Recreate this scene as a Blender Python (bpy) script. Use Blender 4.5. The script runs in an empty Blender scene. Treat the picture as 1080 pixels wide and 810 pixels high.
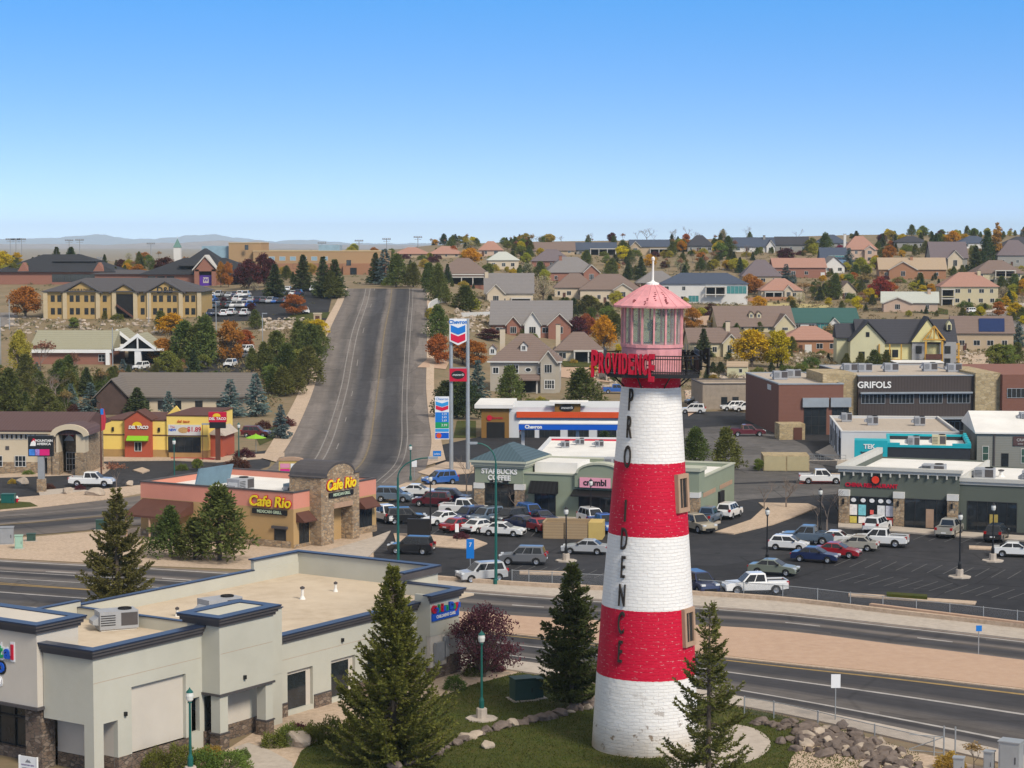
import bpy, bmesh, math, random
from mathutils import Vector, Matrix
R = math.radians
SC = bpy.context.scene
COL = SC.collection
# ------------------------------------------------------------------ camera
CH, FPX, PITCH = 32.0, 2184.0, R(3.93)
cam = bpy.data.objects.new('camera', bpy.data.cameras.new('camera'))
COL.objects.link(cam); SC.camera = cam
cam.location = (0, 0, CH); cam.rotation_euler = (R(90)-PITCH, 0, 0)
cam.data.sensor_width = 36; cam.data.lens = 36*FPX/1080
cam.data.clip_start = 1; cam.data.clip_end = 60000
# ------------------------------------------------------------------ sky, sun, exposure
SUN_AZ, SUN_EL = R(143), R(42)      # azimuth clockwise from +Y (view direction)
w = bpy.data.worlds.new('World'); SC.world = w; w.use_nodes = True
nt = w.node_tree; bg = nt.nodes['Background']
sky = nt.nodes.new('ShaderNodeTexSky'); sky.sky_type = 'NISHITA'; sky.sun_disc = False
sky.sun_elevation = SUN_EL; sky.sun_rotation = SUN_AZ
sky.altitude = 1400; sky.air_density = 1.0; sky.dust_density = 0.2; sky.ozone_density = 2.5
tc = nt.nodes.new('ShaderNodeTexCoord'); mp = nt.nodes.new('ShaderNodeMapping')
mp.vector_type = 'VECTOR'; mp.inputs['Scale'].default_value = (1, 1, 4.2)
nm = nt.nodes.new('ShaderNodeVectorMath'); nm.operation = 'NORMALIZE'
ad = nt.nodes.new('ShaderNodeVectorMath'); ad.operation = 'ADD'; ad.inputs[1].default_value = (0, 0, 0.13)
hs = nt.nodes.new('ShaderNodeHueSaturation'); hs.inputs['Saturation'].default_value = 1.0; hs.inputs['Value'].default_value = 1.68
rp = nt.nodes.new('ShaderNodeValToRGB'); mz = nt.nodes.new('ShaderNodeMapRange'); mz.inputs[1].default_value = -0.01; mz.inputs[2].default_value = 0.13
rp.color_ramp.elements[0].color = (1.06, 0.83, 0.68, 1); rp.color_ramp.elements[1].color = (0.36, 1.0, 1.26, 1)
ml = nt.nodes.new('ShaderNodeMixRGB'); ml.blend_type = 'MULTIPLY'; ml.inputs[0].default_value = 1
# a thin veil of high cloud overhead, faint streaks lower down, laid out on the sky itself
cn = nt.nodes.new('ShaderNodeTexNoise'); cn.inputs['Scale'].default_value = 5; cn.inputs['Detail'].default_value = 6
cm = nt.nodes.new('ShaderNodeMapping'); cm.inputs['Scale'].default_value = (1, 1, 14)
sx = nt.nodes.new('ShaderNodeSeparateXYZ')
cr = nt.nodes.new('ShaderNodeMapRange'); cr.inputs[1].default_value = 0.5; cr.inputs[2].default_value = 0.85; cr.inputs[4].default_value = 0.0
vz = nt.nodes.new('ShaderNodeMapRange'); vz.inputs[1].default_value = 0.14; vz.inputs[2].default_value = 0.36; vz.inputs[4].default_value = 0.93
mxx = nt.nodes.new('ShaderNodeMath'); mxx.operation = 'MAXIMUM'
mx = nt.nodes.new('ShaderNodeMixRGB'); mx.inputs[2].default_value = (3.25, 3.1, 2.95, 1)
L = nt.links.new
L(tc.outputs['Generated'], mp.inputs['Vector']); L(mp.outputs[0], ad.inputs[0]); L(ad.outputs[0], nm.inputs[0]); L(nm.outputs[0], sky.inputs['Vector'])
L(tc.outputs['Generated'], cm.inputs['Vector']); L(cm.outputs[0], cn.inputs['Vector']); L(cn.outputs['Fac'], cr.inputs[0])
L(tc.outputs['Generated'], sx.inputs[0]); L(sx.outputs[2], vz.inputs[0]); L(cr.outputs[0], mxx.inputs[0]); L(vz.outputs[0], mxx.inputs[1])
L(sky.outputs[0], hs.inputs['Color']); L(sx.outputs[2], mz.inputs[0]); L(mz.outputs[0], rp.inputs[0]); L(rp.outputs[0], ml.inputs[2]); L(hs.outputs[0], ml.inputs[1]); L(ml.outputs[0], mx.inputs[1]); L(mxx.outputs[0], mx.inputs[0]); L(mx.outputs[0], bg.inputs['Color'])
bg.inputs['Strength'].default_value = 0.15
sd = bpy.data.lights.new('sun', 'SUN'); sd.energy = 3.1; sd.angle = R(15); sd.color = (1.0, 0.92, 0.80)
sun = bpy.data.objects.new('sun', sd); COL.objects.link(sun)
_sdir = Vector((math.sin(SUN_AZ)*math.cos(SUN_EL), math.cos(SUN_AZ)*math.cos(SUN_EL), math.sin(SUN_EL)))
sun.rotation_euler = (-_sdir).to_track_quat('-Z', 'Y').to_euler(); sun.location = (0, 0, 300)
SC.view_settings.view_transform = 'Standard'; SC.view_settings.look = 'None'
SC.view_settings.exposure = 0.27; SC.view_settings.gamma = 1; SC.view_settings.use_curve_mapping = False
SC.render.engine = 'CYCLES'
SC.cycles.use_denoising = True; SC.cycles.max_bounces = 5; SC.cycles.diffuse_bounces = 2; SC.cycles.glossy_bounces = 2
SC.cycles.transmission_bounces = 4; SC.cycles.transparent_max_bounces = 8; SC.cycles.volume_bounces = 0
SC.cycles.caustics_reflective = False; SC.cycles.caustics_refractive = False
SC.render.use_persistent_data = False

# ------------------------------------------------------------------ terrain
CP = [
 (-0.60, [(0,0),(395,0),(430,1.5),(470,4.7),(520,8),(560,11.7),(640,15),(720,20),(900,23),(1500,18),(3000,0)]),
 (-0.17, [(0,0),(395,0),(430,1.5),(470,4.7),(520,8),(560,11.7),(640,15),(720,20),(900,23),(1500,18),(3000,0)]),
 (-0.11, [(0,0),(395,0),(430,1.8),(470,4.7),(510,9),(560,13.5),(617,17.5),(680,19),(760,20),(900,22),(1500,18),(3000,0)]),
 (-0.04, [(0,0),(395,0),(450,2.0),(504,8.5),(560,14.5),(617,18.5),(650,19),(700,20),(800,21),(900,24),(1000,28.5),(1150,30),(1500,26),(3000,0)]),
 (0.0,   [(0,0),(395,0),(445,0.4),(500,4),(560,8),(640,12),(720,15.5),(800,19.5),(900,26),(1000,30.5),(1150,32),(1500,30),(3000,0)]),
 (0.073, [(0,0),(395,0),(450,0.4),(540,3.3),(610,5.5),(680,8.7),(740,11),(800,15),(900,22.5),(1000,30),(1150,33),(1500,32),(3000,0)]),
 (0.165, [(0,0),(395,0),(450,0),(540,1),(620,4),(680,6.5),(740,9.4),(800,13.5),(860,18.3),(940,24),(1050,30.5),(1200,36),(1500,37),(3000,0)]),
 (0.60,  [(0,0),(395,0),(450,0),(540,1),(620,4),(680,6.5),(740,9.4),(800,13.5),(860,18.3),(940,24),(1050,31),(1200,36.5),(1500,38),(3000,0)]),
]
def _lin(tab, d):
    if d <= tab[0][0]: return tab[0][1]
    for (a, za), (b, zb) in zip(tab, tab[1:]):
        if d <= b: return za+(zb-za)*(d-a)/(b-a)
    return tab[-1][1]
def _prof(tab, d):
    if d < 360: return 0.0
    return (_lin(tab, d-14)+2*_lin(tab, d)+_lin(tab, d+14))/4
def T(x, y):
    if y < 360: return 0.0
    u = x/y
    if u <= CP[0][0]: return _prof(CP[0][1], y)
    for (a, ta), (b, tb) in zip(CP, CP[1:]):
        if u <= b:
            k = (u-a)/(b-a); return _prof(ta, y)*(1-k)+_prof(tb, y)*k
    return _prof(CP[-1][1], y)
cp_, sp_ = math.cos(PITCH), math.sin(PITCH)
def ray(px, py):
    u = (px-540)/FPX; v = (405-py)/FPX
    return (u, cp_+v*sp_, -sp_+v*cp_)
def depth(x, y, z): return y*cp_-(z-CH)*sp_
def G(px, py, dmax=1200):
    """ground point seen at a place of the survey photograph"""
    dx, dy, dz = ray(px, py)
    t, step = 60.0, 4.0
    while t < dmax:
        x, y, z = dx*t, dy*t, CH+dz*t
        if z <= T(x, y):
            lo, hi = t-step, t
            for _ in range(18):
                m = (lo+hi)/2
                if CH+dz*m <= T(dx*m, dy*m): hi = m
                else: lo = m
            t = hi; x, y = dx*t, dy*t
            return Vector((x, y, T(x, y)))
        t += step
    x, y = dx*dmax, dy*dmax
    return Vector((x, y, T(x, y)))
def sc_at(p): return depth(p[0], p[1], p[2])/FPX      # metres per photo pixel there

# ------------------------------------------------------------------ materials
MATS = {}
def _nodes(name):
    m = bpy.data.materials.new(name); m.use_nodes = True
    n = m.node_tree; return m, n, n.nodes['Principled BSDF']
def c4(c): return (c[0], c[1], c[2], 1)
def M(name, c, rough=0.8, var=0.15, scale=0.8, bump=0.0, metal=0.0, spec=0.3, rnd=0.0, fine=None, coat=0):
    """plain surface with two-scale procedural mottling; rnd = colour shift per object"""
    if name in MATS: return MATS[name]
    m, n, b = _nodes(name); L = n.links.new
    t = n.nodes.new('ShaderNodeTexCoord')
    a = n.nodes.new('ShaderNodeTexNoise'); a.inputs['Scale'].default_value = scale; a.inputs['Detail'].default_value = 8; a.inputs['Roughness'].default_value = 0.65
    L(t.outputs['Object'], a.inputs['Vector'])
    r = n.nodes.new('ShaderNodeMapRange'); r.inputs[1].default_value = 0.25; r.inputs[2].default_value = 0.75
    r.inputs[3].default_value = 1-var; r.inputs[4].default_value = 1+var
    L(a.outputs['Fac'], r.inputs[0])
    h = n.nodes.new('ShaderNodeHueSaturation'); h.inputs['Color'].default_value = c4(c)
    L(r.outputs[0], h.inputs['Value'])
    if rnd:
        o = n.nodes.new('ShaderNodeObjectInfo'); q = n.nodes.new('ShaderNodeMapRange')
        q.inputs[3].default_value = 0.5-rnd*0.12; q.inputs[4].default_value = 0.5+rnd*0.12
        L(o.outputs['Random'], q.inputs[0]); L(q.outputs[0], h.inputs['Hue'])
        q2 = n.nodes.new('ShaderNodeMath'); q2.operation = 'MULTIPLY_ADD'; q2.inputs[1].default_value = rnd; q2.inputs[2].default_value = 1-rnd/2
        f = n.nodes.new('ShaderNodeMath'); f.operation = 'FRACT'; k = n.nodes.new('ShaderNodeMath'); k.operation = 'MULTIPLY'; k.inputs[1].default_value = 7.3
        L(o.outputs['Random'], k.inputs[0]); L(k.outputs[0], f.inputs[0]); L(f.outputs[0], q2.inputs[0])
        mm = n.nodes.new('ShaderNodeMath'); mm.operation = 'MULTIPLY'; L(r.outputs[0], mm.inputs[0]); L(q2.outputs[0], mm.inputs[1])
        L(mm.outputs[0], h.inputs['Value'])
    L(h.outputs[0], b.inputs['Base Color'])
    b.inputs['Roughness'].default_value = rough; b.inputs['Metallic'].default_value = metal
    b.inputs['Specular IOR Level'].default_value = spec
    if coat: b.inputs['Coat Weight'].default_value = coat; b.inputs['Coat Roughness'].default_value = 0.08
    if bump:
        g = n.nodes.new('ShaderNodeTexNoise'); g.inputs['Scale'].default_value = fine or scale*12; g.inputs['Detail'].default_value = 4
        L(t.outputs['Object'], g.inputs['Vector'])
        bm = n.nodes.new('ShaderNodeBump'); bm.inputs['Strength'].default_value = bump; bm.inputs['Distance'].default_value = 0.05
        L(g.outputs['Fac'], bm.inputs['Height']); L(bm.outputs[0], b.inputs['Normal'])
    MATS[name] = m; return m
def MBLEND(name, cols, scales=(0.05, 0.6), rough=0.95, bump=0.4, stretch=(1, 1, 1), fine=6.0, lo=0.35, hi=0.65, worn=False):
    """three colours blended by two world-space noises (soil, asphalt, grass)"""
    if name in MATS: return MATS[name]
    m, n, b = _nodes(name); L = n.links.new
    t = n.nodes.new('ShaderNodeTexCoord'); mp = n.nodes.new('ShaderNodeMapping'); mp.inputs['Scale'].default_value = stretch
    L(t.outputs['Object'], mp.inputs['Vector'])
    prev = None
    for i, s in enumerate(scales):
        a = n.nodes.new('ShaderNodeTexNoise'); a.inputs['Scale'].default_value = s; a.inputs['Detail'].default_value = 7; a.inputs['Roughness'].default_value = 0.7
        L(mp.outputs[0], a.inputs['Vector'])
        r = n.nodes.new('ShaderNodeMapRange'); r.inputs[1].default_value = lo; r.inputs[2].default_value = hi; L(a.outputs['Fac'], r.inputs[0])
        x = n.nodes.new('ShaderNodeMixRGB'); L(r.outputs[0], x.inputs[0])
        if prev: L(prev.outputs[0], x.inputs[1])
        else: x.inputs[1].default_value = c4(cols[0])
        x.inputs[2].default_value = c4(cols[i+1]); prev = x
    if worn:      # sealed cracks, repaired patches and oil drips
        v = n.nodes.new('ShaderNodeTexVoronoi'); v.feature = 'DISTANCE_TO_EDGE'; v.inputs['Scale'].default_value = .09; L(t.outputs['Object'], v.inputs['Vector'])
        r1 = n.nodes.new('ShaderNodeMapRange'); r1.inputs[1].default_value = .003; r1.inputs[2].default_value = .012; r1.inputs[3].default_value = .6; L(v.outputs['Distance'], r1.inputs[0])
        p = n.nodes.new('ShaderNodeTexVoronoi'); p.inputs['Scale'].default_value = .055; p.distance = 'CHEBYCHEV'; L(t.outputs['Object'], p.inputs['Vector']); sp = n.nodes.new('ShaderNodeSeparateColor'); L(p.outputs['Color'], sp.inputs[0])
        r2 = n.nodes.new('ShaderNodeMapRange'); r2.inputs[3].default_value = .8; r2.inputs[4].default_value = 1.22; L(sp.outputs[0], r2.inputs[0])
        o = n.nodes.new('ShaderNodeTexNoise'); o.inputs['Scale'].default_value = .55; o.inputs['Detail'].default_value = 3; L(t.outputs['Object'], o.inputs['Vector']); r3 = n.nodes.new('ShaderNodeMapRange'); r3.inputs[1].default_value = .63; r3.inputs[2].default_value = .72; r3.inputs[3].default_value = 1; r3.inputs[4].default_value = .55; L(o.outputs['Fac'], r3.inputs[0])
        q = r1
        for k in (r2, r3): z = n.nodes.new('ShaderNodeMath'); z.operation = 'MULTIPLY'; L(q.outputs[0], z.inputs[0]); L(k.outputs[0], z.inputs[1]); q = z
        hv = n.nodes.new('ShaderNodeHueSaturation'); L(prev.outputs[0], hv.inputs['Color']); L(q.outputs[0], hv.inputs['Value']); prev = hv
    L(prev.outputs[0], b.inputs['Base Color']); b.inputs['Roughness'].default_value = rough; b.inputs['Specular IOR Level'].default_value = 0.2
    if bump:
        g = n.nodes.new('ShaderNodeTexNoise'); g.inputs['Scale'].default_value = fine; g.inputs['Detail'].default_value = 5
        L(t.outputs['Object'], g.inputs['Vector']); bm = n.nodes.new('ShaderNodeBump'); bm.inputs['Strength'].default_value = bump; bm.inputs['Distance'].default_value = 0.1
        L(g.outputs['Fac'], bm.inputs['Height']); L(bm.outputs[0], b.inputs['Normal'])
    MATS[name] = m; return m
def MSTONE(name, cols, scale=2.0, mortar=(0.2, 0.18, 0.15), bump=0.6):
    """irregular stone cladding: one colour per Voronoi cell, mortar between"""
    if name in MATS: return MATS[name]
    m, n, b = _nodes(name); L = n.links.new
    t = n.nodes.new('ShaderNodeTexCoord'); mp = n.nodes.new('ShaderNodeMapping'); mp.inputs['Scale'].default_value = (1, 1, 1.9)
    L(t.outputs['Object'], mp.inputs['Vector'])
    v = n.nodes.new('ShaderNodeTexVoronoi'); v.inputs['Scale'].default_value = scale; L(mp.outputs[0], v.inputs['Vector'])
    e = n.nodes.new('ShaderNodeTexVoronoi'); e.feature = 'DISTANCE_TO_EDGE'; e.inputs['Scale'].default_value = scale; L(mp.outputs[0], e.inputs['Vector'])
    sp = n.nodes.new('ShaderNodeSeparateColor'); L(v.outputs['Color'], sp.inputs[0])
    cr = n.nodes.new('ShaderNodeValToRGB'); L(sp.outputs[0], cr.inputs[0])
    el = cr.color_ramp.elements; el[0].color = c4(cols[0]); el[1].color = c4(cols[-1])
    for i, c in enumerate(cols[1:-1]):
        q = el.new((i+1)/(len(cols)-1)); q.color = c4(c)
    mr = n.nodes.new('ShaderNodeMapRange'); mr.inputs[1].default_value = 0.02; mr.inputs[2].default_value = 0.08; L(e.outputs['Distance'], mr.inputs[0])
    x = n.nodes.new('ShaderNodeMixRGB'); x.inputs[1].default_value = c4(mortar); L(mr.outputs[0], x.inputs[0]); L(cr.outputs[0], x.inputs[2])
    L(x.outputs[0], b.inputs['Base Color']); b.inputs['Roughness'].default_value = 0.9; b.inputs['Specular IOR Level'].default_value = 0.2
    bm = n.nodes.new('ShaderNodeBump'); bm.inputs['Strength'].default_value = bump; bm.inputs['Distance'].default_value = 0.08
    L(mr.outputs[0], bm.inputs['Height']); L(bm.outputs[0], b.inputs['Normal'])
    MATS[name] = m; return m
def MROWS(name, c, c2, period=0.35, axis='Z', rough=0.85, jitter=0.25, bump=0.5):
    """courses: shingles, siding, bricks seen from afar"""
    if name in MATS: return MATS[name]
    m, n, b = _nodes(name); L = n.links.new
    t = n.nodes.new('ShaderNodeTexCoord')
    wv = n.nodes.new('ShaderNodeTexWave'); wv.bands_direction = axis; wv.wave_profile = 'SAW'
    wv.inputs['Scale'].default_value = 0.314/period; wv.inputs['Distortion'].default_value = 0.4; L(t.outputs['Object'], wv.inputs['Vector'])
    a = n.nodes.new('ShaderNodeTexNoise'); a.inputs['Scale'].default_value = 1.3; a.inputs['Detail'].default_value = 8; a.inputs['Roughness'].default_value = 0.75; L(t.outputs['Object'], a.inputs['Vector'])
    x = n.nodes.new('ShaderNodeMixRGB'); x.inputs[1].default_value = c4(c); x.inputs[2].default_value = c4(c2); L(a.outputs['Fac'], x.inputs[0])
    r = n.nodes.new('ShaderNodeMapRange'); r.inputs[3].default_value = 1-jitter; r.inputs[4].default_value = 1.08; L(wv.outputs['Fac'], r.inputs[0])
    h = n.nodes.new('ShaderNodeHueSaturation'); L(x.outputs[0], h.inputs['Color']); L(r.outputs[0], h.inputs['Value'])
    L(h.outputs[0], b.inputs['Base Color']); b.inputs['Roughness'].default_value = rough; b.inputs['Specular IOR Level'].default_value = 0.2
    bm = n.nodes.new('ShaderNodeBump'); bm.inputs['Strength'].default_value = bump; bm.inputs['Distance'].default_value = 0.03
    L(wv.outputs['Fac'], bm.inputs['Height']); L(bm.outputs[0], b.inputs['Normal'])
    MATS[name] = m; return m
def MGLASS(name, c=(0.02, 0.025, 0.03), rough=0.06, var=0.5):
    """window glass of a dark room: glossy, with dim uneven things behind it"""
    if name in MATS: return MATS[name]
    m = M(name, c, rough, var, 0.9, spec=0.6); return m
def MLEAF(name, c, rnd=0.35, trans=0.25):
    if name in MATS: return MATS[name]
    m = M(name, c, 0.7, 0.35, 1.3, spec=0.15, rnd=rnd)
    n = m.node_tree; b = n.nodes['Principled BSDF']; out = n.nodes['Material Output']
    tr = n.nodes.new('ShaderNodeBsdfTranslucent'); mx = n.nodes.new('ShaderNodeMixShader'); mx.inputs[0].default_value = trans
    src = b.inputs['Base Color'].links[0].from_socket
    n.links.new(src, tr.inputs['Color']); n.links.new(b.outputs[0], mx.inputs[1]); n.links.new(tr.outputs[0], mx.inputs[2]); n.links.new(mx.outputs[0], out.inputs['Surface'])
    return m

# ------------------------------------------------------------------ mesh building
class MB:
    def __init__(s): s.v = []; s.f = []
    def add(s, vs, fs):
        o = len(s.v); s.v += [tuple(p) for p in vs]; s.f += [tuple(i+o for i in f) for f in fs]; return s
    def quad(s, a, b, c, d): return s.add([a, b, c, d], [(0, 1, 2, 3)])
    def tri(s, a, b, c): return s.add([a, b, c], [(0, 1, 2)])
    def box(s, x0, x1, y0, y1, z0, z1):
        return s.add([(x0,y0,z0),(x1,y0,z0),(x1,y1,z0),(x0,y1,z0),(x0,y0,z1),(x1,y0,z1),(x1,y1,z1),(x0,y1,z1)],
                     [(0,3,2,1),(4,5,6,7),(0,1,5,4),(1,2,6,5),(2,3,7,6),(3,0,4,7)])
    def prism(s, pts, z0, z1):
        n = len(pts)
        if callable(z0): lo = [(x, y, z0(x, y)) for x, y in pts]
        else: lo = [(x, y, z0) for x, y in pts]
        hi = [(x, y, (z1(x, y) if callable(z1) else z1)) for x, y in pts]
        return s.add(lo+hi, [tuple(range(n-1, -1, -1)), tuple(range(n, 2*n))]+[(i, (i+1) % n, n+(i+1) % n, n+i) for i in range(n)])
    def extr(s, pts, y0, y1):
        """profile in x,z pushed along y"""
        n = len(pts)
        return s.add([(x, y0, z) for x, z in pts]+[(x, y1, z) for x, z in pts],
                     [tuple(range(n)), tuple(range(2*n-1, n-1, -1))]+[(i, n+i, n+(i+1) % n, (i+1) % n) for i in range(n)])
    def extrx(s, pts, x0, x1):
        """profile in y,z pushed along x"""
        n = len(pts)
        return s.add([(x0, y, z) for y, z in pts]+[(x1, y, z) for y, z in pts],
                     [tuple(range(n-1, -1, -1)), tuple(range(n, 2*n))]+[(i, (i+1) % n, n+(i+1) % n, n+i) for i in range(n)])
    def tube(s, p0, p1, r0, r1=None, n=8, cap=True):
        r1 = r0 if r1 is None else r1
        p0, p1 = Vector(p0), Vector(p1); d = (p1-p0)
        if d.length < 1e-6: return s
        q = d.to_track_quat('Z', 'Y'); vs = []
        for p, r in ((p0, r0), (p1, r1)):
            for i in range(n):
                a = 2*math.pi*i/n; vs.append(p+q @ Vector((r*math.cos(a), r*math.sin(a), 0)))
        fs = [(i, (i+1) % n, n+(i+1) % n, n+i) for i in range(n)]
        if cap: fs += [tuple(range(n-1, -1, -1)), tuple(range(n, 2*n))]
        return s.add(vs, fs)
    def path(s, pts, r, n=8):
        for a, b in zip(pts, pts[1:]): s.tube(a, b, r, r, n)
        return s
    def lathe(s, prof, n=24, c=(0, 0), cap=True):
        vs = []; k = len(prof)
        for r, z in prof:
            for i in range(n):
                a = 2*math.pi*i/n; vs.append((c[0]+r*math.cos(a), c[1]+r*math.sin(a), z))
        fs = [(j*n+i, j*n+(i+1) % n, (j+1)*n+(i+1) % n, (j+1)*n+i) for j in range(k-1) for i in range(n)]
        if cap: fs += [tuple(range(n-1, -1, -1)), tuple(range((k-1)*n, k*n))]
        return s.add(vs, fs)
    def blob(s, c, r, seg=8, seed=0, j=0.25):
        rn = random.Random(seed); vs = []; rings = seg//2+1
        for a in range(rings+1):
            th = math.pi*a/rings
            for b in range(seg):
                ph = 2*math.pi*b/seg; k = 1+rn.uniform(-j, j)
                vs.append((c[0]+r[0]*k*math.sin(th)*math.cos(ph), c[1]+r[1]*k*math.sin(th)*math.sin(ph), c[2]+r[2]*k*math.cos(th)))
        return s.add(vs, [(a*seg+b, (a+1)*seg+b, (a+1)*seg+(b+1) % seg, a*seg+(b+1) % seg) for a in range(rings) for b in range(seg)])
    def holes(s, x0, x1, z0, z1, y0, y1, hs):
        """wall slab in x,z with rectangular openings"""
        xs = sorted({x0, x1, *[h[0] for h in hs], *[h[1] for h in hs]}); zs = sorted({z0, z1, *[h[2] for h in hs], *[h[3] for h in hs]})
        for a, b in zip(xs, xs[1:]):
            col = []
            for c, d in zip(zs, zs[1:]):
                mx_, mz = (a+b)/2, (c+d)/2
                if not any(h[0] < mx_ < h[1] and h[2] < mz < h[3] for h in hs):
                    if col and abs(col[-1][1]-c) < 1e-9: col[-1][1] = d
                    else: col.append([c, d])
            for c, d in col: s.box(a, b, y0, y1, c, d)
        return s
    def mesh(s, name, mat=None, smooth=False):
        me = bpy.data.meshes.new(name); me.from_pydata(s.v, [], s.f); me.update()
        if mat: me.materials.append(mat)
        if smooth: me.polygons.foreach_set('use_smooth', [True]*len(me.polygons))
        return me
    def build(s, name, mat, parent=None, smooth=False, loc=None, rz=None, fix=False):
        me = s.mesh(name, mat, smooth)
        if fix:
            b = bmesh.new(); b.from_mesh(me); bmesh.ops.recalc_face_normals(b, faces=b.faces); b.to_mesh(me); b.free()
        o = bpy.data.objects.new(name, me); COL.objects.link(o)
        if parent: o.parent = parent
        if loc is not None: o.location = loc
        if rz is not None: o.rotation_euler = (0, 0, rz)
        return o
def split(m, k, name, mat, parent):
    """each run of k vertices of the builder becomes a part of its own"""
    for a in range(0, len(m.v), k):
        q = MB(); q.v = m.v[a:a+k]; q.f = [tuple(i-a for i in f) for f in m.f if a <= f[0] < a+k]; q.build(name, mat, parent)
def tag(o, label=None, cat=None, group=None, kind=None):
    if label: o['label'] = label
    if cat: o['category'] = cat
    if group: o['group'] = group
    if kind: o['kind'] = kind
    return o
def thing(name, label, cat, loc=(0, 0, 0), rz=0.0, group=None):
    o = bpy.data.objects.new(name, None); COL.objects.link(o); o.empty_display_size = 0.5
    o.location = loc; o.rotation_euler = (0, 0, rz)
    return tag(o, label, cat, group)
def copy_thing(root, loc, rz=None, scale=None):
    c = root.copy(); COL.objects.link(c); c.location = loc
    if rz is not None: c.rotation_euler = (0, 0, rz)
    if scale is not None: c.scale = scale if hasattr(scale, '__len__') else (scale,)*3
    def rec(o, n):
        for ch in KIDS.get(o.name, ()):
            d = ch.copy(); COL.objects.link(d); d.parent = n; rec(ch, d)
    rec(root, c); return c
KIDS = {}
def reg(root):
    """remember the tree of a prototype, so that copies need no scene search"""
    def rec(o):
        KIDS[o.name] = list(o.children)
        for ch in o.children: rec(ch)
    rec(root); return root
def text_mb(txt, size=1.0, ext=0.05, bold=0.0, shear=0.0, spacing=1.0, align='CENTER', sx=1.0):
    """solid lettering standing in the x,z plane, facing -y"""
    cu = bpy.data.curves.new('lettering', 'FONT'); cu.body = txt; cu.size = size; cu.extrude = ext; cu.offset = bold
    cu.shear = shear; cu.space_character = spacing; cu.align_x = align; cu.align_y = 'CENTER'; cu.resolution_u = 3; cu.space_line = 0.85
    o = bpy.data.objects.new('lettering', cu); COL.objects.link(o)
    dg = bpy.context.evaluated_depsgraph_get(); me = bpy.data.meshes.new_from_object(o.evaluated_get(dg))
    bpy.data.objects.remove(o); m = MB()
    m.add([(v.co.x*sx, -v.co.z, v.co.y) for v in me.vertices], [tuple(p.vertices) for p in me.polygons])
    bpy.data.meshes.remove(me); bpy.data.curves.remove(cu); return m
def lettering(txt, size, mat, parent, loc, rz=0.0, **k):
    o = text_mb(txt, size, **k).build('lettering', mat, parent); o.location = loc; o.rotation_euler = (0, 0, rz); return o
LAND = []      # landmarks for telling look-alikes apart: (photo x, photo y, name)
def land(px, py, name): LAND.append((px, py, name))
AUTO = []      # (object, photo x, photo y, kind words)
# ------------------------------------------------------------------ shared materials
m_ground = MBLEND('dry_ground', [(.26,.205,.125), (.115,.11,.055), (.24,.17,.105)], (0.06, 0.5), fine=1.5)
m_gravel = MBLEND('pink_gravel', [(.45,.305,.215), (.41,.275,.195), (.48,.335,.24)], (0.1, 1.2), fine=8)
m_bed = MBLEND('tan_gravel', [(.46,.345,.25), (.33,.25,.18), (.54,.42,.315)], (0.3, 2.5), fine=8)
m_asph = MBLEND('lot_asphalt', [(.030,.0305,.035), (.046,.045,.048), (.023,.0235,.027)], (0.06, 0.45), rough=.85, bump=.15, worn=True)
m_road = MBLEND('road_asphalt', [(.105,.098,.095), (.075,.072,.073), (.135,.125,.118)], (0.05, 0.5), rough=.9, bump=.1, worn=True)
m_roadd = MBLEND('road_asphalt_dark', [(.06,.058,.062), (.08,.077,.078), (.05,.049,.052)], (0.06, 0.6), rough=.9, bump=.1)
m_roadl = MBLEND('road_asphalt_pale', [(.2,.18,.165), (.15,.138,.13), (.23,.205,.185)], (0.05, 0.5), rough=.9, bump=.1)
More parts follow.
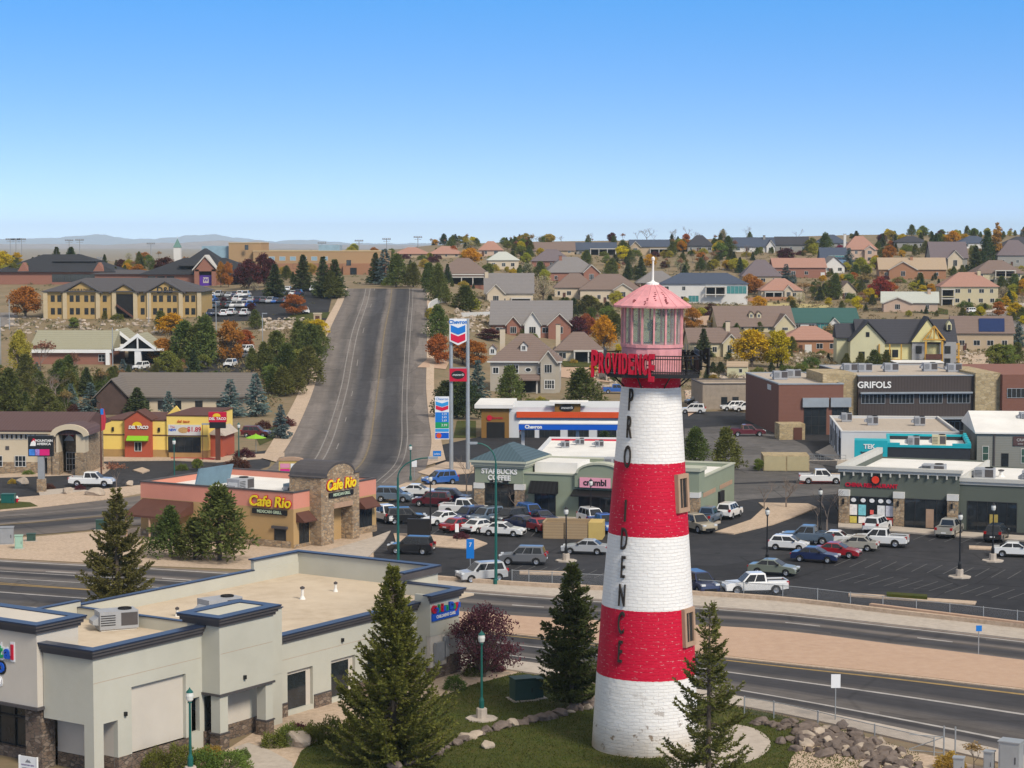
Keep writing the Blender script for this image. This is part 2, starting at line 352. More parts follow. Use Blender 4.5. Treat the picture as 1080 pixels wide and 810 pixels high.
def MROAD(name, stops, rough=.9):
    """worn carriageway: tone by place across the road (UV), blotches and cracks along it"""
    m, n, b = _nodes(name); L = n.links.new; N = n.nodes.new
    t = N('ShaderNodeTexCoord'); s = N('ShaderNodeSeparateXYZ'); L(t.outputs['UV'], s.inputs[0])
    mp = N('ShaderNodeMapping'); mp.inputs['Scale'].default_value = (22, .05, 1); L(t.outputs['UV'], mp.inputs['Vector'])
    a = N('ShaderNodeTexNoise'); a.inputs['Scale'].default_value = 1; a.inputs['Detail'].default_value = 8; a.inputs['Roughness'].default_value = .7; L(mp.outputs[0], a.inputs['Vector'])
    w = N('ShaderNodeMath'); w.operation = 'MULTIPLY_ADD'; w.inputs[1].default_value = .07; L(a.outputs['Fac'], w.inputs[0]); w2 = N('ShaderNodeMath'); w2.operation = 'ADD'; w2.inputs[1].default_value = -.035; L(s.outputs[0], w.inputs[2]); L(w.outputs[0], w2.inputs[0])
    cr = N('ShaderNodeValToRGB'); L(w2.outputs[0], cr.inputs[0]); e = cr.color_ramp.elements; e[0].position, e[0].color = stops[0][0], c4(stops[0][1]); e[1].position, e[1].color = stops[-1][0], c4(stops[-1][1])
    for p, c in stops[1:-1]: q = e.new(p); q.color = c4(c)
    f = N('ShaderNodeTexNoise'); f.inputs['Scale'].default_value = .35; f.inputs['Detail'].default_value = 10; f.inputs['Roughness'].default_value = .75; L(t.outputs['Object'], f.inputs['Vector'])
    r = N('ShaderNodeMapRange'); r.inputs[1].default_value = .25; r.inputs[2].default_value = .75; r.inputs[3].default_value = .72; r.inputs[4].default_value = 1.25; L(f.outputs['Fac'], r.inputs[0])
    r2 = N('ShaderNodeMapRange'); r2.inputs[1].default_value = .3; r2.inputs[2].default_value = .7; r2.inputs[3].default_value = .82; r2.inputs[4].default_value = 1.15; L(a.outputs['Fac'], r2.inputs[0])
    v = N('ShaderNodeTexVoronoi'); v.feature = 'DISTANCE_TO_EDGE'; v.inputs['Scale'].default_value = .075; v.inputs['Randomness'].default_value = 1; L(t.outputs['Object'], v.inputs['Vector'])
    cz = N('ShaderNodeMapRange'); cz.inputs[1].default_value = .004; cz.inputs[2].default_value = .02; cz.inputs[3].default_value = .8; cz.inputs[4].default_value = 1; L(v.outputs['Distance'], cz.inputs[0])
    pv = N('ShaderNodeTexVoronoi'); pv.distance = 'CHEBYCHEV'; pm = N('ShaderNodeMapping'); pm.inputs['Scale'].default_value = (6, .022, 1); L(t.outputs['UV'], pm.inputs['Vector']); pv.inputs['Scale'].default_value = 1; L(pm.outputs[0], pv.inputs['Vector']); ps = N('ShaderNodeSeparateColor'); L(pv.outputs['Color'], ps.inputs[0])
    pr = N('ShaderNodeMapRange'); pr.inputs[3].default_value = .78; pr.inputs[4].default_value = 1.15; L(ps.outputs[0], pr.inputs[0]); m0 = N('ShaderNodeMath'); m0.operation = 'MULTIPLY'; L(r.outputs[0], m0.inputs[0]); L(pr.outputs[0], m0.inputs[1])
    m1 = N('ShaderNodeMath'); m1.operation = 'MULTIPLY'; L(m0.outputs[0], m1.inputs[0]); L(r2.outputs[0], m1.inputs[1]); m2 = N('ShaderNodeMath'); m2.operation = 'MULTIPLY'; L(m1.outputs[0], m2.inputs[0]); L(cz.outputs[0], m2.inputs[1])
    h = N('ShaderNodeHueSaturation'); L(cr.outputs[0], h.inputs['Color']); L(m2.outputs[0], h.inputs['Value']); L(h.outputs[0], b.inputs['Base Color']); b.inputs['Roughness'].default_value = rough; b.inputs['Specular IOR Level'].default_value = .2
    return m
_d, _m, _l, _t = (.058,.056,.060), (.115,.103,.096), (.18,.155,.138), (.25,.20,.17)
m_hill_road = MROAD('hill_road_asphalt', [(0,_l),(.11,_l),(.18,_m),(.28,_l),(.34,_m),(.40,_d),(.49,_d),(.54,_l),(.60,_m),(.64,_d),(.74,_d),(.80,_m),(.9,_l),(1,_l)])
m_hw_far = MROAD('highway_far_lanes', [(0,_t),(.07,_l),(.14,_m),(.22,_d),(.36,_d),(.5,_l),(.62,_d),(.76,_d),(.9,_m),(1,_m)])
m_hw_near = MROAD('highway_near_lanes', [(0,_m),(.08,_d),(.28,_d),(.38,_m),(.44,_d),(.62,_d),(.72,_m),(.82,_m),(.9,_d),(1,_m)])
m_conc = MBLEND('concrete', [(.43,.37,.31), (.34,.295,.25), (.48,.42,.355)], (0.2, 1.5), rough=.9, bump=.1)
m_grass = MBLEND('lawn_grass', [(.055,.070,.010), (.105,.085,.026), (.04,.058,.008)], (0.22, 1.3), fine=9, bump=.9)
m_white = M('white_paint', (.75,.74,.71), .6, .08); m_line = M('worn_white_line', (.36,.34,.32), .8, .35, 0.7); m_yel = M('worn_yellow_line', (.30,.2,.07), .8, .35, .7)
m_black = M('black_metal', (.012,.012,.013), .45, .1, spec=.4); m_dark = M('shade_and_dark_fittings', (.012,.012,.013), .8, .3)  # m_dark: near black, for painted shade sheets and a few dark fittings
m_glass = MGLASS('dark_glass'); m_teal = M('teal_post_paint', (.012,.10,.085), .4, .1); m_grey = M('grey_metal', (.3,.31,.32), .5, .12, metal=.2)
m_steel = M('galvanised_steel', (.36,.38,.39), .45, .12, metal=.4); m_stucco_w = M('white_roof_membrane', (.72,.70,.66), .8, .12, .25)
m_bark = M('bark', (.11,.085,.065), .95, .25, 3, bump=.6); m_twig = M('bare_twigs', (.19,.15,.125), .95, .25)
m_rubber = M('tyre_rubber', (.012,.012,.012), .8, .1); m_rim = M('wheel_rim', (.4,.4,.41), .35, .1, metal=.7)
m_cglass = MGLASS('car_glass', (.015,.018,.022), .05, .3); m_red_l = M('red_lamp', (.35,.008,.01), .3, .1); m_head = M('clear_lamp', (.6,.62,.63), .2, .1)
m_stone = MSTONE('tan_ledgestone', [(.30,.2,.115), (.42,.3,.185), (.22,.15,.095), (.48,.37,.25)], 2.2)
m_stone_d = MSTONE('brown_fieldstone', [(.10,.07,.052), (.2,.145,.105), (.14,.10,.08), (.27,.21,.16)], 2.6, (.09,.08,.07))
m_hvac = M('hvac_grey', (.33,.34,.36), .55, .12)

# ------------------------------------------------------------------ ground sheets
def cr_(pts, n):
    """Catmull-Rom through the points, n pieces per span"""
    out = []; k = len(pts)
    for i in range(k-1):
        p0, p1, p2, p3 = pts[max(i-1, 0)], pts[i], pts[i+1], pts[min(i+2, k-1)]
        for j in range(n):
            t = j/n
            out.append(tuple(0.5*((2*b)+(-a+c)*t+(2*a-5*b+4*c-d)*t*t+(-a+3*b-3*c+d)*t**3) for a, b, c, d in zip(p0, p1, p2, p3)))
    out.append(tuple(pts[-1])); return out
def struct(o): return tag(o, kind='structure')
def ground_sheet():
    us = sorted({-3, -2, -1.3, -.9, -.6, -.45, -.36, *[c[0] for c in CP], .3, .36, .45, .9, 1.3, 2, 3, *[-.3+.01*i for i in range(61)]})
    ds = [-400, -100, 20, 60, 100, 150, 200, 260, 320, 360]+[365+6*i for i in range(60)]+[730+12*i for i in range(65)]
    d = ds[-1]
    while d < 26000: d *= 1.15; ds.append(d)
    m = MB(); n = len(us)
    for d in ds:
        for u in us:
            x = u*max(d, 160); m.v.append((x, d, T(x, d) if d < 3000 else 0.0))
    for i in range(len(ds)-1):
        for j in range(n-1): m.f.append((i*n+j, i*n+j+1, (i+1)*n+j+1, (i+1)*n+j))
    return struct(m.build('ground', m_ground, smooth=True))
ground_sheet()
def flat(name, px, mat, dz, smooth=0, h=None):
    """level sheet (or kerbed slab of height h) on the flat ground"""
    if smooth: px = cr_(list(px)+[px[0]], smooth)[:-1]
    pts = [G(a, b)[:2] for a, b in px]
    ar = sum(a[0]*b[1]-b[0]*a[1] for a, b in zip(pts, pts[1:]+pts[:1]))
    if ar < 0: pts = pts[::-1]
    m = MB()
    if h: m.prism(pts, -0.05, h)
    else: m.add([(x, y, dz) for x, y in pts], [tuple(range(len(pts)))])
    return struct(m.build(name, mat))
def ribbon(name, A, B, mat, dz, f0=0.0, f1=1.0, n=6, cross=1, dash=None, side=None):
    """strip between the two photo polylines A and B, following the terrain"""
    A = [G(*p) for p in cr_(A, n)]; B = [G(*p) for p in cr_(B, n)]
    m = MB(); run = 0.0; UV = []
    rows = []
    for a, b in zip(A, B):
        row = []
        for k in range(cross+1):
            f = f0+(f1-f0)*k/cross; p = a.lerp(b, f); row.append((p.x, p.y, T(p.x, p.y)+dz))
        rows.append(row)
    for i in range(len(rows)-1):
        r0, r1 = rows[i], rows[i+1]
        if dash:
            seg = (Vector(r1[0])-Vector(r0[0])).length; k = max(1, int(seg/0.5))
            for q in range(k):
                run += seg/k
                if run % (dash[0]+dash[1]) < dash[0]:
                    l = lambda a, b, t: tuple(Vector(a).lerp(Vector(b), t))
                    m.quad(l(r0[0], r1[0], q/k), l(r0[-1], r1[-1], q/k), l(r0[-1], r1[-1], (q+1)/k), l(r0[0], r1[0], (q+1)/k))
        else:
            sl = (Vector(r1[0])-Vector(r0[0])).length
            for k in range(cross):
                m.quad(r0[k], r0[k+1], r1[k+1], r1[k]); ua, ub = f0+(f1-f0)*k/cross, f0+(f1-f0)*(k+1)/cross; UV += [(ua, run), (ub, run), (ub, run+sl), (ua, run+sl)]
            run += sl
    if side:      # a kerb: drop the two long edges
        for e in (0, -1):
            for i in range(len(rows)-1):
                a, b = rows[i][e], rows[i+1][e]; m.quad(a, b, (b[0], b[1], b[2]-side), (a[0], a[1], a[2]-side))
    o = m.build(name, mat)
    if UV and not side:
        ul = o.data.uv_layers.new(name='across'); 
        for l in o.data.loops: ul.data[l.index].uv = UV[l.vertex_index]
    bm = bmesh.new(); bm.from_mesh(o.data)
    for f in bm.faces:
        if f.normal.z < 0: f.normal_flip()
    bm.to_mesh(o.data); bm.free()
    return struct(o)
XS = (-160, 0, 155, 270, 400, 540, 640, 810, 945, 1080, 1220)
HU = list(zip(XS, (578, 590, 598, 605, 615.5, 626.5, 633.5, 645.5, 660, 675.5, 692)))      # far kerb of the highway
FN = list(zip(XS, (569, 581, 589, 596, 606, 616.5, 622, 632, 647, 662, 678)))             # fence line beyond the far verge
MT = list(zip(XS, (598, 610, 620, 630, 639, 650, 655.5, 664.5, 680.5, 697, 715)))
MBt = list(zip(XS, (600, 613, 625, 640, 654, 669.5, 680, 699, 713, 728.5, 744)))
HL = list(zip(XS, (630, 643, 655, 666, 680, 696, 711, 740, 767, 796, 829)))
SL = list(zip(XS, (638, 651, 664, 676, 691, 708, 723, 751, 780, 812, 848)))
ribbon('highway', HU, HL, m_road, .02, cross=4)
ribbon('highway_far_lanes', HU, MT, m_hw_far, .026, cross=6); ribbon('highway_near_lanes', MBt, HL, m_hw_near, .026, cross=6)
i0 = 3
ribbon('median', MT[i0:], MBt[i0:], m_gravel, .14, 0.03, .97, cross=3, side=.13)
ribbon('median_kerb', MBt[i0:], HL[i0:], m_bed, .10, -.03, .005, side=.10)
ribbon('road_marking', HU, MT, m_line, .03, .08, .115)
ribbon('road_marking', HU, MT, m_line, .03, .50, .535, dash=(3.2, 9))
ribbon('road_marking', MBt, HL, m_yel, .03, .06, .085)
ribbon('road_marking', MBt, HL, m_line, .03, .395, .42)
ribbon('road_marking', MBt, HL, m_line, .03, .835, .86)
ribbon('road_marking', HU[:4], HL[:4], m_line, .034, .26, .27); ribbon('road_marking', HU[:4], HL[:4], m_line, .034, .40, .41)
ribbon('road_marking', HU[:4], HL[:4], m_yel, .034, .53, .542)
ribbon('verge', FN[4:], HU[4:], m_conc, .10, 0, .97, cross=2, side=.1)
ribbon('kerb', FN[4:], HU[4:], m_conc, .12, .93, 1.0, side=.12)
ribbon('sidewalk', HL, SL, m_conc, .12, .12, 1.0, cross=2, side=.12)
# hill road running down from the crest and bending left behind the cafe
HRL = [(366,304.5),(361,320),(347,350),(338.5,380),(331,410),(319,440),(305,468),(291,488),(266,503),(220,513),(150,523),(60,533),(-60,542),(-200,552)]
HRR = [(450,304.5),(450.5,320),(450.5,350),(450,380),(449.5,410),(452,440),(455,468),(450,492),(432,512),(390,530),(270,547),(150,554),(40,564),(-160,576)]
ribbon('street', HRL, HRR, m_hill_road, .05, n=8, cross=8)
m_faint = M('faded_white_line', (.24,.22,.205), .85, .3, .5); m_faintb = M('faded_lane_line', (.17,.155,.145), .85, .3, .5); m_fainty = M('faded_yellow_line', (.19,.145,.085), .85, .4, .5)
for a, b in ((.235, .245), (.29, .30), (.825, .833), (.785, .792)): ribbon('road_marking', HRL[:9], HRR[:9], m_faint, .09, a, b, n=8)
ribbon('road_marking', HRL[:9], HRR[:9], m_fainty, .09, .56, .572, n=8)
ribbon('road_marking', HRL[:9], HRR[:9], m_faint, .09, .345, .352, n=8, dash=(9, 40))
ribbon('road_marking', HRL[9:], HRR[9:], m_fainty, .09, .57, .6); ribbon('road_marking', HRL[9:], HRR[9:], m_faintb, .09, .28, .3)
SWL = [(361,304.5),(354,320),(338,350),(328,380),(317,410),(302,440),(286,468),(276,484)]
ribbon('sidewalk', SWL, HRL[:8], m_bed, .14, cross=2, side=.14, n=8)
SWR = [(456,304.5),(457,320),(458,350),(458,380),(458,410),(461,440),(466,468),(470,486)]
ribbon('sidewalk', HRR[:8], SWR, m_bed, .14, cross=2, side=.14, n=8)
# parking lots
flat('parking_lot', [(396,607),(540,617),(640,622.5),(810,632.5),(945,647.5),(1220,678),(1220,446),(848,440),(700,428),(600,440),(500,462),(462,470),(458,498),(440,516),(410,530),(392,548)], m_asph, .012)
flat('parking_lot', [(-120,512),(0,503),(108,497),(110,484),(225,482),(290,474),(284,492),(240,506),(160,519),(60,529),(-120,540)], m_asph, .012)
flat('service_road', [(722,452),(800,447),(850,470),(880,505),(720,512)], m_road, .022)
flat('service_road', [(738,536),(790,527),(888,521),(888,508),(735,512)], m_road, .026)
flat('gravel_bed', [(-100,582),(0,589),(155,597),(395,606),(392,552),(270,549),(150,556),(40,566),(-100,575)], m_bed, .03)
flat('gravel_bed', [(0,527),(60,522),(150,512),(165,518),(100,529),(40,536),(0,540)], m_bed, 0, h=.12)
flat('gravel_bed', [(40,518),(75,515),(120,522),(100,528),(45,530)], m_conc, 0, h=.1)
flat('lawn', [(-60,531),(0,529),(32,531),(40,535),(0,538.5),(-60,544)], m_grass, 0, h=.16)
for ki, (pts, mt) in enumerate((([(415,563.5),(455,565),(500,569),(514,574),(500,580),(455,577),(418,575)], m_bed),
                ([(548,602.5),(600,604),(600,607.5),(548,606)], m_bed),
                ([(754,562),(792,549),(806,536),(800,531),(852,532),(862,536),(845,543),(815,554),(774,564)], m_bed),
                ([(895,626.5),(1030,635.5),(1028,638.5),(895,629.5)], m_bed), ([(1022,576.5),(1075,579),(1075,582),(1022,579.5)], m_bed),
                ([(405,520),(428,510),(498,513),(498,518),(430,518.5),(408,528)], m_bed), ([(440,499),(470,488),(500,489),(500,499),(455,503)], m_bed),
                ([(396,567),(412,561),(405,572),(385,592),(340,594),(338,584)], m_conc),
                ([(485,549),(560,553),(735,556),(760,552),(760,548),(735,551),(500,543)], m_conc), ([(735,551),(742,551),(782,538),(776,537)], m_conc),
                ([(884,557),(1000,566),(1180,578),(1180,573),(1000,561),(884,552)], m_conc),
                ([(848,501),(890,500),(890,507),(846,508)], m_bed), ([(480,538),(560,542),(560,545),(480,541)], m_bed),
                ([(860,478),(888,489),(905,490),(875,470)], m_conc), ([(140,497),(150,494),(158,497),(150,500)], m_bed), ([(740,497),(752,495),(757,498),(742,502)], m_bed))):
    flat('kerbed_island', pts, mt, 0, h=.13+.004*ki)
flat('ground_cover', [(935,628.6),(978,631.5),(978,634),(935,631)], m_grass, 0, h=.4)
m_redk = M('red_kerb_paint', (.42,.07,.06), .8, .2)
flat('kerbed_island', [(225,486),(196,484),(180,484.5),(180,482.5),(200,482),(228,484)], m_redk, 0, h=.14)
flat('kerbed_island', [(843,508.5),(890,508),(890,510),(843,510.5)], m_redk, 0, h=.14)
flat('kerbed_island', [(104,487),(180,486),(228,488),(300,482),(300,478),(228,482),(105,482.5)], m_bed, 0, h=.12)
flat('kerbed_island', [(-60,507),(0,504),(60,502),(110,500),(118,494),(105,487),(100,487),(98,497),(-60,503)], m_bed, 0, h=.12)
flat('lawn', [(274,470),(292,462),(302,452),(298,446),(280,455),(270,462)], m_grass, .06)
# stall lines
def stall(p, q, n, ln, wd=.1):
    a, b = G(*p), G(*q); d = (b-a)/n; u = d.normalized(); v = Vector((-u.y, u.x, 0)); m = MB()
    for i in range(n+1):
        c = a+d*i; e = c+v*ln
        m.quad((c-u*wd/2).to_tuple()[:2]+(.03,), (c+u*wd/2).to_tuple()[:2]+(.03,), (e+u*wd/2).to_tuple()[:2]+(.03,), (e-u*wd/2).to_tuple()[:2]+(.03,))
    return struct(m.build('stall_marking', M('faded_stall_line', (.12,.12,.12), .9, .3, 1)))
stall((870,612), (1080,634), 13, 5.4); stall((880,597), (1080,612), 12, 5.4); stall((915,566), (1080,578), 10, 5.2); stall((395,588), (450,575), 6, 5); stall((520,604), (640,611), 9, 5); stall((430,563), (560,566), 10, 5)
# lawn and beds round the lighthouse
flat('gravel_bed', [(225,800),(300,752),(400,716),(480,697),(545,706),(560,720),(480,740),(330,790),(280,840),(180,900),(100,900)], m_bed, .02)
flat('lawn', [(318,792),(345,776),(400,752),(470,733),(500,722),(548,709.5),(640,724),(735,739),(810,752),(900,773),(968,794),(985,840),(985,920),(200,920),(300,830)], m_grass, .035)
flat('gravel_bed', [(860,765),(905,775),(968,794),(1020,806),(1090,822),(1090,900),(800,900),(835,800)], m_bed, .05)
flat('walk', [(247,789),(262,784),(285,792),(308,805),(310,820),(280,850),(200,900),(170,900),(255,830),(268,812)], m_conc, .055)
flat('walk', [(700,798),(725,770),(760,764),(795,769),(813,784),(800,800),(760,812),(715,815)], m_conc, .06, smooth=4)
# distant ranges
def ridge(name, D, prof, mat, wid, seed, jag):
    """range of hills whose skyline follows surveyed heights"""
    rn = random.Random(seed); m = MB(); xs = [i*4.0 for i in range(-200, 480)]; n = len(xs)
    def hh(px):
        for (a, ya), (b, yb) in zip(prof, prof[1:]):
            if px <= b: return ya+(yb-ya)*(px-a)/(b-a) if px > a else ya
        return prof[-1][1]
    top = [CH+(255-hh(x)+jag*(math.sin(x*.21+seed)+.6*math.sin(x*.47)+.5*rn.uniform(-1, 1)))*D/FPX for x in xs]
    for k, f in enumerate((0, .3, .62, .85, 1, .6, 0)):
        d = D+wid*k/6
        for i, x in enumerate(xs):
            z = -2+(top[i]*(d/D if k == 4 else 1)+2)*f*(1 if k in (0, 4, 6) else 1+.22*math.sin(i*.9+k*2.3)+.1*rn.uniform(-1, 1)); m.v.append(((x-540)/FPX*D, d, z))
    for k in range(6):
        for i in range(n-1): m.f.append((k*n+i, k*n+i+1, (k+1)*n+i+1, (k+1)*n+i))
    return struct(m.build(name, mat))
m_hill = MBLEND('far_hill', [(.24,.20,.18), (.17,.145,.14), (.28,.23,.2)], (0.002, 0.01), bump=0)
m_mtn = MBLEND('far_mountain', [(.16,.17,.2), (.11,.12,.15), (.2,.2,.22)], (0.0005, 0.003), bump=0)  # blue of the hazy distance is mixed into the mountain colour
ridge('hills', 9500, [(-800,258),(0,258.5),(40,259.5),(75,258),(95,257),(130,257.5),(160,255.5),(185,254.5),(210,257),(225,254),(236,257),(262,258.5),(320,259),(480,260),(1900,260)], m_hill, 2500, 3, .2)
ridge('mountains', 20000, [(-800,252),(-100,253),(0,251),(18,248.5),(40,247.6),(55,251),(75,252.6),(110,252.3),(150,249),(172,247.4),(200,251),(225,253),(250,256),(280,253.2),(310,254.5),(340,257),(400,257.5),(450,256.5),(520,259),(700,260),(1900,259)], m_mtn, 5000, 8, .35)
# ------------------------------------------------------------------ the lighthouse
def m_tower():
    m, n, b = _nodes('painted_brick'); L = n.links.new; N = n.nodes.new
    t = N('ShaderNodeTexCoord'); s = N('ShaderNodeSeparateXYZ'); L(t.outputs['Object'], s.inputs[0])
    at = N('ShaderNodeMath'); at.operation = 'ARCTAN2'; L(s.outputs[0], at.inputs[0]); L(s.outputs[1], at.inputs[1])
    mu = N('ShaderNodeMath'); mu.operation = 'MULTIPLY'; mu.inputs[1].default_value = 2.6; L(at.outputs[0], mu.inputs[0])
    wn = N('ShaderNodeTexNoise'); wn.inputs['Scale'].default_value = .9; wn.inputs['Detail'].default_value = 4; L(t.outputs['Object'], wn.inputs['Vector'])
    wz = N('ShaderNodeMath'); wz.operation = 'MULTIPLY_ADD'; wz.inputs[1].default_value = .22; L(wn.outputs['Fac'], wz.inputs[0]); L(s.outputs[2], wz.inputs[2])
    cb = N('ShaderNodeCombineXYZ'); L(mu.outputs[0], cb.inputs[0]); L(wz.outputs[0], cb.inputs[1])
    br = N('ShaderNodeTexBrick'); br.inputs['Scale'].default_value = 1; br.inputs['Brick Width'].default_value = .55; br.inputs['Row Height'].default_value = .21
    br.inputs['Mortar Size'].default_value = .018; br.inputs['Mortar Smooth'].default_value = .4; L(cb.outputs[0], br.inputs['Vector'])
    br.inputs['Color1'].default_value = (.85, .85, .85, 1); br.inputs['Color2'].default_value = (1, 1, 1, 1); br.inputs['Mortar'].default_value = (.7, .7, .7, 1)
    no = N('ShaderNodeTexNoise'); no.inputs['Scale'].default_value = 5; no.inputs['Detail'].default_value = 6; L(cb.outputs[0], no.inputs['Vector'])
    n2 = N('ShaderNodeTexNoise'); n2.inputs['Scale'].default_value = .55; n2.inputs['Detail'].default_value = 8; L(cb.outputs[0], n2.inputs['Vector'])
    # banding, with a slightly uneven brush line
    jz = N('ShaderNodeMath'); jz.operation = 'MULTIPLY_ADD'; jz.inputs[1].default_value = .08; L(no.outputs['Fac'], jz.inputs[0]); L(s.outputs[2], jz.inputs[2])
    cr = N('ShaderNodeValToRGB'); cr.color_ramp.interpolation = 'CONSTANT'
    dv = N('ShaderNodeMath'); dv.operation = 'DIVIDE'; dv.inputs[1].default_value = 30; L(jz.outputs[0], dv.inputs[0]); L(dv.outputs[0], cr.inputs[0])
    Wc, Rc = (.80, .78, .75, 1), (.56, .004, .035, 1)
    e = cr.color_ramp.elements; e[0].color = Wc; e[0].position = 0; e[1].position = 4.79/30; e[1].color = Rc
    for z, c in ((9.14, Wc), (13.64, Rc), (18.19, Wc), (22.89, Rc)):
        q = e.new(z/30); q.color = c
    # red paint missing from the odd joint
    fl = N('ShaderNodeMath'); fl.operation = 'MULTIPLY'; L(br.outputs['Fac'], fl.inputs[0])
    r1 = N('ShaderNodeMapRange'); r1.inputs[1].default_value = .56; r1.inputs[2].default_value = .64; r1.inputs[4].default_value = .55; L(no.outputs['Fac'], r1.inputs[0]); L(r1.outputs[0], fl.inputs[1])
    m1 = N('ShaderNodeMixRGB'); m1.inputs[2].default_value = (.75, .6, .58, 1); L(fl.outputs[0], m1.inputs[0]); L(cr.outputs[0], m1.inputs[1])
    # weathering of the lowest band: bare brown brick patches and splashed soil
    lo = N('ShaderNodeMapRange'); lo.inputs[1].default_value = 4.6; lo.inputs[2].default_value = 1.0; L(s.outputs[2], lo.inputs[0])
    n3 = N('ShaderNodeTexNoise'); n3.inputs['Scale'].default_value = 1.1; n3.inputs['Detail'].default_value = 10; n3.inputs['Roughness'].default_value = .75; L(cb.outputs[0], n3.inputs['Vector'])
    r3 = N('ShaderNodeMapRange'); r3.inputs[1].default_value = .585; r3.inputs[2].default_value = .61; L(n3.outputs['Fac'], r3.inputs[0])
    pm = N('ShaderNodeMath'); pm.operation = 'MULTIPLY'; L(r3.outputs[0], pm.inputs[0]); L(lo.outputs[0], pm.inputs[1])
    m2 = N('ShaderNodeMixRGB'); m2.inputs[2].default_value = (.2, .14, .1, 1); L(pm.outputs[0], m2.inputs[0]); L(m1.outputs[0], m2.inputs[1])
    so = N('ShaderNodeMapRange'); so.inputs[1].default_value = 2.0; so.inputs[2].default_value = -.2; so.inputs[4].default_value = 1.5; L(s.outputs[2], so.inputs[0])
    s2 = N('ShaderNodeMath'); s2.operation = 'MULTIPLY'; L(so.outputs[0], s2.inputs[0]); L(n2.outputs['Fac'], s2.inputs[1])
    m3 = N('ShaderNodeMixRGB'); m3.inputs[2].default_value = (.36, .27, .16, 1); L(s2.outputs[0], m3.inputs[0]); L(m2.outputs[0], m3.inputs[1])
    mv = N('ShaderNodeMixRGB'); mv.blend_type = 'MULTIPLY'; mv.inputs[0].default_value = .35; L(m3.outputs[0], mv.inputs[1]); L(br.outputs['Color'], mv.inputs[2])
    L(mv.outputs[0], b.inputs['Base Color']); b.inputs['Roughness'].default_value = .62; b.inputs['Specular IOR Level'].default_value = .25
    hh = N('ShaderNodeMath'); hh.operation = 'MULTIPLY_ADD'; hh.inputs[1].default_value = -.8; L(br.outputs['Fac'], hh.inputs[0])
    n4 = N('ShaderNodeTexNoise'); n4.inputs['Scale'].default_value = 3.2; n4.inputs['Detail'].default_value = 3; L(cb.outputs[0], n4.inputs['Vector']); L(n4.outputs['Fac'], hh.inputs[2])
    bm = N('ShaderNodeBump'); bm.inputs['Strength'].default_value = .6; bm.inputs['Distance'].default_value = .06; L(hh.outputs[0], bm.inputs['Height']); L(bm.outputs[0], b.inputs['Normal'])
    return m
TR = [(-.3, 3.42), (0, 3.38), (4.4, 3.17), (9.1, 2.89), (13.3, 2.575), (18.15, 2.225), (22.8, 1.88), (23.75, 1.84)]
def tower_r(z):
    for (a, ra), (b, rb) in zip(TR, TR[1:]):
        if z <= b: return ra+(rb-ra)*(z-a)/(b-a)
    return TR[-1][1]
m_pink = M('faded_pink_paint', (.64, .285, .30), .6, .22, 1.6, bump=.15); m_pinkd = M('rust_streak', (.26, .06, .07), .8, .3, 3)
m_signred = M('sign_red', (.5, .004, .03), .45, .1, spec=.4); m_trim = M('tan_cut_stone', (.38, .25, .17), .85, .15, 2)
m_wood = M('dark_wood', (.03, .024, .02), .7, .25, 3)
m_pane = bpy.data.materials.new('lantern_pane'); m_pane.use_nodes = True
_n = m_pane.node_tree; _b = _n.nodes['Principled BSDF']; _b.inputs['Base Color'].default_value = (.5, .62, .6, 1); _b.inputs['Roughness'].default_value = .08
_t = _n.nodes.new('ShaderNodeBsdfTransparent'); _t.inputs[0].default_value = (.9, .96, .95, 1); _m = _n.nodes.new('ShaderNodeMixShader'); _m.inputs[0].default_value = .10
_n.links.new(_t.outputs[0], _m.inputs[1]); _n.links.new(_b.outputs[0], _m.inputs[2]); _n.links.new(_m.outputs[0], _n.nodes['Material Output'].inputs['Surface'])
lh = thing('lighthouse', 'tall tapering brick lighthouse with red and white bands and a pink lantern room', 'lighthouse', (8.46, 130.0, 0))
lh.rotation_euler = (0, .0125, 0)
MB().lathe([(tower_r(z/4), z/4) for z in range(-1, 96)], 96).build('tower', m_tower(), lh, smooth=True)
def wall_at(az, z):
    r = tower_r(z); return (r*math.sin(az), -r*math.cos(az), z)
TILT = R(-3.7)
for ch, px, z in (('P', -43, 22.1), ('R', -42.5, 20.4), ('O', -42, 18.55), ('I', -39.5, 15.2), ('D', -39, 13.45), ('E', -38, 11.7), ('N', -37, 9.95), ('C', -36, 8.25), ('E', -35.5, 6.45)):
    o = text_mb(ch, 2.0,   .05, .004, sx=.36 if ch != 'I' else .5).build('letter', m_wood, lh)
    p = wall_at(R(px), z); o.location = (p[0]*1.03, p[1]*1.03, z); o.rotation_euler = (TILT, 0, R(px))
for az, z in ((56, 16.35), (57, 7.95)):
    fr = MB(); w_, h_ = .68, 1.2
    for a in ((-w_, -w_+.24, -h_, h_), (w_-.24, w_, -h_, h_), (-w_+.24, w_-.24, h_-.28, h_), (-w_+.24, w_-.24, -h_, -h_+.28)): fr.box(a[0], a[1], -.16, .5, a[2], a[3])
    p = wall_at(R(az), z); fo = fr.build('window_frame', m_trim, lh); fo.location = p; fo.rotation_euler = (TILT, 0, R(az))
    MB().box(-w_+.22, w_-.22, -.05, .3, -h_+.26, h_-.26).build('pane', m_glass, fo)
    MB().box(-.025, .025, -.075, -.053, -h_+.26, h_-.26).build('glazing_bar', m_trim, fo)
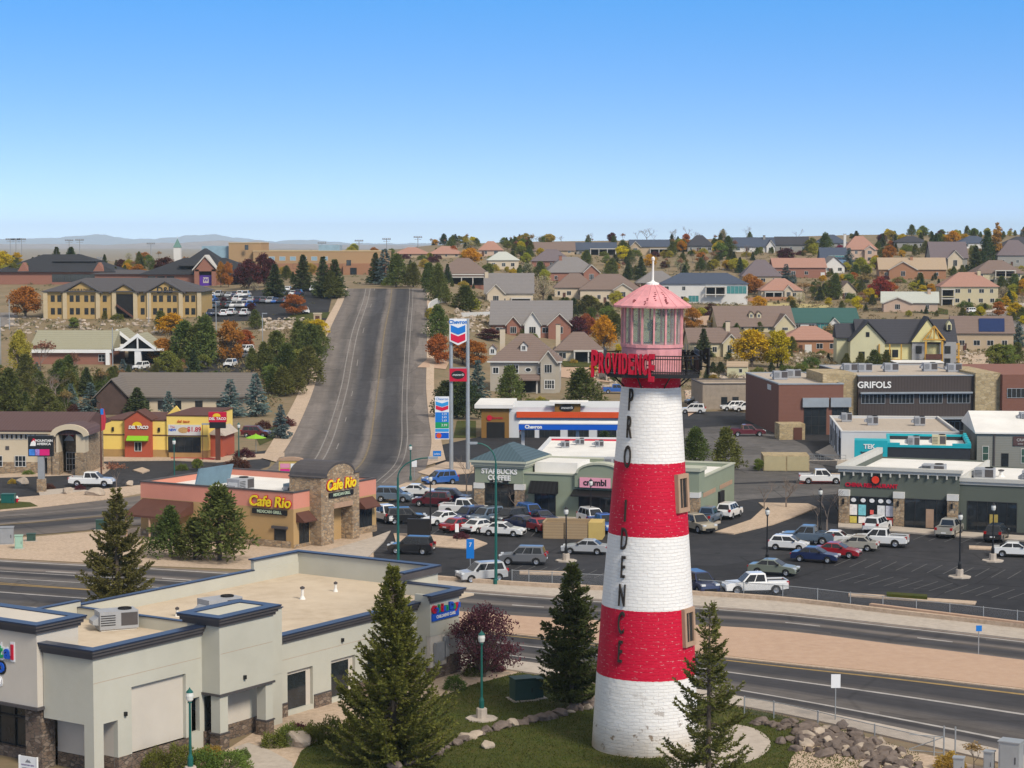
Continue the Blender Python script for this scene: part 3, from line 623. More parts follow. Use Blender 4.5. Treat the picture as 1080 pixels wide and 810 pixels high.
# gallery: a square with clipped corners
ga, gc = 2.85, 1.95
oct_ = [(-gc, -ga), (gc, -ga), (ga, -gc), (ga, gc), (gc, ga), (-gc, ga), (-ga, gc), (-ga, -gc)]
MB().prism(oct_, 23.62, 23.86).build('gallery_floor', m_black, lh)
br = MB()
for a in range(8):
    q = a*math.pi/4+.39; br.tube((1.8*math.cos(q), 1.8*math.sin(q), 22.9), (2.6*math.cos(q), 2.6*math.sin(q), 23.6), .05, .05, 5)
split(br, 10, 'bracket', m_black, lh)
for a, b in zip(oct_, oct_[1:]+oct_[:1]):
    m = MB(); A, B = Vector((*a, 0)), Vector((*b, 0)); n_ = int((B-A).length/.14)
    for z in (23.98, 24.78, 24.98): m.tube((A.x, A.y, z), (B.x, B.y, z), .036, .036, 5)
    for i in range(n_+1):
        q = A.lerp(B, i/n_); m.tube((q.x, q.y, 23.86), (q.x, q.y, 24.98), .02 if 0 < i < n_ else .05, None, 5)
    m.build('railing', m_black, lh)
for sgn in (-1, 1):      # solid black screens on the two flanks of the gallery
    MB().box(sgn*2.9-.03, sgn*2.9+.03, -gc+.8, gc, 23.7, 25.25).build('screen_panel', m_black, lh)
MB().lathe([(1.9, 23.86), (1.9, 25.4), (1.98, 25.42), (1.98, 25.62), (1.8, 25.64)], 16).build('lantern_base', m_pink, lh).rotation_euler = (0, 0, R(11.25))
LR = 1.88
for i in range(16):
    a = -math.pi/2+i*math.pi/8; c, s = math.cos(a), math.sin(a)
    m = MB().box(-.055, .055, -.07, .07, 25.6, 27.95).build('mullion', m_pink, lh); m.location = (LR*c, LR*s, 0); m.rotation_euler = (0, 0, a+math.pi/2)
    a2 = a+math.pi/16; rr = LR*math.cos(math.pi/16)
    g = MB().box(-.32, .32, -.008, .008, 25.62, 27.93).build('pane', m_pane, lh); g.location = (rr*math.cos(a2), rr*math.sin(a2), 0); g.rotation_euler = (0, 0, a2+math.pi/2)
MB().lathe([(1.97, 27.92), (1.97, 28.04), (1.8, 28.04), (1.8, 27.92)], 16, cap=False).build('ring_beam', m_pink, lh)
MB().lathe([(.5, 25.62), (.5, 25.7), (.09, 25.75), (.09, 26.4), (.28, 26.45), (.3, 26.9), (.12, 27.1)], 12).build('lamp', m_black, lh)
rp = [(2.44, 27.9), (2.46, 28.02), (1.9, 28.38), (1.3, 28.8), (.7, 29.16), (.3, 29.36)]
MB().lathe(rp, 16).build('lantern_roof', m_pink, lh).rotation_euler = (0, 0, R(11.25))
sm = MB()
for i in range(16):
    a = R(11.25)+i*math.pi/8
    for (r0, z0), (r1, z1) in zip(rp[1:], rp[2:]): sm.tube((r0*math.cos(a), r0*math.sin(a), z0+.01), (r1*math.cos(a), r1*math.sin(a), z1+.01), .022, None, 4)
sm.build('roof_seam', m_pink, lh)
rs = MB(); rn = random.Random(4)
for a0, rs0, rs1 in ((-105, 2.3, 1.5), (-88, 1.9, .9), (-66, 1.8, .95), (-70, 2.2, 1.75), (-128, 2.1, 1.8)):
    for k in range(5):
        r = rs0+(rs1-rs0)*k/6; a = R(a0+rn.uniform(-2, 2)); z = 28.05+(2.44-r)*.665
        rs.blob((r*math.cos(a), r*math.sin(a), z-.01), (.05+.04*rn.random(), .04, .03), 6, k)
split(rs, 150, 'rust_stain', m_pinkd, lh)
MB().lathe([(.42, 29.28), (.4, 29.42), (.12, 29.52), (.07, 29.6), (.06, 30.8), (.1, 30.85), (.12, 30.98), (.02, 31.08)], 12).build('finial', m_white, lh)
# the two oblique name boards on steel arms
def nameboard(p0, p1, front):
    p0, p1 = Vector((*p0, 0)), Vector((*p1, 0)); L_ = (p1-p0).length; rz = math.atan2(p1.y-p0.y, p1.x-p0.x)
    bo = MB().box(0, L_, .06, .1, 24.05, 24.12).box(0, L_, .06, .1, 24.75, 24.82); 
    for k in range(4): bo.box(L_*(.1+.26*k), L_*(.1+.26*k)+.06, .1, 1.0, 24.4, 24.46)
    b = bo.build('sign_frame', m_black, lh); b.location = p0; b.rotation_euler = (0, 0, rz)
    x = .25
    for i, ch in enumerate('PROVIDENCE'):
        big = i in (0, 9); h = 1.75 if big else 1.28; wd = {'I': .16, 'P': .44, 'V': .40, 'N': .40}.get(ch, .36)
        t = text_mb(ch, h*1.32, .09, .06, sx=.62); xs = [v[0] for v in t.v]; k = wd/(max(xs)-min(xs)); c = (max(xs)+min(xs))/2
        t.v = [((v[0]-c)*k, v[1], v[2]) for v in t.v]
        o = t.build('letter', m_signred if front else m_black, b); o.location = (x+wd/2, 0, 24.42-(.2 if big else 0)+(.12 if ch == 'P' else 0)); x += wd+.075
        q = MB(); q.v = [(v[0], v[1]*.5+.09, v[2]) for v in t.v]; q.f = list(t.f)
        q.build('letter_back', m_black, b).location = o.location
nameboard((-4.05, -1.75), (-.15, -3.8), 1); nameboard((4.05, 1.75), (.15, 3.8), 0)

# ------------------------------------------------------------------ the dental building in the foreground
m_sage = M('sage_stucco', (.475,.462,.39), .9, .10, .22, bump=.25, fine=20); m_cream = M('cream_stucco', (.55,.50,.43), .9, .08, .3, bump=.25, fine=20)
m_corn = M('dark_cornice', (.075,.068,.07), .7, .15); m_cap = M('sky_tinted_cap', (.026,.040,.08), .3, .15, metal=.2); m_troof = MBLEND('tan_roof_membrane', [(.52,.425,.315), (.43,.345,.25), (.57,.475,.36)], (.12, .5), bump=0)  # cap colour carries the blue of the sky it reflects
def ring(m, x0, x1, y0, y1, z0, z1, out, inn, sides='FBLR'):
    if 'F' in sides: m.box(x0-out, x1+out, y0-out, y0+inn, z0, z1)
    if 'B' in sides: m.box(x0-out, x1+out, y1-inn, y1+out, z0, z1)
    a = y0+inn if 'F' in sides else y0; b = y1-inn if 'B' in sides else y1
    if 'L' in sides: m.box(x0-out, x0+inn, a, b, z0, z1)
    if 'R' in sides: m.box(x1-inn, x1+out, a, b, z0, z1)
    return m
db = thing('dental_clinic', 'pale sage stucco clinic with dark capped parapets beside the lawn', 'building', (-24.9, 121.6, 0), math.atan2(.832, .555))
W = MB(); St = MB(); Co = MB(); Ca = MB(); In = MB(); Rf = MB()
def cornice(x0, x1, y0, y1, z, sides):
    ring(Co, x0, x1, y0, y1, z-.62, z-.42, .12, -.02, sides); ring(Co, x0, x1, y0, y1, z-.42, z-.2, .24, -.02, sides); ring(Co, x0, x1, y0, y1, z-.2, z-.06, .36, -.02, sides)
    ring(Ca, x0, x1, y0, y1, z-.06, z+.02, .40, .38, sides)
# left wing, front wall and its left return
W.holes(0, 9.5, 0, 7.8, 0, .35, [(.8, 2.0, -1, 3.2), (3.2, 8.0, .9, 5.0), (8.5, 9.25, 1.1, 3.3)])
W.box(9.5, 17.35, 0, .35, 3.4, 7.8); W.box(9.5, 17.35, .02, .33, 0, 3.4)
W.box(0, .35, .35, 4.2, 3.2, 7.8); W.box(0, .35, .35, .8, 0, 3.2)
In.box(3.2, 8.0, .26, .33, .9, 5.0); In.box(2.0, 2.2, .35, 1.6, .9, 3.2); In.box(1.2, 1.4, 1.6, 4.3, .9, 3.2); In.box(1.4, 2.2, 1.6, 1.8, .9, 3.2)
St.box(1.98, 3.4, -.06, .3, 0, .9).box(2.0, 2.22, .36, 1.6, 0, .9).box(1.18, 2.2, 1.58, 4.3, 0, .9).box(3.4, 8.4, -.07, .25, 0, .9)
W.box(0, 17.35, 18.65, 19, 0, 6.4); W.box(17.0, 17.35, .4, 18.6, 0, 6.0); Ca.box(16.95, 17.4, .4, 18.6, 6.0, 6.06)
Rf.box(.35, 17.0, .35, 18.65, 5.0, 5.2)
cornice(0, 9.5, 0, 19, 7.85, 'FL'); Ca.box(9.9, 17.4, -.1, .35, 7.8, 7.86); Ca.box(0, 17.4, 18.6, 19.1, 6.4, 6.47)
# corner block with the sign, running out of the picture to the left
cb_ = MB(); cb_.box(-.45, 3.0, 4.25, 16, 3.9, 8.95)
cb_.build('sign_block', m_cream, db); cornice(-.45, 3.0, 4.25, 16, 9.0, 'FLR'); Co.box(-.6, .2, 4.1, 16, 3.72, 3.9)
St.box(-.1, 1.0, 4.3, 5.7, 0, 3.7).box(1.0, 3.2, 5.7, 16, 0, .7)
g = MB(); g.box(1.3, 1.4, 5.7, 11, 0, 3.6); g.build('entrance_glass', m_glass, db)
g = MB()
for y in (5.75, 6.6, 8.0, 9.5): g.box(1.2, 1.29, y, y+.12, 0, 3.6)
g.box(1.2, 1.29, 5.87, 11, 2.5, 2.62).build('entrance_frame', m_black, db)
# porch tower
W.box(9.5, 14.7, -1.5, 1.2, 3.5, 8.45); St.box(9.5, 10.35, -1.5, -.65, 0, 1.0).box(13.9, 14.7, -1.5, -.65, 0, 1.0)
W.box(9.55, 10.3, -1.45, -.7, 1.0, 3.5).box(13.95, 14.65, -1.45, -.7, 1.0, 3.5); Co.box(9.42, 14.78, -1.58, -.6, 3.42, 3.56); Co.box(9.42, 9.55, -.6, .0, 3.42, 3.56)
Co.box(9.42, 10.38, -1.56, -.62, .98, 1.06).box(13.88, 14.76, -1.56, -.62, .98, 1.06)
St.box(9.6, 14.7, -.08, .3, 0, 1.0); In.box(10.4, 14.0, -.04, .0, 1.0, 3.4); g = MB().box(9.7, 10.3, -.05, .01, .2, 3.2); g.build('door', m_glass, db)
cornice(9.5, 14.7, -1.5, 1.4, 8.5, 'FBLR'); Rf.box(9.8, 14.4, -1.2, 1.1, 8.0, 8.1)
# main block
y0 = 1.03
wins = [(19.2, 21.3, .35, 2.75), (23.9, 26.0, .35, 2.75), (28.0, 29.9, .35, 2.75), (31.4, 33.1, .6, 2.75)]
W.holes(17.35, 33.8, 0, 5.65, y0, y0+.35, [(a-.1, b+.5, c, d+.25) for a, b, c, d in wins])
for a, b, c, d in wins:
    f = MB().box(a-.1, a, y0+.2, y0+.3, c, d+.2).box(b, b+.48, y0+.22, y0+.32, c, d+.2).box(a, b, y0+.2, y0+.3, d, d+.2).build('window_frame', m_cream, db)
    MB().box(a, b, y0+.24, y0+.3, c, d).build('pane', m_glass, f)
for a, b in ((17.4, 19.05), (21.9, 23.75), (26.6, 27.85), (30.5, 31.25)): St.box(a, b, y0-.08, y0+.2, 0, .9); Co.box(a, b, y0-.1, y0+.2, .9, .98)
cornice(17.35, 33.8, y0, 19, 5.7, 'F'); W.box(17.35, 42, 18.65, 19, 0, 6.1); Ca.box(17.35, 36.2, 18.6, 19.1, 6.1, 6.18)
Rf.box(17.35, 41.7, y0+.35, 18.65, 5.0, 5.15)
# raised far end and the lower bump that carries the second sign
W.box(36.2, 42, 18.7, 19.02, 6.1, 6.9); W.box(41.65, 42, 5.0, 18.7, 0, 6.9); W.box(37.5, 41.65, 5.0, 5.35, 0, 6.9); W.box(37.3, 37.6, .2, 5.0, 0, 6.0)
Ca.box(36.1, 42.2, 18.55, 19.2, 6.9, 7.0).box(41.5, 42.2, 4.8, 18.55, 6.9, 7.0); ring(Co, 36.2, 42, 5.0, 19, 6.4, 6.86, .2, -.02, 'FR'); Ca.box(37.4, 41.5, 4.8, 5.4, 6.9, 7.0)
W.box(33.8, 37.5, -.2, .15, 3.2, 6.25); W.box(33.8, 34.15, .15, 1.2, 0, 6.25); W.box(37.15, 37.5, .15, 5, 0, 6.25); In.box(33.85, 37.45, -.17, .12, .9, 3.2); St.box(33.75, 37.55, -.28, .2, 0, .9)
cornice(33.8, 37.5, -.2, 4.8, 6.3, 'FR'); Rf.box(34, 37.2, .2, 5, 5.3, 5.4); St.box(35.9, 37.56, -.3, .3, .9, 1.5)
for x0, x1, y, z in ((0, 9.4, -.004, 5.75), (17.4, 33.7, 1.026, 3.9), (9.6, 14.6, -1.504, 6.1)): MB().box(x0, x1, y, y+.02, z, z+.025).build('control_joint', m_trim, db)
for x, y in ((2.6, 0), (11.8, -1.5), (25.0, 1.03)): MB().box(x-.09, x+.09, y-.16, y-.003, 3.35+.8*(x > 5), 3.6+.8*(x > 5)).build('wall_lamp', m_black, db)
W.build('wall', m_sage, db); split(In, 8, 'inner_wall', m_cream, db); split(St, 8, 'stone_base', m_stone_d, db); Co.build('cornice', m_corn, db); Ca.build('parapet_cap', m_cap, db); Rf.build('roof', m_troof, db)
MB().box(34.2, 35.2, -.5, -.25, 1.3, 2.7).box(35.35, 35.8, -.5, -.25, 1.5, 3.0).build('meter_cabinet', m_grey, db)
m_sblue, m_sgreen = M('sign_blue', (.01,.09,.5), .4, .05), M('sign_green', (.01,.28,.09), .4, .05); m_syel = M('sign_yellow', (.75,.5,.02), .5, .05)
m_swhite = M('sign_white', (.75,.75,.75), .5, .05)
# what can be read of the left sign: t a l, a round blue character, a white e
for ch, mt, dy, z, s in (('t', m_sgreen, 7.35, 7.0, 1.15), ('a', m_sblue, 6.75, 7.0, 1.15), ('l', m_signred, 6.3, 7.02, 1.25), ('o', m_sblue, 7.35, 6.1, 1.2), ('e', m_swhite, 7.55, 5.2, .8)):
    MB_ = text_mb(ch, s*1.15, .02, .12); k = MB_.build('sign_backing', m_black if ch == 'o' else m_swhite, db); k.location = (-.48, dy, z); k.rotation_euler = (0, 0, R(-90))
    lettering(ch, s, mt, k, (0, -.05, 0), ext=.05, bold=.04)
sb = MB().box(33.95, 37.3, -.32, -.2, 4.32, 4.85).build('sign_cabinet', m_sblue, db)
lettering('CHILDRENS CARE', .3, m_swhite, sb, (35.6, -.34, 4.58), bold=.01, ext=.01)
x = 34.05
for i, ch in enumerate('Golden Days'):
    if ch != ' ':
        o = text_mb(ch, .75, .08, .035).build('letter', (m_signred, m_sblue, m_sgreen)[i % 3], sb); o.location = (x+.12, -.3, 5.15)
    x += .31
def Gz(px, py, z):
    d = ray(px, py); t = (z-CH)/d[2]; return Vector((d[0]*t, d[1]*t, z))
def hvac(p, rz, sz, label, top=None, mat=None):
    t = thing('hvac_unit', label, 'air conditioner', p, rz, 'rooftop air conditioners'); a, b, c = sz
    MB().box(-a/2, a/2, -b/2, b/2, .12, c).build('housing', mat or m_hvac, t)
    MB().box(-a/2+.1, a/2-.1, -b/2+.1, b/2-.1, 0, .12).build('curb', m_stucco_w, t)
    m = MB()
    for k in range(5): m.box(-a/2+.06, -a/2+a*.4, -b/2-.03, -b/2-.004, c*(.3+.12*k), c*(.3+.12*k)+.05)
    m.build('louvre', m_dark, t)
    MB().box(a*.05, a/2-.06, -b/2-.02, -b/2-.004, c*.25, c-.12).build('coil', m_corn, t)
    MB().lathe([(b*.3, c+.005), (b*.3, c+.1), (b*.26, c+.1), (b*.26, c+.03)], 14, (a*.22, 0)).build('fan_guard', m_dark, t)
    MB().extr([(-a/2-.45, c*.35), (-a/2-.003, c*.3), (-a/2-.003, c*.75), (-a/2-.45, c*.55)], -b*.35, b*.35).build('intake_hood', m_hvac, t)
    return t
hvac(Gz(123, 663, 5.2), R(25), (2.7, 1.6, 1.35), 'grey air conditioner alone on the left flat roof of the sage clinic')
hvac(Gz(229, 656, 5.15)+Vector((0, 1.5, 0)), R(40), (2.8, 1.6, 1.5), 'grey air conditioner behind the porch tower of the sage clinic')
def vent(p, h, label, r=.09):
    t = thing('roof_vent', label, 'vent', p); MB().lathe([(r*2.2, 0), (r*1.3, .2), (r, .25), (r, h)], 10).build('pipe', m_stucco_w, t)
    MB().lathe([(r*1.6, h), (r*1.7, h+.12), (.02, h+.2)], 10).build('cowl', m_corn, t)
vent(Gz(187, 650, 5.15), .5, 'short roof vent left of the others on the tan clinic roof'); vent(Gz(319, 632, 5.15), .8, 'tallest roof vent in the middle of the tan clinic roof', .11)
vent(Gz(354, 624, 5.15), .6, 'small vent farthest right on the tan clinic roof')
# ------------------------------------------------------------------ shops and offices of the valley floor
FACE = {'F': 0, 'L': -90, 'R': 90, 'B': 180}
m_wframe = M('window_frame_dark', (.03,.03,.032), .5, .1); m_wwhite = M('window_frame_white', (.6,.59,.56), .6, .08)
def win(parent, c, z0, z1, wd, face='F', at=0.0, nx=1, nz=1, fm=None, gm=None, name='window', t=.07):
    """framed window on a wall plane; c = centre along the wall, at = the plane"""
    fm = fm or m_wframe; m = MB(); a = wd/2
    m.box(-a, -a+t, -.06, .02, z0, z1).box(a-t, a, -.06, .02, z0, z1).box(-a+t, a-t, -.06, .02, z0, z0+t).box(-a+t, a-t, -.06, .02, z1-t, z1)
    for i in range(1, nx): x = -a+wd*i/nx; m.box(x-.03, x+.03, -.05, -.022, z0+t, z1-t)
    for i in range(1, nz): z = z0+(z1-z0)*i/nz; m.box(-a+t, a-t, -.052, -.024, z-.03, z+.03)
    o = m.build(name, fm, parent)
    o.location = (c, at, 0) if face in 'FB' else (at, c, 0); o.rotation_euler = (0, 0, R(FACE[face]))
    MB().box(-a+t*.9, a-t*.9, -.02, .01, z0+t*.9, z1-t*.9).build('pane', gm or m_glass, o); return o
def panel(parent, name, mat, c, z0, z1, wd, face='F', at=0.0, th=.08):
    o = MB().box(-wd/2, wd/2, -th, .0, z0, z1).build(name, mat, parent)
    o.location = (c, at, 0) if face in 'FB' else (at, c, 0); o.rotation_euler = (0, 0, R(FACE[face])); return o
def awning(parent, mat, c, z0, z1, wd, out=1.1, face='F', at=0.0):
    o = MB().extrx([(-out, z0), (-out, z0+.12), (-.01, z1), (-.01, z0)], -wd/2, wd/2).build('awning', mat, parent)
    o.location = (c, at, 0) if face in 'FB' else (at, c, 0); o.rotation_euler = (0, 0, R(FACE[face])); return o
def shell(parent, w_, d, h, mat, roofm, roofz=None, capm=None, par=.3, out=.12, name='wall'):
    rz_ = h-.6 if roofz is None else roofz
    ring(MB(), 0, w_, 0, d, 0, h, 0, par).build(name, mat, parent)
    MB().box(par, w_-par, par, d-par, rz_-.2, rz_).build('roof', roofm, parent)
    if capm: ring(MB(), 0, w_, 0, d, h-.05, h+.12, out, par+.05).build('parapet_cap', capm, parent)
def ang(dx, dy): return math.atan2(dy, dx)
m_tan = M('tan_stucco', (.42,.275,.125), .9, .06, .3, bump=.2, fine=15); m_coral = M('coral_stucco', (.60,.25,.18), .9, .06, .3, bump=.2, fine=15)
m_brown = M('brown_awning', (.10,.042,.03), .8, .15); m_signy = M('sign_bright_yellow', (.8,.62,.02), .5, .05)
# --- restaurant in coral and tan with a stone entrance tower
cf = thing('restaurant', 'coral and tan restaurant with a stone arched entrance tower and yellow script sign', 'restaurant', (-22.8, 214.5, 0), R(60))
land(275, 545, 'coral restaurant')
W_, D_ = 15.5, 20.5
ring(MB(), 0, W_, 0, D_, 0, 4.15, 0, .3).build('wall', m_tan, cf)
ring(MB(), 0, W_, 0, D_, 4.15, 5.85, .0, .3).build('upper_wall', m_coral, cf)
ring(MB(), 0, W_, 0, D_, 5.85, 5.98, .08, .34).build('parapet_cap', m_corn, cf)
MB().box(.3, W_-.3, .3, D_-.3, 5.0, 5.2).build('roof', m_stucco_w, cf)
m = MB(); m.box(-.1, -.005, .3, D_, 0, .75).box(0, 2.9, -.1, -.005, 0, .4).box(10, W_, -.1, -.005, 0, .75); m.build('stone_base', m_stone, cf)
tw = MB(); tw.box(2.9, 5.2, -1.5, 2.6, 0, 4.2).box(8.7, 10, -1.5, 2.6, 0, 4.2)
ar = [(2.9, 4.2), (10, 4.2), (10, 7.2)]+[(6.45+2.6*math.cos(a*math.pi/12), 7.2+1.35*math.sin(a*math.pi/12)) for a in range(13)]+[(2.9, 7.2)]
tw.extr(ar, -1.5, -.9); tw.box(2.9, 3.4, -.9, 2.6, 4.2, 7.2).box(9.5, 10, -.9, 2.6, 4.2, 7.2).box(5.2, 8.7, .6, .9, 0, 4.2)
tw.build('entrance_tower', m_stone, cf)
vb = MB().extr([(6.45+2.75*math.cos(a*math.pi/12), 7.22+1.47*math.sin(a*math.pi/12)) for a in range(13)]+[(6.45+2.6*math.cos(a*math.pi/12), 7.1+1.35*math.sin(a*math.pi/12)) for a in range(12, -1, -1)], -1.55, 3.2)
vb.build('barrel_roof', m_corn, cf); MB().box(2.8, 4.0, -1.6, 2.7, 7.2, 7.3).box(8.9, 10.1, -1.6, 2.7, 7.2, 7.3).build('tower_cap', m_corn, cf)
MB().box(5.2, 8.7, -1.56, -1.5, 3.75, 4.3).build('lintel', m_trim, cf)
win(cf, 6.9, 0, 2.6, 2.4, at=.58, nx=2, name='door')
win(cf, 1.85, .3, 2.75, 1.7, nx=2); win(cf, 13.4, .6, 2.9, 2.4, nx=3); awning(cf, m_brown, 1.6, 2.75, 3.75, 2.3); awning(cf, m_brown, 13.3, 2.9, 4.0, 3.0)
win(cf, 1.7, .05, 2.0, 1.5, 'L', name='door'); panel(cf, 'door_hood', m_corn, 1.7, 2.02, 2.3, 2.0, 'L', th=.25)
MB().extrx([(0, 2.9), (0, 4.1), (3.2, 2.7), (3.2, 2.5)], 13.2, 20.2).build('side_roof', m_brown, cf).rotation_euler = (0, 0, R(90))
m = MB(); [m.tube((-3.0, y, 0), (-3.0, y, 2.6), .12) for y in (13.5, 16.8, 20)]; m.build('porch_post', m_trim, cf)
for fc, c, at in (('L', 3.0, -.02), ('F', 6.45, -1.52)):
    o = text_mb('Cafe Rio', 1.55, .04, .10, .15).build('sign_backing', m_signred, cf); o.rotation_euler = (0, 0, R(FACE[fc])); o.location = (at-.05, c, 4.75) if fc == 'L' else (c, at-.05, 6.25)
    lettering('Cafe Rio', 1.55, m_signy, o, (0, -.07, 0), ext=.04, bold=.035, shear=.15)
    b = panel(cf, 'sign_cabinet', m_black, c, 3.45 if fc == 'L' else 4.95, 3.98 if fc == 'L' else 5.5, 4.5, fc, at, .14); lettering('MEXICAN GRILL', .44, M('sign_pale_green', (.45,.55,.4), .5, .05), b, (0, -.16, 3.71 if fc == 'L' else 5.22), ext=.01, bold=.012)
sc = MB().extrx([(-2.2, 5.2), (-2.8, 7.3), (-2.6, 7.3), (-2.0, 5.2)], 3, 9).build('equipment_screen', M('blue_steel', (.16,.26,.33), .5, .15, metal=.3), cf); sc.location = (0, 17.5, 0)
cw = Vector((-22.8, 214.5, 5.2)); ax, ay = Vector((.5, .866, 0)), Vector((-.866, .5, 0))
hvac(cw+ax*3.2+ay*9.3, R(60), (2.6, 1.7, 1.4), 'air conditioner beside the blue screen on the coral restaurant roof')
hvac(cw+ax*5.4+ay*4.2, R(60), (1.4, 1.1, .9), 'small air conditioner behind the stone tower of the coral restaurant', mat=M('hvac_blue', (.2,.27,.31), .5, .1))
hvac(cw+ax*11+ay*6, R(60), (2.4, 1.7, 1.3), 'air conditioner at the far side of the coral restaurant roof')
# --- coffee and cookie strip
m_green = M('grey_green_stucco', (.23,.265,.195), .9, .06, .3, bump=.2, fine=15); m_gtrim = M('pale_green_trim', (.42,.43,.34), .85, .07); m_broof = MROWS('blue_standing_seam', (.06,.10,.125), (.075,.125,.15), .45, 'X', .5, .35)
ck = thing('shopping_strip', 'grey green coffee and cookie shops with a blue hipped corner roof', 'shop building', (-4.15, 243.4, 0), ang(.945, -.326))
land(575, 515, 'coffee shop strip')
CL, CD = 26.8, 18.5
shell(ck, CL, CD, 4.95, m_green, m_stucco_w, 4.5, m_gtrim)
pv = MB(); pv.box(-.1, 5.9, -.4, 8.2, 3.7, 5.5).box(-.1, .0, 1, 8.2, 0, 3.7); pv.build('corner_pavilion', m_green, ck)
c = MB()
for o_, z0, z1 in ((.15, 5.5, 5.75), (.35, 5.75, 6.1), (.55, 6.1, 6.35)): c.box(-.1-o_, 5.9+o_, -.4-o_, 8.2+o_, z0, z1)
c.build('cornice', m_gtrim, ck)
MB().add([(-.6,-.9,6.36),(6.4,-.9,6.36),(6.4,8.7,6.36),(-.6,8.7,6.36),(2.9,2.9,8.1),(2.9,4.9,8.1)], [(0,1,4),(1,2,5,4),(2,3,5),(3,0,4,5)]).build('hip_roof', m_broof, ck)
for x in (-.15, 4.9):
    MB().box(x, x+1.15, -.55, .5, 0, 3.0).build('stone_pillar', m_stone, ck); MB().box(x-.06, x+1.21, -.62, .5, 3.0, 3.65).build('pillar_cap', m_wwhite, ck)
win(ck, 2.95, 0, 3.6, 3.9, nx=4, nz=3, at=-.05)
b = lettering('STARBUCKS', .82, m_white, ck, (2.95, -.44, 5.05), ext=.04, bold=.025); lettering('COFFEE', .82, m_white, ck, (2.95, -.44, 4.3), ext=.04, bold=.025)
panel(ck, 'sign_cabinet', m_black, 2.95, 3.74, 4.0, 2.3, at=-.4); lettering('DRIVE THRU', .2, m_white, ck, (2.8, -.5, 3.87), ext=.01)
m_str = MROWS('striped_awning_cloth', (.012,.012,.014), (.02,.02,.022), .5, 'X', .8, .6)
awning(ck, m_str, 8.4, 2.7, 4.1, 3.4); win(ck, 8.5, 0, 2.65, 2.6, nx=3, at=-.01); win(ck, 15.2, 0, 2.6, 5.2, nx=4, at=-.01)
awning(ck, m_black, 15.0, 2.6, 3.3, 6.0, 1.4)
ar = [(12.2, 3.6), (18.2, 3.6), (18.2, 5.2)]+[(15.2+2.6*math.cos(a*math.pi/12), 5.2+1.1*math.sin(a*math.pi/12)) for a in range(13)]+[(12.2, 5.2)]
MB().extr(ar, -.35, 1.2).build('arched_parapet', m_green, ck)
MB().extr([(15.2+2.85*math.cos(a*math.pi/12), 5.22+1.3*math.sin(a*math.pi/12)) for a in range(13)]+[(15.2+2.6*math.cos(a*math.pi/12), 5.2+1.1*math.sin(a*math.pi/12)) for a in range(12, -1, -1)], -.5, 1.3).build('arch_trim', m_gtrim, ck)
b = panel(ck, 'pink_sign', M('sign_pink', (.75,.33,.42), .5, .04), 14.7, 3.6, 4.75, 3.7, at=-.36, th=.15); lettering('crumbl', 1.0, m_black, b, (0, -.17, 4.17), ext=.01, bold=.03)
win(ck, 21.3, 0, 2.7, 4.5, nx=4, at=-.01)
MB().box(24.3, 27.0, -.3, 2.4, 3.4, 5.9).build('corner_block', m_green, ck); MB().box(24.1, 27.2, -.5, 2.6, 5.9, 6.3).build('corner_cap', m_gtrim, ck); MB().box(26.0, 27.0, -.4, .6, 0, 2.9).build('stone_pillar', m_stone, ck); MB().box(25.95, 27.06, -.46, .66, 2.9, 3.5).build('pillar_cap', m_wwhite, ck)
panel(ck, 'tan_band', m_trim, 5.5, 2.6, 3.1, 6, 'R', CL, .05); panel(ck, 'tan_band', m_trim, 14.0, 2.6, 3.1, 6.5, 'R', CL, .05)
panel(ck, 'service_hatch', m_black, 11, .3, 2.4, 2.2, 'R', CL, .3)
co = Vector((-4.15, 243.4, 4.5)); cx, cy = Vector((.945,-.326,0)), Vector((.326,.945,0))
hvac(co+cx*13+cy*13.5, R(-19), (2.2, 1.5, 1.2), 'air conditioner behind the arched parapet of the cookie shop')
MB_ = MB().box(6.2, 11.5, 3, 8, 4.5, 6.0).build('penthouse', m_stucco_w, ck)
# --- dark grey strip with the red sign
m_dgreen = M('dark_green_stucco', (.105,.12,.10), .9, .06, .3, bump=.2, fine=15); m_offw = M('offwhite_cornice', (.5,.49,.45), .8, .08)
rs_ = thing('shopping_strip', 'dark grey green shops with stone pillars and red restaurant lettering', 'shop building', (37.2, 233.6, 0), ang(.93, -.37))
land(960, 535, 'dark grey shop strip')
ring(MB(), 0, 13.4, 0, 22, 0, 6.0, 0, .35, 'FL').box(0, 13.4, 22, 22.3, 0, 5.55).build('wall', m_dgreen, rs_); ring(MB(), 13.4, 42, .4, 22, 0, 5.1, 0, .35, 'FR').box(13.4, 42, 22, 22.3, 0, 4.9).build('wall', m_dgreen, rs_)
m = MB(); ring(m, 0, 13.4, 0, 22.3, 6.0, 6.35, .2, .3, 'FL'); ring(m, 0, 13.4, 0, 22.3, 6.35, 6.7, .4, .3, 'FL'); m.build('cornice', m_offw, rs_)
m = MB(); ring(m, 13.4, 42, .4, 22.3, 5.1, 5.45, .12, .3, 'FR'); ring(m, 13.4, 42, .4, 22.3, 5.45, 5.85, .3, .3, 'FR'); m.build('cornice', m_offw, rs_)
m = MB()
for i in range(13): m.box(.45+1.05*i, .6+1.05*i, -.3, 0, 5.6, 6.0)
m.build('corbel_row', m_offw, rs_)
MB().box(.3, 13.05, .3, 22, 5.2, 5.4).box(13.4, 41.7, .7, 22, 4.6, 4.8).build('roof', m_stucco_w, rs_)
MB().box(13.05, 13.4, .4, 22, 4.8, 5.7).build('party_wall', m_offw, rs_)
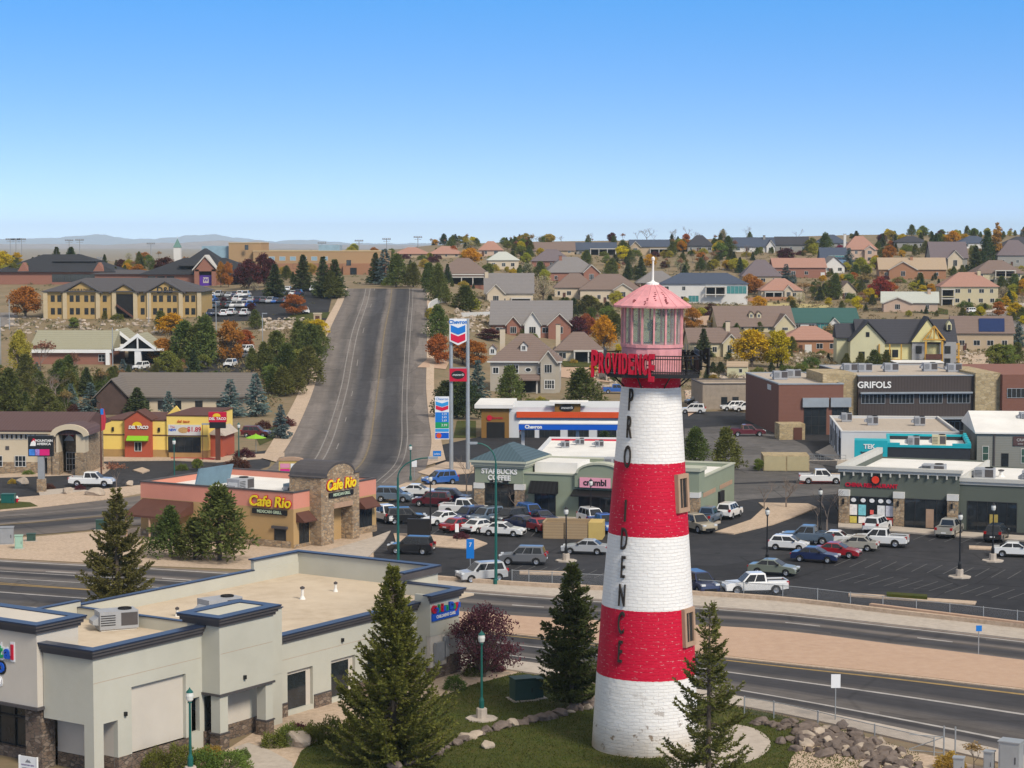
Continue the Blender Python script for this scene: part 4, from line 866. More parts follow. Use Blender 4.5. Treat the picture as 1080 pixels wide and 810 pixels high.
for x in (.0, 6.2, 12.2):
    MB().box(x, x+1.15, -.45, .3, 0, 3.3).build('stone_pillar', m_stone, rs_); MB().box(x-.05, x+1.2, -.5, .3, 3.3, 4.0).build('pillar_cap', m_wwhite, rs_)
    MB().box(x+.42, x+.62, -.62, -.46, 2.4, 3.0).build('wall_lamp', m_black, rs_)
for c, wd, n, at in ((3.7, 5.0, 5, 0), (9.75, 4.8, 4, 0), (17.0, 5.4, 5, .4), (23.3, 5.0, 4, .4), (30, 5, 4, .4)): win(rs_, c, 0, 3.3, wd, nx=n, at=at-.01, nz=1 if c > 9 else 2)
pc = [(.85,.8,.75), (.2,.55,.6), (.8,.12,.1), (.7,.7,.68), (.55,.55,.6), (.6,.5,.1)]
rn = random.Random(3)
for i, x in enumerate((1.6, 2.6, 3.7, 4.75, 5.7)):
    panel(rs_, 'poster', M('poster_%s' % 'abcdef'[i], pc[i], .6, .25, 4), x, 1.15 if i != 2 else 1.3, 2.35 if i != 2 else 1.8, .85 if i != 2 else .4, at=-.08, th=.02)
for i, x in enumerate((1.6, 2.6, 4.75, 5.7)):
    panel(rs_, 'poster', M('poster_%s' % 'fadc'[i], pc[(5, 0, 3, 2)[i]], .6, .25, 4), x, .25, 1.0, .8, at=-.08, th=.02)
for x in (1.6, 2.7, 3.7, 4.7, 5.6):
    o = MB().lathe([(.28, -.01), (.3, 0), (.28, .01)], 12).build('window_decal', m_swhite, rs_); o.location = (x, -.11, 2.85); o.rotation_euler = (R(90), 0, 0); o.scale = (1, .8, 1)
lettering('CHINA RESTAURANT', .62, m_signred, rs_, (3.6, -.06, 4.55), ext=.05, bold=.02)
o = MB().lathe([(.0, -.1), (.62, -.1), (.62, .1), (.0, .1)], 24).build('round_sign', m_black, rs_); o.location = (4.1, -.12, 5.25); o.rotation_euler = (R(90), 0, 0)
q = MB().lathe([(0, .1), (.42, .1), (.42, .14), (0, .14)], 20).build('red_disc', M('sign_orange_red', (.75,.05,.02), .5, .05), o)
panel(rs_, 'white_notice', m_wwhite, 22.2, 1.1, 2.4, 1.0, at=.3, th=.03); panel(rs_, 'white_notice', m_wwhite, 23.6, 1.1, 2.4, 1.0, at=.3, th=.03)
panel(rs_, 'door_poster', M('poster_ochre', (.4,.3,.08), .6, .3, 3), 17.2, .3, 1.9, .9, at=.3, th=.03); panel(rs_, 'blind', m_trim, 10.2, .1, 2.2, .9, at=-.02, th=.02)
lettering('2115', .5, m_wwhite, rs_, (23.0, .3, 4.3), ext=.02); lettering('1229', .6, m_wwhite, rs_, (.55, -.5, 3.7), ext=.01, bold=.02)
ro = Vector((37.2, 233.6, 0)); rx, ry = Vector((.93,-.37,0)), Vector((.37,.93,0))
for (x, y, z), s, l in (((9, 9, 5.4), (2.6, 1.7, .9), 'first air conditioner from the left on the dark grey strip roof'), ((14.8, 9, 4.8), (2.2, 1.6, 1.3), 'middle air conditioner on the dark grey strip roof'), ((20.5, 6.5, 4.8), (2.2, 1.6, 1.5), 'air conditioner nearest the street front on the dark grey strip roof')):
    hvac(ro+rx*x+ry*y+Vector((0, 0, z)), R(-21), s, l)
for x, y, l in ((16.2, 12, 'mushroom roof vent left of the two on the dark grey strip'), (22.5, 10, 'mushroom roof vent right of the two on the dark grey strip')): vent(ro+rx*x+ry*y+Vector((0, 0, 4.8)), .7, l, .22)
# --- turquoise kiosk
m_turq = M('turquoise_paint', (.012,.36,.42), .6, .08); m_char = M('charcoal_stucco', (.03,.034,.042), .8, .12)
tk = thing('yogurt_shop', 'charcoal and turquoise shop with zigzag roof trim and white roof', 'shop building', G(936, 503), ang(.985, -.17))
land(965, 468, 'turquoise shop')
ring(MB(), 0, 11, 0, 17, 0, 4.1, 0, .3).build('wall', m_char, tk); MB().box(.3, 10.7, .3, 16.7, 3.4, 3.6).build('roof', m_stucco_w, tk)
m = MB(); ring(m, 0, 11, 0, 17, 4.1, 4.4, .1, .35)
for i in range(5): m.box(10.7, 11.12, 1.5+3.2*i, 3.1+3.2*i, 4.4, 4.75)
m.box(8.6, 11.1, -.12, .3, 4.4, 4.7).box(0, 1.6, -.12, .3, 4.4, 4.7); m.build('parapet_trim', m_turq, tk)
panel(tk, 'side_trim', m_turq, 8.5, 1.9, 2.2, 16.8, 'R', 11)
b = MB().box(-4.5, -.05, -.5, 2.6, 2.2, 5.0).build('sign_block', m_turq, tk); lettering('TEK', .85, m_white, b, (-2.5, -.54, 4.15), ext=.03, bold=.03); lettering('YOGURT', .72, m_char, b, (-2.1, -.54, 3.15), ext=.03, bold=.05)
MB().box(-4.2, -.05, -.2, 2.4, 0, 2.1).build('sign_base', m_char, tk)
for i in range(5):
    o = MB().add([(-.5, -.03, 2.9), (.5, -.03, 2.7), (.1, -.03, 3.7)], [(0, 1, 2)]).build('wall_chevron', m_turq, tk); o.location = (11.03, 2+3.2*i, 0); o.rotation_euler = (0, 0, R(90))
tp = Vector(tk.location); hvac(tp+Vector((4.5, 5, 3.6)), R(-10), (1.6, 1.4, 1.5), 'grey air conditioner on the white roof of the turquoise shop'); hvac(tp+Vector((8.2, 6, 3.6)), R(-10), (1.9, 1.5, 1.6), 'tan air conditioner on the white roof of the turquoise shop', mat=M('hvac_tan', (.5,.45,.3), .6, .1))
# --- white long building
m_whwall = M('white_stucco', (.56,.57,.58), .85, .06, .4); m_gravroof = MBLEND('gravel_roof', [(.42,.36,.29), (.35,.3,.25), (.47,.4,.33)], (.2, 1.5), bump=.1)
wl = thing('office_block', 'long white flat roofed office with tall windows behind the turquoise shop', 'building', G(887, 486), ang(.995, -.09))
land(868, 462, 'long white office')
shell(wl, 17, 27, 4.3, m_whwall, m_gravroof, 4.0, m_wwhite, .2, .06)
for i, y in enumerate((1.6, 4.5, 9.5, 14, 17.5, 21.5, 24.5)): win(wl, y, .9 if i % 2 else .0, 3.2, 1.0 if i % 2 else .8, 'L', nz=2)
for y in (3.0, 12.0, 20.0): MB().box(-.12, -.0, y-.07, y+.07, 0, 4.2).build('downpipe', m_corn, wl)
panel(wl, 'service_box', m_trim, 2.4, .8, 1.7, .8)
wp = Vector(wl.location)
for i, (x, y) in enumerate(((4, 20), (7, 14), (14, 13))): hvac(wp+Vector((x, y, 4.0)), R(-5), (1.6, 1.3, 1.4), ('leftmost', 'middle', 'rightmost')[i]+' air conditioner of three on the long white office roof')
ramp = thing('access_ramp', 'concrete wheelchair ramp with steel handrails beside the long white office', 'ramp', G(848, 486), R(-62))
MB().extr([(0, 0), (9, 0), (9, .9), (0, .05)], -.8, .8).build('ramp_slab', m_conc, ramp)
m = MB()
for y in (-.75, .75):
    for k in range(7): m.tube((k*1.5, y, .1*k), (k*1.5, y, 1.0+.1*k), .03, None, 5)
    for h_ in (.55, 1.0): m.tube((0, y, h_), (9, y, h_+.6), .03, None, 5)
m.build('handrail', m_steel, ramp)
# --- grey metal building at the right edge
m_gsid = MROWS('grey_siding', (.24,.24,.215), (.27,.27,.24), .25, 'Z', .8, .15)
gb = thing('workshop', 'grey sided workshop with white metal roof and brown sign at the right edge', 'building', G(1030, 494), ang(.99, -.12))
land(1055, 465, 'grey workshop')
MB().box(0, 26, 0, 20, 0, 5.0).build('wall', m_gsid, gb)
MB().extrx([(-.3, 4.95), (-.3, 5.15), (10, 7.4), (20.3, 5.15), (20.3, 4.95)], -.3, 26.3).build('roof', m_stucco_w, gb)
win(gb, 1.2, 1.1, 3.2, .9, nz=2, fm=m_wwhite, gm=MGLASS('green_glass', (.05,.10,.08), .1)); win(gb, 6.6, .8, 2.9, 1.0, nz=2, fm=m_wwhite, gm=MATS['green_glass']); win(gb, 3.9, 0, 2.2, 1.0, name='door'); win(gb, 10.5, .6, 2.8, 1.4, fm=m_wwhite, gm=MATS['green_glass'])
b = panel(gb, 'wall_sign', M('sign_maroon', (.09,.05,.05), .6, .15), 6.3, 3.3, 4.6, 2.6, th=.12); lettering('CRAVE', .55, m_wwhite, b, (0, -.14, 4.1), ext=.01); lettering('BARBER SHOP', .22, m_wwhite, b, (0, -.14, 3.55), ext=.01)
for x in (2.4, 9.2): MB().box(x-.1, x+.1, -.16, 0, 0, 4.9).build('downpipe', m_corn, gb)
hvac(Vector(gb.location)+Vector((8.5, 6, 6.2)), 0, (2, 1.5, 1.3), 'dark air conditioner on the white workshop roof at the right edge')
# --- large brick office
m_brick = MROWS('red_brown_brick', (.19,.085,.062), (.24,.115,.085), .22, 'Z', .9, .2); m_pan = MROWS('bronze_panel', (.062,.05,.047), (.085,.066,.06), .5, 'X', .6, .25); m_bstone = MSTONE('buff_stone', [(.38,.29,.16), (.46,.36,.21), (.32,.24,.13), (.5,.4,.25)], 1.4, (.3,.25,.17), .4)
gp = G(821, 459); gf = thing('office_building', 'long brick and bronze panel office with white wall lettering below the hillside', 'office building', gp, R(4))
land(930, 415, 'big brick office')
s = sc_at(gp); X = lambda px: (px-821)*s
MB().box(0, X(890), 0, 30, 0, 8.4).build('brick_wing', m_brick, gf); ring(MB(), 0, X(890), 0, 30, 8.4, 8.6, .1, .4).build('parapet_cap', m_steel, gf)
MB().box(.4, X(890)-.4, .4, 29.6, 8.25, 8.45).build('roof', m_gravroof, gf)
MB().box(X(872), X(909), 3, 16, 0, 10.0).build('stone_tower', m_bstone, gf)
MB().box(X(909), X(1034), 2, 32, 0, 9.6).build('panel_wing', m_pan, gf); ring(MB(), X(909), X(1034), 2, 32, 9.6, 9.75, .1, .3).build('parapet_cap', m_steel, gf)
MB().box(X(909)+.3, X(1034)-.3, 2.3, 31.7, 9.45, 9.62).build('roof', m_gravroof, gf)
MB().box(X(1034), X(1061), 1.2, 20, 0, 10.1).build('stone_tower', m_bstone, gf); MB().box(X(1061), X(1180), 0, 30, 0, 9.9).build('brick_wing', m_brick, gf)
lettering('GRIFOLS', 1.5, m_white, gf, (X(926), 1.92, 8.1), ext=.06, bold=.03)
for a, b in ((848, 872), (878, 896)):
    win(gf, X((a+b)/2), 0, 4.6, (b-a)*s, nx=3, nz=3, at=-.02); panel(gf, 'metal_band', m_steel, X((a+b)/2), 4.65, 6.2, (b-a)*s+.6, at=0, th=.5)
for a, b in ((912, 938), (943, 969), (975, 1000), (1005, 1030)): win(gf, X((a+b)/2), 5.0, 6.6, (b-a)*s, nx=6, at=1.98, fm=m_steel)
panel(gf, 'sun_shade', m_steel, X(971), 6.7, 6.95, 121*s, at=2, th=.8)
win(gf, X(985), .4, 2.0, 80*s, nx=14, at=1.98, fm=m_steel); panel(gf, 'walkway_roof', m_steel, X(985), 2.5, 2.8, 92*s, at=2, th=2.4)
win(gf, X(1076), 6.0, 7.6, 20*s, nx=4, at=-.02, fm=m_steel); win(gf, X(1046), .2, 2.4, 1.2, at=1.18, name='door'); panel(gf, 'wall_sign', m_wwhite, 8, 7.0, 7.9, 3, 'L', 0)
for i, (px, y) in enumerate(((832, 12), (850, 16), (910, 14), (926, 14), (956, 15), (1000, 16), (1024, 14))): hvac(gp+Vector((X(px), y, 8.45 if px < 890 else 9.62)), R(4), (2.4, 1.6, 1.5), ('leftmost', 'second from left', 'third from left', 'middle', 'fourth from right', 'second from right', 'rightmost')[i]+' air conditioner along the big brick office roof')
gs = G(822, 464); b = thing('storage_shed', 'beige walled yard with brown gate at the brick office corner', 'shed', gs, R(4)); MB().box(0, 4.2, 0, 4, 0, 2.6).build('wall', m_bstone, b); panel(b, 'gate', m_brown, 3.0, 0, 2.0, 1.4)
en = thing('bin_enclosure', 'beige block bin enclosure with steel gates across the side street', 'enclosure', G(805, 497), R(-3)); MB().box(0, 6.4, 0, 5, 0, 2.2).build('wall', m_bstone, en); panel(en, 'gate', M('beige_paint', (.4,.34,.2), .7, .1), 1.6, .1, 2.1, 3.0); panel(en, 'gate', MATS['beige_paint'], 4.8, .1, 2.1, 3.0)
# --- filling station
m_cblue = M('station_blue', (.005,.09,.48), .4, .05); m_orange = M('station_orange', (.62,.075,.015), .5, .08); m_ochre = M('ochre_stucco', (.22,.115,.03), .85, .08)
fp = G(502, 461.5); fs = thing('filling_station', 'white filling station shop with ochre end bay and orange fascia', 'filling station', fp, R(-3)); s = sc_at(fp); X = lambda px: (px-502)*s
land(580, 450, 'filling station')
MB().box(X(536), X(670), 0, 14, 0, 4.3).build('wall', m_whwall, fs); MB().box(X(536), X(670), .3, 14, 4.3, 5.0).build('upper_wall', m_whwall, fs)
MB().box(X(508), X(537), -.6, 12, 0, 4.9).build('end_bay', m_ochre, fs); MB().box(X(501), X(541), -1.2, 13, 4.9, 5.5).build('end_bay_roof', m_stucco_w, fs)
panel(fs, 'garage_door', m_dark, X(523), 0, 2.6, 19*s, at=-.6, th=.03); o = MB().lathe([(0, -.05), (.45, -.05), (.45, .05), (0, .05)], 16).build('round_sign', m_signred, fs); o.location = (X(516.5), -.66, 3.3); o.rotation_euler = (R(90), 0, 0)
lettering('Service', .6, m_signred, fs, (X(525), -.64, 3.3), ext=.03, bold=.01)
panel(fs, 'orange_fascia', m_orange, X(602), 3.35, 4.3, 114*s, th=.5); MB().box(X(585), X(612), -.4, 3, 4.3, 5.7).build('sign_tower', m_ochre, fs); MB().box(X(579), X(620), -.9, 3.4, 5.7, 5.95).build('sign_tower_roof', m_stucco_w, fs)
o = MB().lathe([(0, -.08), (1.0, -.08), (1.0, .08), (0, .08)], 24).build('oval_sign', m_black, fs); o.location = (X(598), -.46, 5.0); o.rotation_euler = (R(90), 0, 0); o.scale = (1.2, .55, 1)
lettering('maverik', .6, m_white, fs, (X(598), -.58, 5.0), ext=.01, shear=.2)
for c, wd in ((556, 16), (580, 22), (610, 22), (640, 20)): win(fs, X(c), 0, 2.9, wd*s, nx=4, at=-.02)
sg = thing('pump_canopy', 'blue edged fuel pump canopy on white columns before the filling station', 'canopy', (1.0, 308, 0), R(-3))
MB().box(0, 17, 0, 4.5, 4.0, 4.85).build('fascia', m_cblue, sg); MB().box(-.05, 17.05, -.05, 4.55, 4.85, 5.0).build('deck', m_stucco_w, sg); lettering('Chevron', .72, m_white, sg, (2.2, -.04, 4.42), ext=.03, bold=.03)
for x in (.3, 8.5, 16): MB().box(x, x+.5, 1.8, 2.4, 0, 4.0).build('column', m_whwall, sg)
for x in (3.8, 12): MB().box(x, x+1.1, 1.7, 2.5, .1, 1.9).build('pump', m_steel, sg)
cw_ = thing('car_wash', 'low white roofed building with red stripe between coffee shop and filling station', 'building', (2.6, 271, 0), R(-6))
shell(cw_, 13, 27, 3.9, m_whwall, m_stucco_w, 3.4, None); panel(cw_, 'red_stripe', m_signred, 6.5, 3.4, 3.65, 13, 'F', 26.68, .04)
for i, (x, y) in enumerate(((4.8, 16), (7, 20), (9.6, 17))): hvac(Vector((2.6+x, 271+y, 3.4)), 0, (1.2, 1.0, .9), ('left', 'middle', 'right')[i]+' small air conditioner of three on the low white roof before the filling station')
# --- yellow and red taco restaurant
m_yel2 = M('bright_yellow_stucco', (.80,.58,.15), .85, .05, .3); m_rust = M('rust_red_stucco', (.40,.085,.045), .85, .07, .3); m_tanb = M('tan_base', (.40,.25,.10), .85, .1); m_lime = M('lime_green', (.22,.48,.02), .6, .08)
dp = G(108, 482); dt = thing('taco_restaurant', 'bright yellow restaurant with rust red gabled bay and lime green awning', 'restaurant', dp, R(-7)); s = sc_at(dp); X = lambda px: (px-108)*s
land(175, 465, 'yellow taco restaurant')
MB().box(0, X(181), 0, 14, 1.2, 5.5).build('wall', m_yel2, dt); MB().box(X(179), X(223), -.4, 14, 1.2, 6.3).build('wall', m_yel2, dt)
MB().box(0, X(181), -.02, 14, 0, 1.2).box(X(181), X(223), -.42, 14, 0, 1.2).build('wall_base', m_tanb, dt)
m = MB(); m.box(0, X(181), -.08, 0, 3.3, 3.45).box(X(179), X(223), -.48, -.4, 3.3, 3.45).box(-.1, X(179), -.1, 14.1, 5.5, 5.65).box(X(178.5), X(224), -.5, 14.1, 6.3, 6.45); m.build('brown_trim', m_brown, dt)
x0, x1 = X(134), X(163); xm = (x0+x1)/2
MB().extr([(x0, 0), (x1, 0), (x1, 5.6), (xm, 6.9), (x0, 5.6)], -.7, 3).build('gabled_bay', m_rust, dt); MB().extr([(x0-.15, 5.55), (xm, 6.95), (x1+.15, 5.55), (x1+.15, 5.72), (xm, 7.12), (x0-.15, 5.72)], -.85, 3.1).build('gable_trim', m_brown, dt)
awning(dt, m_lime, xm, 2.6, 3.3, 3.2, .8, at=-.7); win(dt, xm, 1.0, 2.4, 1.1, at=-.72, fm=m_wwhite, nx=2)
sn = MB().add([(math.cos(a*math.pi/10)*.75, -.74, 4.7+math.sin(a*math.pi/10)*.6) for a in range(11)]+[(0, -.74, 4.7)], [(i, 11, i+1) for i in range(10)]).build('sun_emblem', m_syel, dt); sn.location = (xm-.1, -.04, .1)
lettering('DEL TACO', .62, m_white, dt, (xm+.1, -.8, 4.55), ext=.04, bold=.03, shear=.15)
b = panel(dt, 'banner', m_wwhite, X(198), 3.45, 5.0, 35*s, at=-.4, th=.05)
lettering('The', .45, m_signred, b, (-1.8, -.07, 4.65), ext=.005); lettering('NEW', .5, m_sblue, b, (-1.8, -.07, 4.2), ext=.005, bold=.02); lettering('$1.89', .95, m_signred, b, (1.5, -.07, 4.3), ext=.005, bold=.02)
o = MB().lathe([(0, -.01), (.8, -.01), (.8, .01), (0, .01)], 16).build('taco_picture', M('taco_tan', (.5,.3,.12), .6, .4, 3), b); o.location = (-.15, -.06, 4.2); o.rotation_euler = (R(90), 0, 0); o.scale = (1, .55, 1)
win(dt, X(198), .9, 3.2, 35*s, nx=4, at=-.42); lettering('del taco', .6, m_orange, dt, (X(197), -.46, 5.5), ext=.03, shear=.15)
MB().extr([(X(160), 5.5), (X(181), 5.5), (X(172), 7.1)], 8, 8.4).build('rear_gable', m_yel2, dt)
for x in (X(120), X(170)): MB().box(x-.15, x+.15, -.2, 0, 3.9, 4.5).build('wall_lamp', m_black, dt)
MB().box(X(222)+.05, X(236), 1, 8, 0, 3.6).build('side_bay', m_rust, dt); MB().extr([(X(221), 3.5), (X(240), 3.3), (X(230), 4.5)], .5, 8.5).build('side_bay_roof', MATS['gravel_roof'], dt)
MB().box(.1, X(179), .2, 13.8, 5.4, 5.52).build('roof', m_stucco_w, dt)
# --- credit union with arched stone entrance
m_cu = M('cream_wall', (.55,.46,.33), .85, .05, .3); m_curoof = MROWS('maroon_metal_roof', (.095,.05,.048), (.12,.068,.062), .45, 'X', .55, .25)
lp = G(-46, 499); cu = thing('bank_branch', 'cream and stone bank with maroon metal roof and arched entrance', 'bank', lp, R(-3)); s = sc_at(lp); X = lambda px: (px+46)*s
land(50, 470, 'cream stone bank')
MB().box(0, X(62), 0, 15, 1.6, 5.6).build('wall', m_cu, cu); MB().box(-.1, X(62), -.12, 15, 0, 1.6).build('stone_base', m_stone, cu)
MB().extrx([(-.8, 5.9), (-.8, 6.1), (7.5, 8.0), (15.8, 6.1), (15.8, 5.9)], -.5, X(90)).build('roof', m_curoof, cu); panel(cu, 'eave_band', m_cu, X(8), 5.6, 5.95, 108*s, th=.7)
for c in (-8, -2, 4, 9, 14, 19, 24, 29, 34, 39): win(cu, X(c), 4.75, 5.5, 3.6*s, at=-.01, fm=m_wwhite)
for c in (-2, 23): win(cu, X(c), .95, 2.5, 12*s, nx=3, nz=2, at=-.13, fm=m_wwhite)
MB().box(X(56), X(66), -2.2, 3, 0, 5.6).build('stone_pier', m_stone, cu); MB().box(X(66), X(68.5), -2.4, -.4, 3.2, 5.7).build('cream_pier', m_cu, cu); MB().box(X(87), X(96.5), -2.4, -.4, 3.2, 5.7).build('cream_pier', m_cu, cu)
MB().box(X(62), X(69), -2.5, -.3, 0, 3.2).build('stone_pier', m_stone, cu); MB().box(X(86), X(97), -2.5, -.3, 0, 3.2).build('stone_pier', m_stone, cu); MB().box(X(69), X(94), 1, 9, 0, 5.9).build('stone_wall', m_stone, cu)
win(cu, X(76), .3, 2.9, 13*s, nx=4, nz=3, at=.98, fm=m_wwhite); win(cu, X(52), 0, 2.3, 7*s, nx=2, at=-.14, fm=m_wwhite, name='door')
n = 12; xa, xb = X(61), X(101); xm = (xa+xb)/2; rr = (xb-xa)/2
out_ = [(xm-rr*math.cos(math.pi*i/n), 5.6+1.5*math.sin(math.pi*i/n)) for i in range(n+1)]; in_ = [(xm+(rr-.7)*math.cos(math.pi*i/n), 5.4+1.0*math.sin(math.pi*i/n)) for i in range(n+1)]
MB().extr(out_+in_, -2.9, -2.3).build('entrance_arch', m_cu, cu); MB().extr(out_, -2.3, 5).build('entrance_roof', m_curoof, cu)
o = MB().add([(-.7, 0, -.4), (.7, 0, -.4), (.5, 0, .1), (0, 0, .45), (-.4, 0, .1)], [(0, 1, 2, 3, 4)]).build('mountain_emblem', m_white, cu); o.location = (X(73), .9, 4.9)
o = MB().add([(-.4, 0, .1), (0, 0, .45), (.5, 0, .1), (.75, 0, .2), (.1, 0, .75), (-.3, 0, .5)], [(0, 1, 2, 3, 4, 5)]).build('red_emblem', m_signred, cu); o.location = (X(73), .88, 4.95)
panel(cu, 'wall_lamp', m_corn, X(9), 3.3, 3.8, .5)
# --- tan wall house-like office with brown roof behind the taco restaurant
m_shin = MROWS('grey_brown_shingle', (.14,.12,.105), (.19,.165,.145), .35, 'Z', .9, .2)
bp = G(120, 436); bb = thing('office_building', 'long tan office with grey brown shingle roof above the taco restaurant', 'building', bp, R(-2)); s = sc_at(bp)
land(185, 422, 'long shingled office')
MB().box(0, 142*s, 0, 16, 0, 3.2).build('wall', m_cu, bb); MB().extrx([(-.8, 3.0), (-.8, 3.2), (8, 7.2), (16.8, 3.2), (16.8, 3.0)], -.6, 144*s).build('roof', m_shin, bb)
for x in (6, 9, 12, 16, 20): win(bb, x, .8, 2.4, 1.4, nx=2)
MB().extr([(-2.5, 0), (3.2, 0), (3.2, 3.4), (.4, 6.2), (-2.5, 3.4)], -3, 0).build('gabled_porch', M('dark_brown_wood', (.08,.05,.04), .8, .2), bb); MB().extr([(-3.0, 3.1), (.4, 6.5), (3.7, 3.1), (3.7, 3.35), (.4, 6.75), (-3.0, 3.35)], -3.5, 8).build('porch_roof', m_shin, bb)
# ------------------------------------------------------------------ the hillside: offices, school, houses
WM = {'tan': M('wall_tan', (.43,.33,.22), .9, .08, .3), 'beige': M('wall_beige', (.54,.45,.33), .9, .08, .3), 'cream': M('wall_cream', (.52,.45,.29), .9, .07, .3), 'white': M('wall_white', (.62,.6,.56), .9, .06, .3),
      'grey': M('wall_grey', (.27,.26,.24), .9, .08, .3), 'blue': M('wall_blue', (.16,.25,.38), .9, .08, .3), 'pink': M('wall_pink', (.50,.36,.27), .9, .08, .3), 'orange': MROWS('wall_orange_brick', (.33,.165,.09), (.39,.205,.12), .3, 'Z', .9, .15),
      'brick': MROWS('wall_red_brick', (.27,.12,.085), (.33,.16,.115), .3, 'Z', .9, .2), 'stone': M('wall_stone', (.29,.24,.19), .9, .2, 1.2), 'shingle': M('wall_shingle', (.38,.34,.28), .9, .1, .4), 'yellow': M('wall_pale_yellow', (.55,.52,.33), .9, .06, .3), 'lime': M('wall_sheathing', (.66,.6,.3), .8, .06, .5)}
RM = {k: MROWS('roof_'+k, tuple(1.3*x for x in a), tuple(1.35*x for x in b), .4, 'Z', .92, .18) for k, a, b in (('brown', (.125,.09,.075), (.17,.125,.105)), ('grey', (.135,.125,.12), (.18,.165,.16)), ('dark', (.035,.035,.042), (.05,.05,.058)), ('navy', (.045,.055,.08), (.06,.075,.105)),
      ('tan', (.27,.2,.135), (.33,.25,.175)), ('rust', (.25,.135,.10), (.31,.175,.135)), ('teal', (.03,.075,.068), (.038,.092,.082)), ('pale', (.32,.33,.29), (.38,.39,.35)), ('plum', (.10,.08,.085), (.14,.115,.12)), ('olive', (.20,.19,.13), (.25,.235,.17)))}
m_tealg = MGLASS('teal_glass', (.06,.22,.22), .1, .3); m_post = M('porch_white', (.5,.47,.42), .7, .08)
def roof_mesh(w, d, h, r, style, ov=.5):
    m = MB(); x0, x1, y0, y1 = -ov, w+ov, -ov, d+ov; z = h-.05
    if style == 'hip':
        k = min((y1-y0)/2, (x1-x0)/2-.01)
        if w >= d: v = [(x0+k, (y0+y1)/2, h+r), (x1-k, (y0+y1)/2, h+r)]
        else: v = [((x0+x1)/2, y0+k, h+r), ((x0+x1)/2, y1-k, h+r)]
        b = [(x0,y0,z),(x1,y0,z),(x1,y1,z),(x0,y1,z)]; b2 = [(x,y,z-.18) for x,y,_ in b]
        f = [(0,1,5,4),(2,3,4,5),(1,2,5),(3,0,4)] if w >= d else [(0,1,4),(1,2,5,4),(2,3,5),(3,0,4,5)]
        m.add(b+v+b2, f+[(9,8,7,6),(0,6,7,1),(1,7,8,2),(2,8,9,3),(3,9,6,0)])
    elif style == 'gx':
        m.extrx([(y0, z-.18), (y0, z), ((y0+y1)/2, h+r), (y1, z), (y1, z-.18), ((y0+y1)/2, h+r-.25)], x0, x1)
    elif style == 'gy':
        m.extr([(x0, z-.18), (x0, z), ((x0+x1)/2, h+r), (x1, z), (x1, z-.18), ((x0+x1)/2, h+r-.25)], y0, y1)
    elif style == 'flat': m.box(x0, x1, y0, y1, z, h+r)
    elif style == 'shed': m.extrx([(y0, z-.18), (y0, z), (y1, h+r), (y1, h+r-.18)], x0, x1)
    return m
HN = 0
